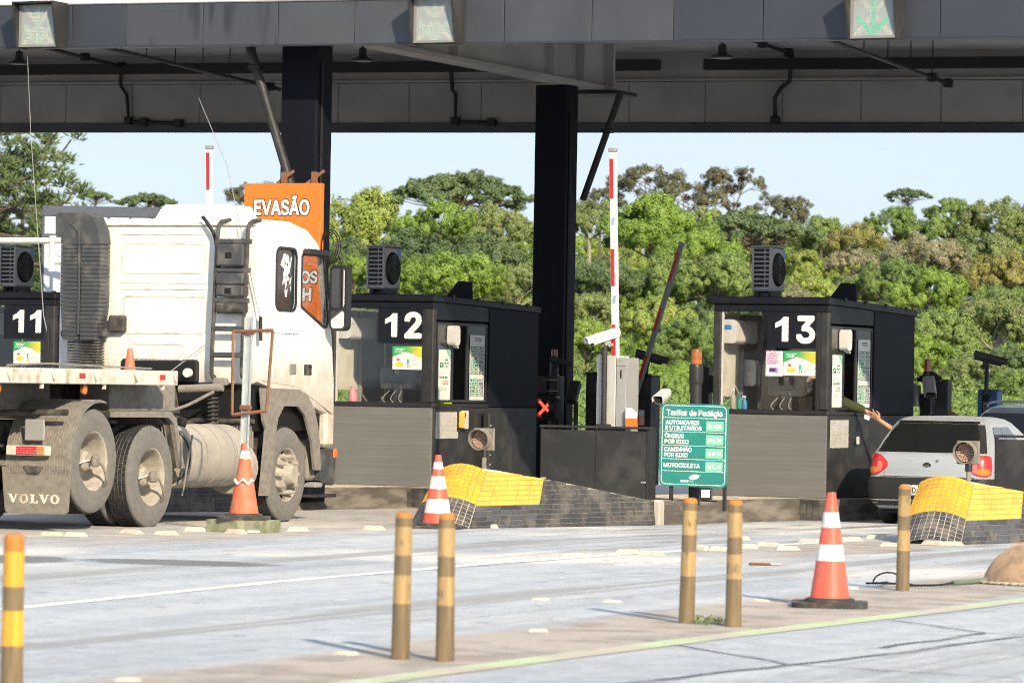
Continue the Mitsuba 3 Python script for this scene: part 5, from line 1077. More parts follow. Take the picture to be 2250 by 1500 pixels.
for a, b in ((2.36, 2.80), (2.13, 2.33)): L('mirror_glass', prism(rrect(1.36, 1.52, a, b, .04), .006, 'xz').apply_translation((0, 4.113, 0)), 'mirror', k)
# mudguards, bumper corner
fend = Polygon([(2.55, 1.45), (3.52, 1.44), (3.78, 1.37), (3.97, 1.21), (4.10, .95), (4.16, .54), (3.99, .54), (3.90, .86), (3.72, 1.14), (3.52, 1.25), (3.15, 1.255), (3.0, 1.12), (2.93, .9), (2.87, .55), (2.81, .28), (2.58, .28), (2.70, 1.0), (2.62, 1.10)])
L('front_mudguard', prism(fend, .03, 'yz').apply_translation((1.22, 0, 0)), 'beige_dust', smooth=25); L('front_mudguard', prism(fend, .11, 'yz').apply_translation((-1.25, 0, 0)), 'beige_dust', smooth=25)
L('arch_liner', prism(Polygon([(2.94, 1.30), (3.9, 1.30), (4.08, 1.0), (4.12, .6), (4.08, .6), (4.0, .98), (3.84, 1.24), (3.0, 1.25), (2.92, 1.1), (2.88, .6), (2.84, .6), (2.86, 1.1)]), .38, 'yz').apply_translation((.757, 0, 0)), 'dark_dust')
L('wheel_housing', box(.70, .75, 2.7, 4.1, .4, 1.4), 'dark_dust')
for i in range(9): L('housing_rib', tube([(.754, 3.42 + i * .075, 1.22), (.76, 3.50 + i * .075, .62)], .014, 5), 'dark_dust')
k = L('ribbed_guard', box(.42, 1.13, 2.60, 2.63, .58, 1.06, .006), 'beige_dust')
for i in range(22): L('guard_rib', box(.43 + i * .032, .444 + i * .032, 2.588, 2.601, .60, 1.05, .004), 'beige_dust', k)
L('guard_bar', tube([(.35, 2.56, 1.08), (1.16, 2.56, 1.085)], .028, 8), 'dark_dust', smooth=50)
L('lower_front', box(-1.22, 1.235, 4.32, 4.55, .79, 1.20, .04), 'white_paint')
L('bumper', trimesh.convex.convex_hull(np.array([(x, y, z) for x in (-1.22, 1.22) for y, z in ((4.18, .42), (4.18, .72), (4.56, .36), (4.62, .40), (4.62, .76), (4.40, .78))])), 'black_plastic')
L('step', box(.95, 1.20, 4.12, 4.32, .34, .40, .01), 'ac_grey'); L('side_lamp', box(1.222, 1.245, 4.52, 4.62, .67, .77, .01), 'amber_dull'); L('door_steps', box(.80, 1.16, 4.0, 4.35, .42, .9, .03), 'beige_dust')
# wheels
def tyre(w, R=.525, rim=.285):
    h = w / 2; return lathe([(rim, -h + .02), (rim + .02, -h + .005), (R - .13, -h - .008), (R - .05, -h), (R - .012, -h + .02), (R - .004, -h + .045), (R - .004, h - .045), (R - .012, h - .02), (R - .05, h), (R - .13, h + .008), (rim + .02, h - .005), (rim, h - .02)], 48, 'x')
def treads(w, R=.525, n=56, ribs=5):
    out, p = [], (w - .07) / ribs
    for j in range(ribs):
        for i in range(n):
            a0, a1 = 2 * PI * (i + .07 + .5 * (j % 2)) / n, 2 * PI * (i + .93 + .5 * (j % 2)) / n; x0, x1 = -w / 2 + .035 + j * p + .006, -w / 2 + .035 + (j + 1) * p - .006
            v = [(x, r * math.cos(a), r * math.sin(a)) for x in (x0, x1) for a in (a0, a1) for r in (R - .01, R + .006)]
            out.append(mesh(v, [(0, 1, 3), (0, 3, 2), (4, 7, 5), (4, 6, 7), (0, 4, 5), (0, 5, 1), (2, 3, 7), (2, 7, 6), (1, 5, 7), (1, 7, 3), (0, 2, 6), (0, 6, 4)]))
    return cat(out)
def wheel(x, y, z, dual, deep, front=False):
    k = lorry + '__wheel'; k = fresh(k); s = 1 if x > 0 else -1
    def W(name, m, mt, **kw):
        key = fresh(k + '__' + name); m = m.copy()
        if s < 0: m.apply_transform(np.diag([-1, 1, 1, 1.])); m.invert()
        m.apply_translation((x, y, z)); m.apply_transform(TF); scene[key] = ply(m, mt, **kw); return key
    for off in ((-.15, -.48) if dual else (-.15,)):
        t = tyre(.285); t.apply_translation((off, 0, 0)); W('tyre', t, 'sidewall' if True else 'tread', smooth=35)
        t = treads(.285); t.apply_translation((off, 0, 0)); tag(W('tread_blocks', t, 'tread'), kind='stuff')
    if not front:
        W('rim', lathe([(.292, -.02), (.30, -.012), (.285, -.02), (.27, -.06), (.262, -.24), (.20, -.27), (.11, -.27), (.11, -.16), (.09, -.13), (0, -.13)], 36, 'x'), 'rim_dust', smooth=35)
        W('hub', lathe([(.10, -.26), (.10, -.10), (.075, -.07), (0, -.07)], 20, 'x'), 'rim_dust', smooth=35)
        nuts = []
        for i in range(10): a = 2 * PI * i / 10; nuts.append(tube([(-.275, .165 * math.cos(a), .165 * math.sin(a)), (-.22, .165 * math.cos(a), .165 * math.sin(a))], .018, 6))
        W('nuts', cat(nuts), 'rim_dust'); W('inflation_pipe', cat([tube(smooth_line([(-.07, 0, 0), (.05, .04, -.02), (.055, .16, -.20), (-.02, .20, -.26)], 4), .014, 6), box(-.02, .04, -.06, .06, -.06, .06, .02)]), 'beige_dust', smooth=50)
        W('spoke_rod', tube([(-.09, -.26, -.03), (-.05, .0, .01)], .01, 5), 'ac_white')
    else:
        W('rim', lathe([(.292, -.02), (.30, -.012), (.285, -.02), (.272, -.05), (.262, -.10), (.22, -.075), (.15, -.03), (.12, .0), (.11, .06), (.09, .085), (0, .085)], 36, 'x'), 'rim_dust', smooth=35)
        for i in range(10):
            a = 2 * PI * i / 10; c = np.array([0, .205 * math.cos(a), .205 * math.sin(a)]); W('wheel_nut', tube([c + [-.075, 0, 0], c + [.02, 0, 0], c + [.021, 0, 0], c + [.05, 0, 0]], [.026, .026, .019, .017], 8), 'rim_dust', smooth=50)
        for i in range(10):
            a = 2 * PI * (i + .5) / 10; W('hand_hole', tube([(-.085, .242 * math.cos(a), .242 * math.sin(a)), (-.068, .242 * math.cos(a), .242 * math.sin(a))], .020, 8), 'deep_black')
wheel(1.235, 0, .525, True, True); wheel(1.235, -1.28, .70, False, True); wheel(1.235, 3.30, .50, False, False, True)
wheel(-1.235, 0, .525, True, True); wheel(-1.235, -1.28, .70, False, True); wheel(-1.235, 3.30, .50, False, False, True)
# chassis
L('chassis', cat([box(x - .04, x + .04, -2.0, 4.3, .82, 1.08, .01) for x in (-.42, .42)] + [box(-.42, .42, y, y + .1, .84, 1.04) for y in (-1.95, -.7, .7, 1.9, 2.4)]), 'dark_dust'); L('axle', tube([(-.9, 0, .525), (.9, 0, .525)], .11, 10), 'dark_dust', smooth=50); L('axle', tube([(-.9, -1.28, .70), (.9, -1.28, .70)], .08, 10), 'dark_dust', smooth=50); L('axle', tube([(-.9, 3.3, .5), (.9, 3.3, .5)], .07, 10), 'dark_dust', smooth=50)
L('gearbox', box(-.36, .36, 1.2, 3.6, .5, 1.2, .08), 'deep_black'); L('fifth_wheel', box(-.45, .45, -.9, .2, 1.1, 1.2, .03), 'dark_dust')
tk = lathe([(0, .95), (.30, .95), (.325, .96), (.335, .985), (.335, 2.33), (.325, 2.355), (0, 2.36)], 36, 'y'); tk.apply_translation((.90, 0, .715)); k = L('fuel_tank', tk, 'tank_dust', smooth=30)
for y in (1.28, 1.62, 1.95): L('strap', lathe([(.337, y), (.343, y), (.343, y + .05), (.337, y + .05), (.337, y)], 36, 'y').apply_translation((.90, 0, .715)), 'ac_grey' if y == 1.95 else 'tank_dust', k, smooth=30)
L('end_ring', lathe([(.285, .944), (.302, .944), (.302, .952), (.285, .952), (.285, .944)], 36, 'y').apply_translation((.90, 0, .715)), 'dark_dust', k); L('cap', tube([(.98, 1.15, 1.03), (1.0, 1.15, 1.12)], .05, 12), 'pipe_black', k, smooth=50)
sm = lathe([(0, 2.42), (.28, 2.42), (.295, 2.44), (.295, 2.56), (0, 2.57)], 28, 'y'); sm.apply_translation((.93, 0, .585)); L('air_tank', sm, 'tank_dust', smooth=30)
# cab suspension, hoses and clutter behind the cab
a = np.linspace(0, 2 * PI * 8, 96); L('coil_spring', tube(np.stack([.72 + .055 * np.cos(a), 2.45 + .055 * np.sin(a), 1.02 + a / (2 * PI * 8) * .36], 1), .012, 6), 'dark_dust', smooth=50)
L('damper', tube([(.72, 2.45, .95), (.72, 2.45, 1.45)], .028, 8), 'dark_dust', smooth=50); L('link_arm', tube([(.38, 2.3, 1.42), (.88, 2.36, 1.45)], .045, 10), 'beige_dust', smooth=50)
L('cab_bracket', trimesh.convex.convex_hull(np.array([(x, y, z) for y in (2.2, 2.28) for x, z in ((.10, .98), (.36, .92), (.44, 1.0), (.34, 1.48), (.22, 1.48))])), 'dark_dust')
L('cab_bracket', trimesh.convex.convex_hull(np.array([(x, y, z) for y in (2.05, 2.12) for x, z in ((-.20, 1.05), (.06, 1.0), (.20, 1.52), (.10, 1.56))])), 'dark_dust'); L('ladder_bracket', box(.74, .90, 2.38, 2.46, 1.47, 1.55, .01), 'beige_dust')
rs = np.random.default_rng(12)
for j in range(9):
    c = np.array([.02 + .1 * rs.normal(), 1.7 + .2 * rs.random(), 1.42 + .1 * rs.normal()]); a = np.linspace(0, 2 * PI * (1 + rs.random()), 18); r_ = .05 + .07 * rs.random()
    L('air_hose', tube(c + np.stack([r_ * np.cos(a), .05 * a / 6, r_ * np.sin(a)], 1), .009, 5), 'ac_grey' if j % 2 else 'dark_dust')
L('air_hose', tube(smooth_line([(.0, 1.8, 1.30), (.25, 2.0, 1.2), (.5, 2.1, 1.22), (.8, 2.3, 1.4)], 6), .018, 6), 'beige_dust', smooth=50)
L('strap_cable', tube([(.24, 2.2, 1.55), (.66, 2.42, 1.93)], .006, 5), 'ac_grey')
g1 = Polygon([(-.85, 1.195), (.42, 1.195), (.56, 1.12), (.78, .60), (.68, .60), (.50, 1.06), (.38, 1.13), (-.85, 1.135)])
L('wheel_guard', prism(g1, .05, 'yz').apply_translation((1.17, 0, 0)), 'beige_dust'); L('wheel_guard_shell', prism(g1, .60, 'yz').apply_translation((.565, 0, 0)), 'dark_dust')
for i in range(16): L('guard_rib', tube([(.60 + i * .034, .36, 1.12), (.60 + i * .034, .49, 1.05), (.60 + i * .034, .665, .62)], .009, 4), 'beige_dust')
L('inflation_rod', tube([(1.26, .86, .95), (1.27, .62, .32)], .011, 5), 'beige_dust')
# rear mudguard over the lifted axle, lamp, flap
ang = np.linspace(math.radians(78), math.radians(192), 15); arc = np.stack([-1.28 + .615 * np.cos(ang), .70 + .60 * np.sin(ang)], 1)
arc2 = np.stack([-1.28 + .60 * np.cos(ang), .70 + .585 * np.sin(ang)], 1); k = L('rear_mudguard', prism(Polygon(np.vstack([arc, arc2[::-1]])), .72, 'yz').apply_translation((.57, 0, 0)), 'beige_dust', smooth=30)
for i in range(24): L('guard_rib', tube(np.stack([np.full(15, .585 + i * .0295), -1.28 + .619 * np.cos(ang), .70 + .604 * np.sin(ang)], 1), .007, 4), 'beige_dust', k)
L('support_tube', tube([(.40, -1.93, 1.165), (1.27, -1.93, 1.185)], .03, 10), 'dark_dust', smooth=50); L('lamp_plate', box(.80, 1.02, -1.945, -1.92, .90, 1.11, .01), 'ac_grey')
k = L('tail_lamp', box(.62, 1.10, -1.985, -1.935, .755, .85, .008), 'beam_white')
for i in range(4):
    z = .762 + i * .0215; L('red_lens', box(.735, .965, -1.992, -1.986, z, z + .018, .003), 'tail_red', k); L('amber_lens', box(.968, 1.045, -1.992, -1.986, z, z + .018, .003), 'tail_orange', k); L('clear_lens', box(.63, .732, -1.992, -1.986, z, z + .018, .003), 'beam_white', k)
L('flap_bar', box(.42, 1.27, -1.90, -1.84, .645, .70, .008), 'beige_dust'); L('flap_clip', prism([(.76, .645), (1.0, .645), (.94, .575), (.83, .575)], .02, 'xz').apply_translation((0, -1.905, 0)), 'dark_dust')
k = L('mudflap', prism(Polygon([(.565, .21), (.60, .18), (1.24, .185), (1.27, .215), (1.285, .64), (.52, .64)]), .012, 'xz').apply_translation((0, -1.88, 0)), 'beige_dust')
def slab(c, h):
    """heavy seriffed capitals for the moulded lettering on the flap"""
    if c == 'V': s = [Polygon([(0, h), (.32 * h, h), (.62 * h, .25 * h), (.50 * h, 0), (.46 * h, 0)]), Polygon([(.86 * h, h), (1.0 * h, h), (.60 * h, 0), (.46 * h, 0)]), sbox(-.07 * h, .9 * h, .42 * h, h), sbox(.76 * h, .9 * h, 1.1 * h, h)]; w = 1.03 * h
    elif c == 'O': s = [affinity.scale(Point(.5 * h, .5 * h).buffer(.5 * h, 12), 1.0, 1.04).difference(affinity.scale(Point(.5 * h, .5 * h).buffer(.5 * h, 12), .46, .74))]; w = 1.0 * h
    else: s = [sbox(.12 * h, 0, .42 * h, h), sbox(0, 0, .85 * h, .12 * h), sbox(0, .9 * h, .54 * h, h), sbox(.73 * h, 0, .85 * h, .36 * h)]; w = .85 * h
    return shapely.union_all(s), w
x_ = .605
for c in 'VOLVO':
    g, w = slab(c, .088); g = affinity.scale(g, 1.1, 1, origin=(0, 0)); m = prism(affinity.translate(g, x_, .285), .006, 'xz'); m.apply_translation((0, -1.8865, 0)); L('lettering', m, 'beam_white', k); x_ += w * 1.1 + .022
# ---------------------------------------------------------------- flatbed trailer coupled to the lorry
TR = TF
tr = thing('flatbed_trailer', 'empty flatbed trailer with a dusty white side rail coupled to the white lorry', 'trailer')
def R_(name, m, mt, parent=None, **k): return obj(name, m, mt, parent or tr, TR, **k)
rail = R_('side_rail', box(1.23, 1.30, -8.6, .42, 1.462, 1.612, .008), 'beam_white'); R_('side_rail', box(-1.30, -1.23, -8.6, .42, 1.462, 1.612, .008), 'beam_white'); R_('end_rail', box(-1.228, 1.228, .36, .418, 1.465, 1.61, .006), 'beam_white')
R_('deck', box(-1.228, 1.228, -8.6, .358, 1.585, 1.606), 'beige_dust')
for i in range(9):
    y = .30 - i * .88; h_ = tube(smooth_line([(1.305, y, 1.575), (1.325, y + .01, 1.535), (1.32, y + .03, 1.50), (1.305, y + .06, 1.515)], 3), .010, 5); R_('hook', h_, 'beam_white', rail, smooth=50)
    if i % 2 == 0: R_('reflector', box(1.3005, 1.304, y - .30, y - .18, 1.515, 1.57), 'tail_red', rail)
for i in range(6): R_('rail_cleat', box(1.25, 1.28, .12 - i * 1.3, .15 - i * 1.3, 1.415, 1.461), 'beam_white', rail)
R_('main_beam', box(.40, .52, -8.4, -.9, 1.12, 1.58, .01), 'beige_dust'); R_('main_beam', box(-.52, -.40, -8.4, -.9, 1.12, 1.58, .01), 'beige_dust')
for i in range(10): R_('cross_member', box(-1.22, 1.22, -.9 - i * .8, -.82 - i * .8, 1.47, 1.58, .006), 'beige_dust')
R_('coupling_box', box(.60, .95, -.43, 1.06, 1.19, 1.462, .01), 'beige_dust'); R_('apron', box(-1.1, .355, -.72, .36, 1.22, 1.46, .01), 'dark_dust')
for y in (-3.25, -1.5): R_('marker_lamp', lathe([(0, 0), (.045, 0), (.05, .03), (0, .05)], 16, 'x').apply_translation((1.20, y, 1.41)), 'amber_dull', smooth=40)
for x in (-.85, .85): R_('landing_leg', cat([box(x - .07, x + .07, -3.45, -3.3, .75, 1.5, .01), box(x - .05, x + .05, -3.43, -3.32, .35, .75, .01), box(x - .14, x + .14, -3.5, -3.25, .30, .35, .01)]), 'dark_steel')
R_('landing_leg', box(1.05, 1.2, -3.42, -3.28, .72, 1.46, .01), 'beige_dust'); R_('rope', tube(smooth_line([(1.28, -3.2, 1.63), (1.2, -2.3, 1.655), (1.1, -1.6, 1.65), (1.26, -.6, 1.635), (1.1, .2, 1.63)], 6), .010, 5), 'beige_dust', smooth=50)
for x in (-1.0, 1.0):
    for y in (-6.6, -7.85):
        w_ = fresh(tr + '__wheel'); t = tyre(.285); t.apply_translation((x, y, .525)); t.apply_transform(TR); scene[w_ + '__tyre'] = ply(t, 'sidewall', smooth=35); t = lathe([(.29, -.1), (.1, -.05), (0, -.05), (0, .05), (.1, .05), (.29, .1)], 24, 'x'); t.apply_translation((x, y, .525)); t.apply_transform(TR); scene[w_ + '__rim'] = ply(t, 'beige_dust', smooth=30)

for n_, w_, c_ in (('dark_pane', .90, [.012, .03, .034]), ('light_tint', .32, [.02, .03, .03])):
    scene[n_] = {'type': 'blendbsdf', 'weight': {'type': 'rgb', 'value': w_}, 'a': {'type': 'thindielectric', 'int_ior': 1.5}, 'b': {'type': 'twosided', 'bsdf': {'type': 'principled', 'base_color': {'type': 'rgb', 'value': c_}, 'roughness': .1}}}
# ---------------------------------------------------------------- lane equipment
def Pz(name, m, mt, parent=None, **k): return obj(name, m, mt, parent, PZ, **k)
def barrier_wall(x0, x1, y, zt, lab, seam):
    k = thing('barrier_wall', lab, 'barrier'); zb = .10
    Pz('panel', box(x0 + .03, seam - .008, y + .012, y + .03, zb, zt - .05), 'dark_steel', k); Pz('panel', box(seam + .008, x1 - .03, y + .012, y + .03, zb, zt - .05), 'dark_steel', k)
    for a, b in ((x0, x0 + .03), (seam - .012, seam + .012), (x1 - .03, x1)): Pz('frame_post', box(a, b, y - .004, y + .05, zb, zt - .03, .005), 'frame_black', k)
    Pz('top_cap', box(x0 - .01, x1 + .02, y - .02, y + .20, zt - .028, zt, .006), 'dark_steel', k); Pz('end_panel', box(x1 + .002, x1 + .02, y, y + .19, zb, zt - .03), 'frame_black', k)
    for z, x in ((.42, x0 + .05), (.40, x1 - .05)): Pz('hinge', box(x - .04, x + .03, y - .006, y + .011, z, z + .02, .004), 'ac_grey', k)
barrier_wall(-18.84, -17.46, 42.2, 1.055, 'long low black steel wall standing on the tiled island between booths 12 and 13', -18.12)
barrier_wall(-13.26, -11.9, 42.2, 1.055, 'low black steel wall at the right edge beside the silver car', -12.55)
def boom(pts, w, lab, cells, group='striped barrier arms'):
    k = thing('barrier_boom', lab, 'barrier', group); a, b = np.array(pts[0], float), np.array(pts[1], float); d = (b - a) / np.linalg.norm(b - a); Lh = np.linalg.norm(b - a)
    M = np.eye(4); M[:3, 2] = d; x = np.cross([0, 1, 0], d); x /= np.linalg.norm(x); M[:3, 0] = x; M[:3, 1] = np.cross(d, x); M[:3, 3] = a; M = PZ @ M
    obj('arm', box(-w / 2, w / 2, -.03, .03, 0, Lh, .008), 'cone_white' if lab.startswith(('upright', 'top')) else 'grey_paint', k, M); obj('end_cap', box(-w / 2 - .008, w / 2 + .008, -.036, .036, Lh + .001, Lh + .05, .008), 'ac_grey', k, M)
    for t0, t1 in cells: obj('red_band', box(-w / 2 + .008, w * .16, -.0335, -.0302, t0, t1), 'red_paint', k, M)
    return k, M
k, M = boom([(-17.985, 42.42, 1.80), (-18.068, 42.42, 4.28)], .082, 'upright red and white barrier arm beside the white camera', [(.06, .45), (.90, 1.34), (1.93, 2.40)])
for t in (.70, 1.62):
    for j in range(3): obj('blue_mark', prism([(-.022 + j * .014, t), (-.013 + j * .014, t), (-.003 + j * .014, t + .085), (-.012 + j * .014, t + .085)], .002, 'xz').apply_translation((0, -.0325, 0)), 'sky_blue', k, M)
boom([(-23.40, 42.4, 1.7), (-23.475, 42.4, 4.36)], .075, 'top of a red and white barrier arm rising above the lorry cab', [(.1, .55), (.95, 1.4), (2.16, 2.62)])
boom([(-21.69, 51.8, 1.26), (-20.98, 51.8, 3.55)], .072, 'dark tilted red and grey barrier arm in the shade left of the tariff sign', [(0, .1), (.40, .75), (1.12, 1.45), (1.85, 2.3)])
k = thing('barrier_cabinet', 'light grey barrier cabinet under the upright red and white arm', 'cabinet')
Pz('case', box(-18.17, -17.96, 42.36, 42.76, .18, 1.885, .006), 'ac_grey2', k); Pz('door', box(-17.955, -17.83, 42.37, 42.76, .18, 1.86, .006), 'ac_grey', k); Pz('side_rail', box(-18.205, -18.176, 42.38, 42.7, .18, 1.89), 'ac_white', k)
Pz('lock', box(-17.905, -17.885, 42.362, 42.3695, 1.62, 1.72, .004), 'frame_black', k); Pz('door_seam', box(-17.95, -17.835, 42.366, 42.3695, 1.76, 1.766), 'frame_black', k)
for n_, lab, x, y, z, w, h, mt in (('barrier_cabinet', 'dark barrier cabinet in the shade at the foot of the tilted arm', -21.64, 51.95, .12, .34, 1.56, 'dark_steel'), ('barrier_cabinet', 'dark cabinet in the shade just left of the light grey cabinet', -22.37, 51.95, .12, .24, 1.59, 'dark_steel')):
    k = thing(n_, lab, 'cabinet'); Pz('case', box(x - w / 2, x + w / 2, y, y + .35, z, z + h, .008), mt, k); Pz('cap', box(x - w / 2 - .008, x + w / 2 + .008, y - .01, y + .36, z + h + .001, z + h + .02, .006), 'frame_black', k)
k = thing('arm_rest', 'small white and orange block on the black wall right of the light grey cabinet', 'block'); q = prism([(-17.80, 1.15), (-17.80, 1.265), (-17.775, 1.275), (-17.70, 1.215), (-17.70, 1.15)], .12, 'xz').apply_translation((0, 42.3, 0)); Pz('white_top', q, 'cone_white', k); Pz('orange_base', box(-17.80, -17.70, 42.3, 42.42, 1.04, 1.149), 'orange_sign', k)
k = thing('arm_rest', 'small shaded grey and orange block behind the white and orange one', 'block'); Pz('grey_top', box(-21.68, -21.46, 51.5, 51.7, 1.10, 1.20, .008), 'ac_grey', k); Pz('orange_base', box(-21.68, -21.46, 51.5, 51.7, .98, 1.099), 'cone_faded', k)
def cctv(lab, p, yaw, pitch, shell, post=None, size=1.0, bracket='ac_grey'):
    """camera in a long housing; yaw 0 looks towards the road's near end, positive turns it to the right"""
    k = thing('security_camera', lab, 'security camera'); s = size
    M = PZ @ shift(*p) @ rot('z', yaw) @ rot('x', pitch)
    obj('housing', prism(rrect(-.058 * s, .058 * s, -.05 * s, .05 * s, .03 * s), .34 * s, 'xz').apply_translation((0, -.17 * s, 0)), shell, k, M, smooth=40)
    hood = rrect(-.072 * s, .072 * s, -.03 * s, .066 * s, .035 * s).difference(rrect(-.064 * s, .064 * s, -.06 * s, .058 * s, .03 * s)); obj('hood', prism(hood, .42 * s, 'xz').apply_translation((0, -.24 * s, 0)), shell, k, M, smooth=40)
    obj('front_plate', prism(rrect(-.052 * s, .052 * s, -.045 * s, .045 * s, .026 * s), .006, 'xz').apply_translation((0, -.17 * s - .007, 0)), 'frame_black', k, M); obj('lens', lathe([(0, 0), (.028 * s, 0), (.03 * s, .012), (.022 * s, .02), (0, .014)], 16, 'y').apply_transform(rot('z', 180)).apply_translation((0, -.17 * s - .008, 0)), 'deep_black', k, M, smooth=40)
    obj('bracket', cat([box(-.025 * s, .025 * s, -.03 * s, .05 * s, -.10 * s, -.052 * s, .008), box(-.035 * s, .035 * s, .0, .07 * s, -.125 * s, -.095 * s, .008)]), bracket, k, M)
    if post: Pz('pole', tube(post, .033, 12), 'dark_steel', k, smooth=50); Pz('base', box(post[0][0] - .07, post[0][0] + .07, post[0][1] - .07, post[0][1] + .07, post[0][2] - .01, post[0][2] + .02, .005), 'dark_steel', k)
    return k
cctv('white security camera on a grey pole in front of the upright barrier arm', (-18.08, 42.30, 2.10), -46, 18, 'letter_white', [(-18.075, 42.3, 1.06), (-18.08, 42.3, 1.985)], 1.0)
cctv('dark security camera on a short post above the shaded cabinet by the tilted arm', (-21.55, 52.05, 1.95), 112, 15, 'dark_steel', [(-21.62, 52.1, 1.70), (-21.6, 52.1, 1.85)], 1.15, 'frame_black')
cctv('small shaded security camera beside the light grey barrier cabinet', (-22.40, 51.3, 1.42), 15, 32, 'dark_steel', [(-22.40, 51.4, .2), (-22.40, 51.4, 1.30)], 1.2)
cctv('pale security camera on a curved bracket at the upper left corner of the tariff sign', (-17.44, 42.55, 1.41), 8, 12, 'ac_white', None, .95)
k = thing('camera_bracket', 'curved pale pipe bracket behind the upper left corner of the tariff sign', 'bracket'); Pz('pipe', tube(smooth_line([(-17.43, 42.56, 1.31), (-17.42, 42.56, 1.24), (-17.36, 42.56, 1.19), (-17.05, 42.48, 1.19)], 5), .022, 8), 'ac_white', k, smooth=50)
cctv('dark security camera on a post above the blue scanner column at the right', (-17.22, 54.4, 2.02), 112, 14, 'dark_steel', [(-17.25, 54.45, 1.5), (-17.25, 54.45, 1.95)], 1.15, 'frame_black')
cctv('shaded security camera in the equipment cluster behind booth 13', (-16.70, 50.2, 1.58), 22, 26, 'ac_grey', None, 1.15, 'frame_black')
cctv('small dark camera under the amber lamp by the black column', (-22.72, 51.5, 1.87), 112, 16, 'dark_steel', None, .8, 'frame_black')
def beacon(lab, x, y, z0, z1, r, lit='amber'):
    k = thing('amber_beacon', lab, 'beacon'); Pz('pole', tube([(x, y, z0), (x, y, z1 - .42)], r, 16), 'dark_steel', k, smooth=50)
    Pz('collar', lathe([(0, 0), (r * 1.12, 0), (r * 1.25, .03), (r * 1.25, .20), (r * 1.05, .235), (0, .235)], 20).apply_translation((x, y, z1 - .419)), 'frame_black', k, smooth=35)
    Pz('lens', lathe([(0, 0), (r * .95, 0), (r * .98, .12), (r * .85, .165), (0, .18)], 20).apply_translation((x, y, z1 - .183)), lit, k, smooth=40)
    return k
beacon('amber beacon on a thick grey pole behind the tariff sign', -17.045, 42.62, .15, 1.985, .066)
beacon('shaded amber beacon on the dark equipment mast beside the black column', -22.84, 51.6, .1, 2.06, .05)
beacon('shaded amber beacon on the equipment mast behind booth 13', -16.80, 50.4, .1, 1.985, .05)
k = thing('equipment_mast', 'dark mast with boxes and a red cross signal beside the black column', 'mast'); Pz('mast', box(-22.93, -22.76, 51.62, 51.8, .1, 1.66, .01), 'frame_black', k)
Pz('grey_box', box(-23.02, -22.86, 51.38, 51.5, 1.40, 1.66, .015), 'dark_steel', k); Pz('black_box', box(-22.85, -22.72, 51.42, 51.56, 1.38, 1.68, .015), 'frame_black', k); Pz('clamp', box(-22.86, -22.70, 51.41, 51.42, 1.44, 1.455), 'ac_grey', k); Pz('clamp', box(-22.86, -22.70, 51.41, 51.42, 1.60, 1.615), 'ac_grey', k)
k = thing('lane_cross_signal', 'round black signal showing a lit red cross beside the black column', 'traffic signal'); cx, cz = -22.835, 1.205
Pz('housing', box(cx - .17, cx + .17, 51.3, 51.5, cz - .18, cz + .17, .03), 'frame_black', k); Pz('hood', lathe([(.13, 0), (.14, 0), (.14, .16), (.13, .16), (.13, 0)], 24, 'y').apply_translation((cx, 51.13, cz)), 'frame_black', k, smooth=40)
D_ = []
for i in range(-7, 8):
    for s in (-1, 1):
        for w in (-1, 0, 1): D_.append(box(-.0055, .0055, 0, .006, -.0055, .0055).apply_translation((cx + i * .0125 + w * .010, 51.29, cz + s * (i * .0125 - w * .010))))
scene['red_glow'] = {'type': 'diffuse', 'reflectance': {'type': 'rgb', 'value': [.6, .04, .03]}}
a = stuff(Pz('red_leds', cat(D_), 'red_glow', k)); scene[a]['emitter'] = {'type': 'area', 'radiance': {'type': 'rgb', 'value': [.95, .07, .045]}}
k = thing('equipment_box', 'black low box in the shade behind the long black wall', 'box'); Pz('case', box(-22.55, -22.05, 52.35, 52.6, .1, 1.20, .02), 'deep_black', k); Pz('pipe', tube([(-22.6, 52.3, 1.05), (-22.1, 52.3, 1.03)], .03, 8), 'dark_steel', k)
k = thing('equipment_mast', 'dark mast with a side box seen between the beacon pole and booth 13', 'mast'); Pz('mast', box(-20.66, -20.52, 51.8, 51.95, .1, 1.83, .008), 'frame_black', k); Pz('side_box', box(-20.50, -20.26, 51.8, 51.95, 1.46, 1.71, .01), 'dark_steel', k); Pz('side_box', box(-20.82, -20.68, 51.8, 51.95, 1.46, 1.72, .01), 'frame_black', k)
k = thing('equipment_mast', 'dark wide mast with boxes behind booth 13', 'mast'); Pz('mast', box(-16.92, -16.58, 50.62, 50.8, .1, 1.70, .01), 'dark_steel', k); Pz('grey_box', box(-17.06, -16.90, 50.3, 50.45, 1.33, 1.62, .015), 'ac_grey', k); Pz('dark_box', box(-16.89, -16.72, 50.35, 50.55, 1.20, 1.50, .015), 'frame_black', k)
Pz('bracket', cat([box(-16.95, -16.62, 50.4, 50.5, 1.66, 1.72, .01), tube([(-16.9, 50.42, 1.72), (-16.72, 50.38, 1.78), (-16.60, 50.38, 1.70)], .03, 6)]), 'frame_black', k)
k = thing('scanner_column', 'blue column with a dark lettered stripe behind the silver car', 'scanner'); Pz('column', box(-17.40, -17.10, 54.5, 54.75, .0, 1.565, .012), 'scanner_blue', k); Pz('dark_stripe', box(-17.325, -17.225, 54.485, 54.498, .0, 1.56, .004), 'deep_black', k); Pz('top_cap', box(-17.405, -17.095, 54.49, 54.76, 1.567, 1.58), 'frame_black', k)
m = sign_text('SICK', .055, 0, 0, 0, .003); m.apply_transform(rot('y', -90)); m.apply_translation((-17.247, 54.485, 1.22)); Pz('lettering', m, 'ac_grey', k)
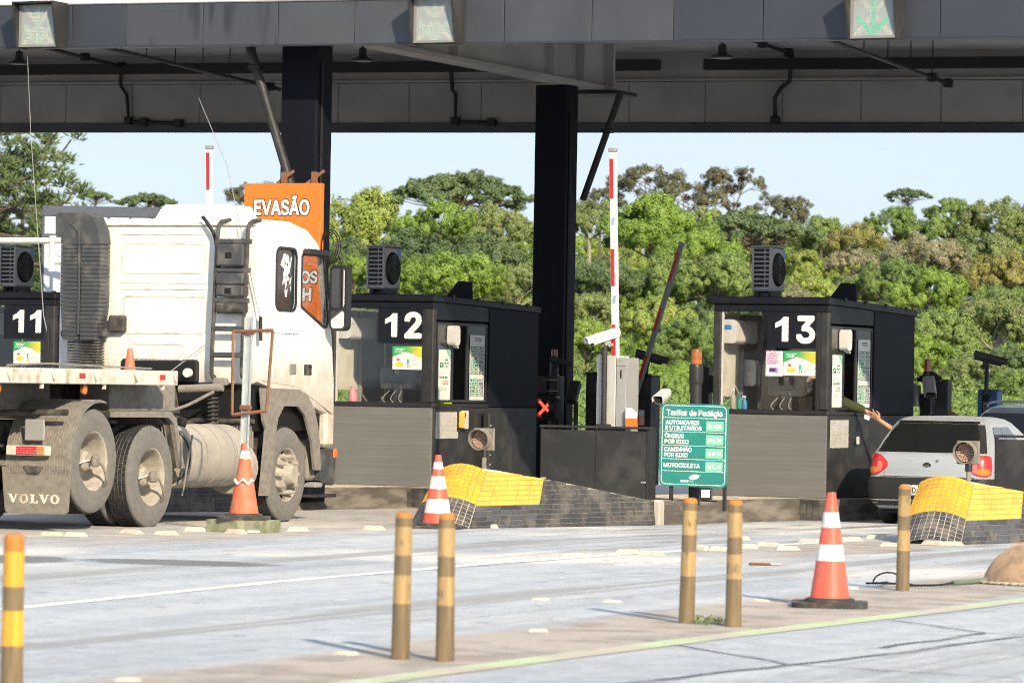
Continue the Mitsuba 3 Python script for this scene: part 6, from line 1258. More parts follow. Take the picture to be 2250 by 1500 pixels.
# tariff board
k = thing('tariff_sign', 'green toll tariff board lettered Tarifas de Pedágio on two posts', 'sign'); w_, h_ = .845, .965
SF = PZ @ shift(-17.385, 42.36, .375) @ rot('y', .55)
def S_(name, m, mt, **kw): return obj(name, m, mt, k, SF, **kw)
S_('board', prism(rrect(0, w_, 0, h_, .065), .022, 'xz'), 'sign_green', smooth=30)
def fx(l): return (l - 60) / 600 * w_
def fz(l): return (1 - (l - 575) / 755) * h_
S_('border', prism(rrect(.022, w_ - .02, .022, h_ - .02, .055).difference(rrect(.030, w_ - .028, .030, h_ - .028, .048)), .003, 'xz').apply_translation((0, -.003, 0)), 'letter_white')
for l in (705, 832, 957, 1080, 1190): S_('line', box(.031, w_ - .029, -.003, -.0005, fz(l) - .003, fz(l) + .003), 'letter_white')
T_ = lambda t, h, l0, l1, b: S_('lettering', sign_text(t, h, fx(l0), fz(b), -.0002, .003, .0012, width=fx(l1) - fx(l0)), 'letter_white')
T_('Tarifas de Pedágio', .062, 112, 612, 682); T_('AUTOMOVEIS', .046, 105, 405, 765); T_('E UTILITÁRIOS', .046, 105, 428, 816); T_('ÔNIBUS', .046, 100, 272, 888); T_('POR EIXO', .046, 100, 316, 940)
T_('CAMINHÃO', .046, 98, 345, 1011); T_('POR EIXO', .046, 98, 312, 1062); T_('MOTOCICLETA', .046, 95, 420, 1156)
for (a, b), t in zip(((730, 825), (855, 950), (978, 1072), (1097, 1192)), ('R$ 23,30', 'R$ 23,30', 'R$ 19,50', 'R$ 11,70')):
    S_('price_plate', box(fx(468), fx(622), -.006, -.0005, fz(b - 4), fz(a), .002), 'sign_mint'); S_('price', sign_text(t, .038, fx(545), (fz(a) + fz(b)) / 2 - .017, -.0062, .002, .001, align='c', width=.17), 'letter_white')
leaf = shapely.union_all([affinity.rotate(affinity.scale(Point(fx(372), fz(1240)).buffer(1, 12), .062, .030), 8), Polygon([(fx(318), fz(1252)), (fx(350), fz(1245)), (fx(345), fz(1232))]), Polygon([(fx(398), fz(1225)), (fx(432), fz(1222)), (fx(400), fz(1244))])])
S_('logo_leaf', prism(leaf, .003, 'xz').apply_translation((0, -.0032, 0)), 'letter_white'); T_('eco', .030, 250, 322, 1288); S_('lettering', sign_text('VIA', .026, fx(326), fz(1288), -.0002, .003, 0, width=fx(370) - fx(326)), 'sign_mint')
Pz('post', box(-17.27, -17.23, 42.39, 42.43, .1, .80, .004), 'dark_steel', k); Pz('post', box(-16.60, -16.56, 42.39, 42.43, .1, .80, .004), 'dark_steel', k)
k = thing('floodlight', 'small grey floodlight with a white panel on the kerb under the tariff board', 'floodlight'); Pz('frame', box(-16.83, -16.68, 42.25, 42.29, .225, .365, .01), 'dark_steel', k); Pz('panel', box(-16.808, -16.70, 42.245, 42.2495, .255, .345), 'letter_white', k); Pz('cable', tube(smooth_line([(-16.75, 42.3, .22), (-16.9, 42.2, .215), (-17.0, 42.3, .215), (-16.6, 42.22, .215)], 5), .008, 5), 'pipe_black', k)
def warning_light(x, y, z, lab, zb):
    k = thing('warning_light', lab, 'traffic signal', 'round warning lights on the tiled noses'); M = PZ @ shift(x, y, z)
    obj('back_plate', box(-.125, .125, .10, .14, -.125, .125, .008), 'warn_grey', k, M)
    M2 = M @ rot('z', 9); a = np.linspace(0, 2 * PI, 33); V = []
    for r_ in (.110, .118):
        for yy in (0, 1): V += [(r_ * math.cos(t), (.02 - .13 * (.35 + .65 * (.5 + .5 * math.sin(t)))) if yy else .10, r_ * math.sin(t)) for t in a]
    n = 33; F_ = []
    for i in range(n - 1):
        for A, B in ((0, 1), (3, 2), (2, 0), (1, 3)): F_ += [(A * n + i, A * n + i + 1, B * n + i + 1), (A * n + i, B * n + i + 1, B * n + i)]
    obj('hood', mesh(V, F_), 'warn_grey', k, M2, smooth=40); obj('lens', lathe([(0, 0), (.10, .0), (.105, .01), (.105, .03), (0, .03)], 28, 'y').apply_translation((0, .05, 0)), 'deep_black', k, M2)
    D_ = []; dot = trimesh.creation.icosphere(1, .0062)
    for r_, c in ((0, 1), (.016, 6), (.032, 12), (.048, 18), (.064, 24), (.080, 30), (.094, 34)):
        for i in range(c): D_.append(dot.copy().apply_translation((r_ * math.cos(2 * PI * i / c), .048, r_ * math.sin(2 * PI * i / c))))
    stuff(obj('lens_dots', cat(D_), 'lens_dot', k, M2)); Pz('post', tube([(x + .02, y + .08, zb), (x + .02, y + .08, z - .115)], .028, 10), 'beige_dust', k, smooth=50); Pz('collar', tube([(x + .02, y + .08, z - .20), (x + .02, y + .08, z - .12)], .04, 10), 'frame_black', k)
warning_light(-18.43, 39.62, .905, 'round warning light on the tiled nose in front of booth 12', .4)
warning_light(-12.82, 39.75, .885, 'round warning light on the right-hand tiled nose in front of the car', .4)

# ---------------------------------------------------------------- bollards, cones, studs and small things on the road
def bollard(x, y, lab, bright=False, lean=0.0, h=.80):
    k = thing('bollard', lab, 'bollard', 'striped flexible posts on the dusty strip'); M = PZ @ shift(x, y, 0) @ rot('y', lean)
    r0, r1 = .052, .046
    R = lambda t: r0 + (r1 - r0) * t
    for i, (a, b, mt) in enumerate(((0, .38, 'post_brown'), (.38, .575, 'y'), (.575, .71, 'post_brown'), (.71, .905, 'y'), (.905, .965, 'post_brown' if not bright else 'post_cap'))):
        obj('yellow_band' if mt == 'y' else ('base' if i == 0 else 'brown_band'), tube([(0, 0, a * h), (0, 0, b * h)], [R(a), R(b)], 24, i == 0), ('post_bright' if bright else 'post_yellow') if mt == 'y' else mt, k, M, smooth=50)
    obj('cap', lathe([(0, 0), (R(.965), 0), (R(.965), .012), (R(1) * .9, .026), (R(1) * .5, .034), (R(1) * .2, .03), (0, .03)], 24).apply_translation((0, 0, .965 * h)), 'post_cap', k, M, smooth=40)
bollard(-9.28, 15.03, 'bright yellow and brown bollard at the far left edge', True)
bollard(-9.42, 19.27, 'left bollard of the nearer pair left of centre', lean=.5); bollard(-9.15, 19.27, 'right bollard of the nearer pair left of centre', lean=-.2)
bollard(-9.40, 23.41, 'left bollard of the pair under the tariff board', lean=.9); bollard(-9.02, 23.26, 'right bollard of the pair under the tariff board'); bollard(-9.63, 28.38, 'single bollard right of the large cone, in front of the car', lean=.3)
def cone(x, y, z, h, rb, base, lab, bands, mt='cone_orange', rot_=20, flange=True):
    k = thing('traffic_cone', lab, 'traffic cone'); M = PZ @ shift(x, y, z) @ rot('z', rot_)
    hb = .035 if base > .3 else .02
    if base: obj('base', prism(rrect(-base / 2, base / 2, -base / 2, base / 2, base * .16), hb, 'xy'), 'rubber_black', k, M); obj('collar', lathe([(rb * 1.28, hb + .001), (rb * 1.22, hb + .022), (rb * 1.02, hb + .03), (rb * 1.0, hb + .001), (rb * 1.28, hb + .001)], 28), 'rubber_black', k, M)
    R = lambda t: rb + (.030 - rb) * t
    for a, b, c in bands: obj('white_sleeve' if c == 'w' else 'orange_body', tube([(0, 0, hb + a * (h - hb)), (0, 0, hb + b * (h - hb))], [R(a) + (.002 if c == 'w' else 0), R(b) + (.002 if c == 'w' else 0)], 28, False), 'cone_white' if c == 'w' else mt, k, M, smooth=50)
    if flange: obj('tip', lathe([(.0, h - .002), (.022, h), (.031, h - .006), (.033, h - .03), (.026, h - .045), (.032, h - .06), (.034, h - .075), (.03, h - .08)], 20), mt, k, M, smooth=40)
    return k, M
B_ = [(0, .375, 'o'), (.375, .525, 'w'), (.525, .68, 'o'), (.68, .82, 'w'), (.82, 1, 'o')]
cone(-9.32, 25.89, 0, .80, .142, .53, 'large clean orange cone with two white sleeves at the right', B_)
cone(-18.03, 37.72, -.03, .79, .165, .55, 'orange cone with torn white sleeves beside the middle tiled nose', [(0, .18, 'o'), (.18, .375, 'w'), (.375, .52, 'o'), (.52, .70, 'w'), (.70, .8, 'o'), (.8, .9, 'w'), (.9, 1, 'o')])
k, M = cone(-18.66, 34.55, .125, .76, .152, .50, 'battered faded orange cone on a mossy concrete block beside the lorry', [(0, .46, 'o'), (.463, .62, 'o'), (.62, .79, 'o'), (.79, .9, 'w'), (.9, 1, 'o')], 'cone_faded', flange=False)
obj('torn_sleeve', patch(lambda a, b: ((.124 - .055 * b) * math.cos(a), (.124 - .055 * b) * math.sin(a), .37 + .09 * b + .02 * math.sin(7 * a)), np.linspace(-2.9, -.5, 26), [0, .3]), 'cone_white', k, M)
k = thing('concrete_block', 'mossy concrete block under the battered cone', 'block'); pr = Polygon([(-.29, -.20), (.06, -.24), (.11, -.19), (.29, -.19), (.29, .2), (-.29, .2)]).buffer(.02); Pz('block', prism(pr, .122, 'xy').apply_translation((-18.66, 34.55, .002)), 'mossy_concrete', k); Pz('white_corner', box(-18.50, -18.365, 34.336, 34.341, .006, .03), 'cone_white', k)
k = thing('steel_channel', 'galvanised steel channel standing in the battered cone', 'post'); Pz('channel', tube([(-18.665, 34.55, .75), (-18.625, 34.55, 2.13)], .001, 4) if False else cat([box(-.042, .042, -.004, .004, 0, 1.45), box(-.042, -.036, -.03, -.004, 0, 1.45), box(.036, .042, -.03, -.004, 0, 1.45)]).apply_transform(rot('y', 1.2)).apply_translation((-18.665, 34.55, .70)), 'galv', k)
k = thing('rusty_frame', 'rusty empty rectangular frame hanging on the steel channel beside the lorry', 'frame'); c = [(-18.765, 34.46, 1.17), (-18.77, 34.46, 2.0), (-18.375, 34.56, 2.02), (-18.43, 34.56, 1.215)]
for i in range(4): Pz('bar', tube([c[i], c[(i + 1) % 4]], .017, 4), 'rust', k)
Pz('clamp', box(-18.71, -18.58, 34.50, 34.535, 1.22, 1.27, .008), 'rust', k); Pz('clamp', box(-18.69, -18.56, 34.50, 34.535, 1.975, 2.02, .008), 'rust', k)
cone(0, 0, 0, .24, .055, 0, 'x', []) if False else None
k = thing('small_cone', 'small faded orange cone standing on the flatbed trailer deck behind the cab', 'traffic cone'); cm = lathe([(.0, 0), (.06, 0), (.058, .02), (.028, .22), (.022, .235), (0, .235)], 20); cm.apply_translation((.85, .2, 1.607)); obj('body', cm, 'cone_faded', k, TF, smooth=40); obj('band', lathe([(.045, .09), (.0475, .09), (.0405, .14), (.038, .14), (.045, .09)], 20).apply_translation((.85, .2, 1.607)), 'cone_faded', k, TF)
STUDS = [(-19.45, 32.19), (-19.24, 32.26), (-19.21, 33.27), (-18.81, 33.24), (-19.07, 34.28), (-18.50, 34.1), (-18.37, 35.17), (-18.15, 36.45), (-17.79, 38.5), (-13.8, 31.69), (-13.78, 32.86), (-13.51, 32.75), (-13.59, 34.13), (-13.36, 34.11), (-13.38, 34.78), (-13.46, 35.63), (-12.96, 34.81), (-13.62, 37.22), (-13.56, 38.3), (-13.67, 39.4), (-12.66, 36.95), (-12.58, 38.01), (-12.34, 37.9), (-11.23, 25.21), (-9.8, 21.96), (-9.94, 26.15), (-10.72, 25.29), (-9.81, 16.98), (-9.8, 19.37), (-14.42, 37.32), (-10.01, 28.28)]
rs = np.random.default_rng(8)
for x, y in STUDS:
    big = y > 30 or x > -9.9; s = 1.0 if y > 30 else .5
    v = [(sx * (.115 - .03 * t) * s + .006 * rs.normal(), sy * (.05 - .015 * t), t * (.042 if y > 30 else .018) * (.8 + .3 * rs.random())) for t in (0, 1) for sx in (-1, 1) for sy in (-1, 1)]
    key = fresh('road_stud'); m = trimesh.convex.convex_hull(np.array(v)); m.apply_transform(PZ @ shift(x, y, float(gnd(y)) + .001) @ rot('z', 12 * rs.normal() + 8)); scene[key] = ply(m, 'stud')
    tag(key, 'dusty pale raised road stud in front of the toll lanes' if y > 30 else 'small worn pale stud on the roadway or dusty strip', 'road stud', 'raised studs in front of the lanes' if y > 30 else 'worn studs near the bollards')
k = thing('clay_dome', 'rounded clay coloured concrete dome at the right edge of the road', 'dome'); m = trimesh.creation.icosphere(4, 1.0); m.vertices *= [.52, .52, .42]; n = meshkit.fbm(m.vertices * 6 + 3, 3, 2); m.vertices *= (1 + .03 * (n - .5))[:, None]; m.apply_translation((-9.08, 30.35, -.06)); Pz('body', m, 'clay', k, smooth=True)
Pz('broken_edge', cat([box(-.03 - .02 * rs.random(), .03, -.03, .03, 0, .025, .01).apply_transform(rot('z', 360 * rs.random())).apply_translation((-9.08 + .6 * math.cos(a), 30.35 + .6 * math.sin(a), .0)) for a in np.linspace(-2.6, -1.0, 14)]), 'concrete', k)
k = thing('hose', 'grey green hose lying on the dusty strip beside the clay dome', 'hose'); Pz('hose', tube(smooth_line([(-9.58, 29.45, .02), (-9.52, 29.8, .02), (-9.47, 30.2, .025), (-9.42, 30.75, .02), (-9.2, 31.6, .02), (-8.8, 32.2, .02)], 6), .022, 8), 'hose_green', k, smooth=50)
k = thing('cable_coil', 'black cable coiled on the ground beside the single bollard', 'cable'); a = np.linspace(0, PI * 1.0, 14); Pz('loop', tube(np.stack([-9.92 + .13 * np.cos(a), 28.9 + 0 * a, .02 + .09 * np.sin(a)], 1), .007, 6), 'pipe_black', k, smooth=50)
Pz('tangle', cat([tube(smooth_line([(-10.12 + .1 * rs.random(), 28.9 + .1 * j, .02), (-9.95 + .08 * rs.random(), 28.75 + .15 * rs.random(), .03), (-9.75, 28.9 + .1 * rs.random(), .02)], 5), .009, 5) for j in range(4)]), 'pipe_black', k); Pz('lead', tube(smooth_line([(-9.75, 28.9, .015), (-9.6, 29.1, .015), (-9.58, 29.45, .02)], 5), .009, 5), 'pipe_black', k)
k = thing('weed_tuft', 'low green weeds between the two bollards under the tariff board', 'weeds'); rs = np.random.default_rng(31); c = np.stack([-9.25 + .10 * rs.normal(size=26), 23.45 + .10 * rs.normal(size=26), .01 + .02 * rs.random(26)], 1); stuff(Pz('leaves', leaf_cards(c, np.tile([0, 0, 1.0], (26, 1)), np.full(26, .04), 14, .010, rs), 'leaf_mid', k))
k = thing('debris', 'scrap of brown debris lying on the road by the large cone', 'debris'); Pz('scrap', box(-.09, .09, -.05, .05, 0, .02, .008).apply_transform(rot('z', 30)).apply_translation((-12.02, 31.6, .002)), 'rust', k); Pz('chip', box(-.04, .05, -.03, .03, 0, .015, .005).apply_translation((-11.9, 31.65, .002)), 'stud', k)
# ---------------------------------------------------------------- behind the lorry at the left
k = thing('lattice_gantry', 'white lattice gantry of pipes behind booth 11 at the left edge', 'gantry')
for pts, r in (([(-46.5, 68, 4.28), (-39.4, 68, 4.28)], .065), ([(-41.15, 68, 3.84), (-39.4, 68, 3.84)], .045), ([(-41.22, 68, 3.66), (-41.22, 68, 4.38)], .075), ([(-40.85, 68, 2.0), (-40.85, 68, 4.28)], .035), ([(-40.4, 68, 3.84), (-40.4, 68, 4.28)], .035), ([(-40.4, 68, 4.26), (-39.7, 68, 3.84)], .04), ([(-41.15, 68, 4.05), (-40.85, 68, 3.86)], .03), ([(-41.1, 68.2, -.3), (-41.1, 68.2, 3.84)], .04), ([(-46, 68, -.3), (-46, 68, 4.4)], .075)):
    Pz('pipe', tube(pts, r, 8), 'white_plain', k, smooth=50)
k = thing('box_trailer', 'pale blue panelled box trailer with dark frame rails parked behind the lorry', 'trailer'); BF = np.eye(4)
bx = lambda n_, a, b, c, d, e, f, mt: obj(n_, box(a, b, c, d, e, f, .01), mt, k, BF)
bx('body', -9.6, -6.95, 80, 84, .9, 4.98, 'pale_blue')
for z0, z1 in ((4.82, 5.03), (4.38, 4.46), (.8, .9)): bx('frame_rail', -9.64, -6.92, 79.96, 80, z0, z1, 'rail_blue')
for x in np.linspace(-9.62, -6.95, 7): bx('frame_post', x - .025, x + .025, 79.95, 79.99, .9, 4.82, 'rail_blue')
for x in (-9.2, -7.4): k2 = obj('wheel', lathe([(0, -.12), (.5, -.12), (.5, .12), (0, .12)], 20, 'x').apply_translation((x, 80.6, .3)), 'rubber_black', k, BF)
# ---------------------------------------------------------------- cars
def car(key, RG, F, paint, wagon=False):
    Z = np.array([r[0] for r in RG])
    def at(z): return [float(np.interp(z, Z, [r[i] for r in RG])) for i in (1, 2, 3, 4)]
    def pt(s, z, off=0.0):
        """s runs round the plan: 0..1 left side front to rear, 1..2 rear left corner, 2..3 rear, 3..4 rear right corner, 4..5 right side, 5..6 front"""
        w, yr, yf, r = at(z)
        if s < 1: q = (-w, yf - .5 + (yr + r - yf + .5) * s); n = (-1, 0)
        elif s < 2: a = PI + (s - 1) * PI / 2; q = (-w + r + r * math.cos(a), yr + r + r * math.sin(a)); n = (math.cos(a), math.sin(a))
        elif s < 3: q = (-w + r + (2 * w - 2 * r) * (s - 2), yr - .03 * math.sin(PI * (s - 2))); n = (0, -1)
        elif s < 4: a = 1.5 * PI + (s - 3) * PI / 2; q = (w - r + r * math.cos(a), yr + r + r * math.sin(a)); n = (math.cos(a), math.sin(a))
        elif s < 5: q = (w, yr + r + (yf - .5 - yr - r) * (s - 4)); n = (1, 0)
        else:
            t = (s - 5) * PI; q = (w * math.cos(t), yf - .5 + .5 * math.sin(t)); n = (math.cos(t), math.sin(t))
        return np.array([q[0] + n[0] * off, q[1] + n[1] * off, z + off * .25])
    ss = np.concatenate([np.linspace(0, 1, 12)[:-1], np.linspace(1, 2, 7)[:-1], np.linspace(2, 3, 9)[:-1], np.linspace(3, 4, 7)[:-1], np.linspace(4, 5, 12)[:-1], np.linspace(5, 6, 13)])
    zs = np.unique(np.concatenate([np.linspace(Z[0], Z[-1], 30), Z]))
    V = np.array([[pt(s, z) for s in ss] for z in zs]); nz, ns = V.shape[:2]; f = []
    for i in range(nz - 1):
        for j in range(ns - 1): a = i * ns + j; f += [(a, a + 1, a + ns + 1), (a, a + ns + 1, a + ns)]
    v = np.vstack([V.reshape(-1, 3), V[-1].mean(0) + [0, 0, .012], V[0].mean(0)])
    for j in range(ns - 1): a = (nz - 1) * ns + j; f += [(a, a + 1, len(v) - 2), (j + 1, j, len(v) - 1)]
    obj('body', mesh(v, f), paint, key, F, smooth=38)
    def on(name, s0, s1, z0, z1, mt, off=.005, n=9, parent=None): return obj(name, patch(lambda s, z: pt(s, z, off), np.linspace(s0, s1, n), np.linspace(z0, z1, 6), .004), mt, parent or key, F, smooth=30)
    return pt, on
def round_wheel(key, x, y, R, F, w=.17):
    k = fresh(key + '__wheel'); t = lathe([(R * .62, -w / 2), (R - .03, -w / 2), (R, -w / 2 + .03), (R, w / 2 - .03), (R - .03, w / 2), (R * .62, w / 2), (R * .62, -w / 2)], 32, 'x').apply_translation((x, y, R)).apply_transform(F); scene[k + '__tyre'] = ply(t, 'rubber_black', smooth=35)
    t = lathe([(R * .62, -.05), (R * .5, -.02), (.05, .0), (0, .0), (0, .04), (R * .62, .04)], 24, 'x').apply_translation((x, y, R)).apply_transform(F); scene[k + '__rim'] = ply(t, 'ac_grey', smooth=35)
CF = PZ @ shift(-15.20, 45.62, float(gnd(46.5)))
c1 = thing('hatchback_car', 'silver hatchback with a black bumper stopped beside the toll window', 'car')
RG = [(z_, w_ * .955, a_, b_, c_) for z_, w_, a_, b_, c_ in [(.20, .70, .10, 3.66, .12), (.27, .78, .03, 3.76, .14), (.42, .815, .0, 3.82, .17), (.585, .815, .0, 3.80, .17), (.60, .80, .035, 3.74, .16), (.70, .80, .04, 3.66, .16), (.80, .795, .055, 3.5, .16), (.87, .785, .08, 3.0, .17), (.91, .77, .11, 2.75, .18), (1.0, .738, .19, 2.55, .18), (1.10, .70, .285, 2.35, .18), (1.20, .655, .385, 2.12, .18), (1.27, .615, .47, 1.97, .17), (1.315, .565, .56, 1.82, .15), (1.338, .47, .68, 1.65, .12)]]
pt, on = car(c1, RG, CF, 'car_silver')
on('bumper', .86, 4.14, .24, .588, 'bumper_black', .012, 40); on('bumper_strip', 1.0, 3.9, .30, .312, 'ac_grey', .0175, 30); on('rear_window', 1.62, 3.30, .90, 1.25, 'tinted_glass', .006, 26); on('window_shelf', 1.6, 3.4, 1.258, 1.28, 'deep_black', .006, 22)
on('corner_trim', 3.31, 3.62, .90, 1.24, 'bumper_black', .0065, 8)
for a, b in ((.68, .915), (.30, .64)): on('side_window', a, b, .925, 1.215, 'tinted_glass', .005)
for a, b in ((4.085, 4.32), (4.36, 4.70)): on('side_window', a, b, .925, 1.215, 'window_sky', .005)
def lamp(name, sc, sw, zc, zh, off, mt, parent=None):      # rounded patch that wraps the corner
    sq = lambda u, v: pt(sc + sw * u * math.sqrt(1 - .34 * v * v), zc + zh * v * math.sqrt(1 - .34 * u * u), off)
    return obj(name, patch(sq, np.linspace(-1, 1, 13), np.linspace(-1, 1, 9), .004), mt, parent or c1, CF, smooth=30)
for sg in (-1, 1):
    k = lamp('tail_light', 2.5 + sg * .94, .52, .742, .132, .010, 'tail_red'); lamp('amber_lens', 2.5 + sg * .93, .36, .672, .038, .0155, 'tail_orange', k); lamp('reversing_lens', 2.5 + sg * .55, .075, .715, .07, .0155, 'tail_pale', k)
on('hatch_seam', 2.0, 3.0, .598, .604, 'frame_black', .008, 12)
k = obj('badge', lathe([(0, 0), (.05, 0), (.055, .006), (0, .012)], 24, 'y').apply_transform(np.diag([1, -1, .8, 1])).apply_translation((.0, .022, .735)), 'frame_black', c1, CF); obj('lettering', sign_text('Ford', .022, 0, .726, .0105, .002, align='c'), 'chrome', k, CF); obj('lock', lathe([(0, 0), (.018, 0), (.018, .008), (0, .008)], 16, 'y').apply_translation((.13, .015, .80)), 'chrome', c1, CF)
obj('lettering', sign_text('FIESTA', .026, -.56, .622, .034, .002), 'dark_steel', c1, CF)
k = obj('number_plate', box(-.30, .10, -.045, -.034, .375, .505, .006), 'plate', c1, CF); obj('lettering', sign_text('AHD·3', .07, -.27, .40, -.0452, .002, width=.22), 'letter_black', k, CF); obj('bolt', cat([box(-.19, -.17, -.048, -.0455, .488, .498), box(-.19, -.17, -.048, -.0455, .381, .389)]), 'frame_black', k, CF)
obj('red_ribbon', tube(smooth_line([(.10, .43, 1.215), (.14, .41, 1.19), (.12, .40, 1.16), (.18, .385, 1.13)], 4), .012, 5), 'red_paint', c1, CF); obj('underbody', box(-.68, .68, .3, 3.5, .14, .24), 'deep_black', c1, CF); obj('exhaust', tube([(.32, .02, .2), (.32, .4, .21)], .022, 10), 'ac_grey', c1, CF)
for x in (-.71, .71):
    for y in (.74, 3.05): round_wheel(c1, x, y, .285, CF)
k = thing('estate_car', 'pale blue silver car with roof rails ahead of the silver hatchback', 'car'); EF = PZ @ shift(-15.95, 51.3, float(gnd(52))) @ rot('z', -9)
RG2 = [(.24, .80, .08, 4.0, .14), (.5, .88, .0, 4.2, .18), (.8, .88, .03, 4.1, .18), (.98, .85, .10, 3.3, .2), (1.05, .82, .16, 3.1, .2), (1.2, .76, .28, 2.9, .2), (1.4, .68, .42, 2.6, .2), (1.5, .60, .55, 2.4, .18), (1.535, .48, .7, 2.2, .15)]
pt2, on2 = car(k, RG2, EF, 'car_blue'); on2('rear_window', 1.5, 3.5, 1.08, 1.42, 'window_sky', .006, 20); on2('side_window', 4.05, 4.4, 1.08, 1.40, 'window_sky', .005); on2('side_window', .5, .92, 1.08, 1.40, 'tinted_glass', .005); on2('bumper', .9, 4.1, .3, .6, 'rubber_black', .01, 30)
for x in (-.62, .62): obj('roof_rail', tube(smooth_line([(x, .62, 1.50), (x, .75, 1.565), (x, 1.4, 1.585), (x, 2.1, 1.565), (x, 2.25, 1.50)], 5), .018, 8), 'ac_grey', k, EF, smooth=50)
for x in (-.77, .77):
    for y in (.85, 3.3): round_wheel(k, x, y, .33, EF, .2)

# ---------------------------------------------------------------- people
from manifold3d import Manifold, Mesh as MMesh
_ico = trimesh.creation.icosphere(2, 1.0).vertices
def limb(chains, refine=.012, n=6):
    """one continuous skin round chains of joints [(point, radius), ...]"""
    M = None
    for ch in chains:
        for (a, ra), (b, rb) in zip(ch[:-1], ch[1:]):
            h = Manifold.hull_points(np.vstack([np.array(a) + _ico * np.asarray(ra), np.array(b) + _ico * np.asarray(rb)])); M = h if M is None else M + h
    m = M.refine_to_length(refine).to_mesh(); t = trimesh.Trimesh(m.vert_properties[:, :3], m.tri_verts, process=True); trimesh.smoothing.filter_taubin(t, iterations=n); return t
def hand(wrist, d, palm_n, s=1.0, curl=.5, pinch=True):
    """palm and five fingers; d points along the hand, palm_n out of the palm"""
    d = np.array(d, float); d /= np.linalg.norm(d); pn = np.array(palm_n, float); pn -= d * (pn @ d); pn /= np.linalg.norm(pn); side = np.cross(d, pn); w = np.array(wrist, float); ch = []
    kn = [w + d * .085 * s + side * o * s for o in (-.030, -.010, .010, .028)]
    for q in kn: ch.append([(w, .024 * s), (q, .0125 * s)])
    ch.append([(kn[0], .0125 * s), (kn[3], .0120 * s)])
    for i, (q, L) in enumerate(zip(kn, (.080, .088, .082, .066))):
        c = curl + .16 * i if not (pinch and i == 0) else curl * .75
        p, a = q, 0.0; C = [(p, .0105 * s)]
        for seg, f in ((.46, .6), (.32, 1.0), (.22, .8)):
            a += c * f; p = p + (d * math.cos(a) + pn * math.sin(a)) * L * seg * s; C.append((p, (.0095 - .0012 * len(C)) * s))
        ch.append(C)
    t0 = w + d * .025 * s - side * .024 * s; t1 = t0 + (d * .6 - side * .55 + pn * .5) * .045 * s; t2 = t1 + (d * .85 + pn * .5 + side * .1) * .034 * s; t3 = t2 + (d * .8 + pn * .35 + side * .3) * .026 * s
    ch.append([(t0, .017 * s), (t1, .0125 * s), (t2, .0105 * s), (t3, .008 * s)]); return ch
def head(c, f, r=.098):
    """skull, jaw, nose, ears and neck stub; f is the facing direction"""
    c, f = np.array(c, float), np.array(f, float) / np.linalg.norm(f); u = np.array([0, 0, 1.0]); s = np.cross(f, u)
    return [[(c + u * .035, r * np.array([.93, .93, 1.0])), (c - u * .045 + f * .018, .078)], [(c - u * .045 + f * .018, .07), (c - u * .095 + f * .050, .038)], [(c + f * .092 - u * .005, .012), (c + f * .112 - u * .032, .014)], [(c + s * .094 - u * .01, .018), (c + s * .098 - u * .035, .012)], [(c - s * .094 - u * .01, .018), (c - s * .098 - u * .035, .012)],
            [(c + f * .085 - u * .062, .012), (c + f * .088 - u * .062 + s * .02, .009)], [(c - u * .08, .055), (c - u * .20, .058)]]
def person(lab, F, hc, face, neck, sh, body, arm, shirt, skin, hand_d, palm, legs=(), hairr=.104, sleeve_end=.92, s=1.0):
    k = thing('person', lab, 'person'); (S, E, W) = [np.array(x, float) for x in arm]
    other = np.array(sh[1], float); ch = head(hc, face) + [[(neck, .06), (body[0], .13)], [(S, .052), (E, .043)], [(E, .042), (W, .027)], [(body[0], .13), (body[1], .15)], [(other, .052), (other + [0.05, .02, -.28], .042)], [(other + [0.05, .02, -.28], .042), (other + [.22, -.02, -.38], .03)], [(other + [.22, -.02, -.38], .028), (other + [.30, -.03, -.40], .02)]] + hand(W, hand_d, palm, s) + list(legs)
    obj('body', limb(ch, .010, 5), skin, k, F, smooth=True)
    We = E + (W - E) * sleeve_end
    sc = [[(S, .074), (E, .084)], [(E, .084), (We, .054)], [(body[0] + np.array([0, 0, .06]), .125), (body[0], .145)], [(body[0], .145), (body[1], .165)], [(S, .064), (body[0] + np.array([0, 0, .08]), .09)], [(other, .064), (body[0] + np.array([0, 0, .08]), .09)], [(other, .064), (other + [.05, .02, -.28], .053)], [(other + [.05, .02, -.28], .053), (other + [.18, -.01, -.36], .04)]]
    if sleeve_end < .1: sc = [c for i, c in enumerate(sc) if i not in (1, 7)]
    obj('shirt', limb(sc, .02, 4), shirt, k, F, smooth=True); c = np.array(hc, float); f = np.array(face, float); f /= np.linalg.norm(f)
    obj('hair', limb([[(c + [0, 0, .05] - f * .012, hairr), (c - f * .04 + [0, 0, .0], hairr * .95)]], .02, 2), 'hair', k, F, smooth=True)
    for sg in (-1, 1):
        e = c + f * .093 + np.cross(f, [0, 0, 1]) * .032 * sg + np.array([0, 0, .012]); m = trimesh.creation.icosphere(2, .010); m.apply_translation(e); obj('eye', m, 'deep_black', k, F)
    return k
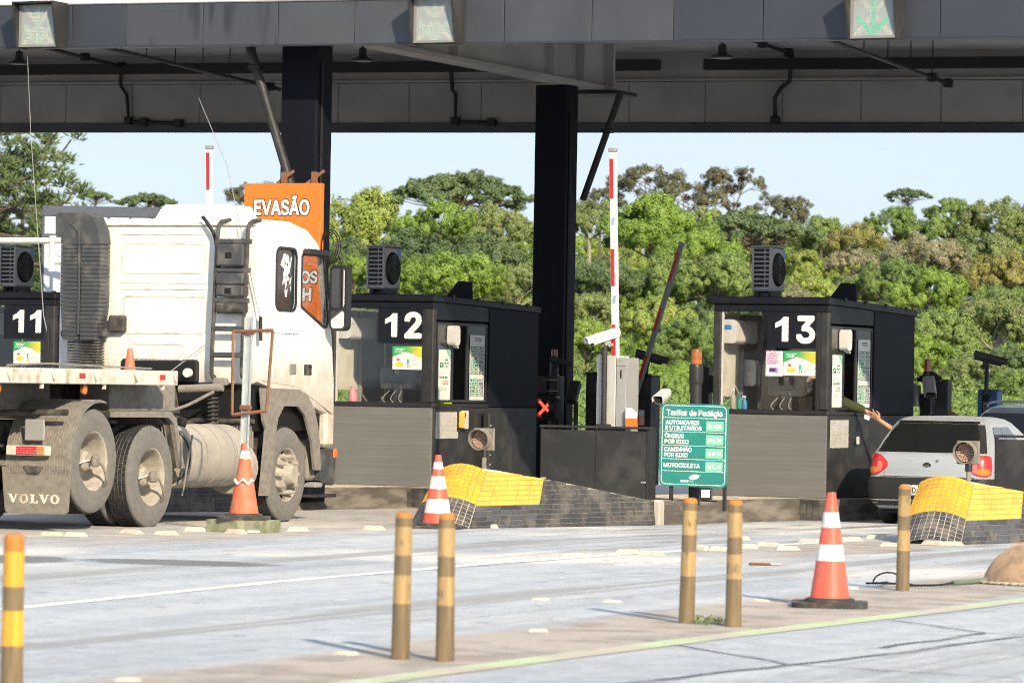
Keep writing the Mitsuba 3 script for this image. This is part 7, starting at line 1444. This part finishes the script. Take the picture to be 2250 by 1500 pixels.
# toll collector inside booth 13, right arm out of the window
BF13 = PZ @ shift(-16.71, 46.2, 0)
person('toll collector in a dark green sleeve reaching out of the window of booth 13', BF13, (-.52, .98, 1.86), (1, .15, -.1), np.array([-.55, .98, 1.70]), [None, np.array([-.52, 1.16, 1.60])], [np.array([-.55, .98, 1.48]), np.array([-.58, .98, 1.12])],
       [(-.48, .80, 1.60), (-.14, .80, 1.385), (.145, .955, 1.283)], 'sleeve', 'skin', (.85, .38, -.32), (-.1, -.2, -1), [[(np.array([-.58, .90, 1.10]), .085), (np.array([-.2, .86, 1.05]), .065)], [(np.array([-.2, .86, 1.05]), .06), (np.array([-.2, .86, .55]), .045)], [(np.array([-.58, 1.06, 1.10]), .085), (np.array([-.2, 1.08, 1.05]), .065)], [(np.array([-.2, 1.08, 1.05]), .06), (np.array([-.2, 1.08, .55]), .045)]])
k = thing('stool', 'dark stool under the toll collector in booth 13', 'stool'); obj('seat', lathe([(0, .92), (.19, .92), (.19, .97), (0, .97)], 20).apply_translation((-.58, .98, 0)), 'deep_black', k, BF13); obj('leg', tube([(-.58, .98, .2), (-.58, .98, .92)], .03, 8), 'deep_black', k, BF13)
person('toll collector in a bright yellow green vest sitting inside booth 12', PZ @ shift(-22.19, 46.2, 0), (-.42, 1.02, 1.80), (1, -.1, -.15), np.array([-.45, 1.02, 1.64]), [None, np.array([-.42, 1.20, 1.54])], [np.array([-.45, 1.02, 1.42]), np.array([-.48, 1.02, 1.06])],
       [(-.42, .84, 1.54), (-.34, .80, 1.26), (-.28, 1.0, 1.24)], 'hi_vis', 'skin_dark', (.2, 1, 0), (0, 0, -1))
k = thing('banknote', 'small pale banknote passed from hand to hand at the window of booth 13', 'banknote'); m = patch(lambda a, b: (.205 + .05 * a, .93 + .012 * math.sin(3 * a) + .02 * b, 1.188 + .055 * b - .02 * a), np.linspace(-.6, .6, 7), [-.5, 0, .5], .0012); obj('note', m, 'plate', k, BF13)
# driver of the silver car; his left arm comes out of the window
person('driver of the silver car reaching a bare arm up to the toll window', PZ, (-15.52, 47.55, 1.13), (-.35, 1, .1), np.array([-15.52, 47.52, .97]), [None, np.array([-15.30, 47.5, .88])], [np.array([-15.52, 47.50, .75]), np.array([-15.50, 47.42, .45])],
       [(-15.76, 47.55, .90), (-16.12, 47.40, .955), (-16.375, 47.235, 1.155)], 'dark_steel', 'skin', (-.62, -.35, .62), (.2, 1, .35), sleeve_end=.02, hairr=.10)
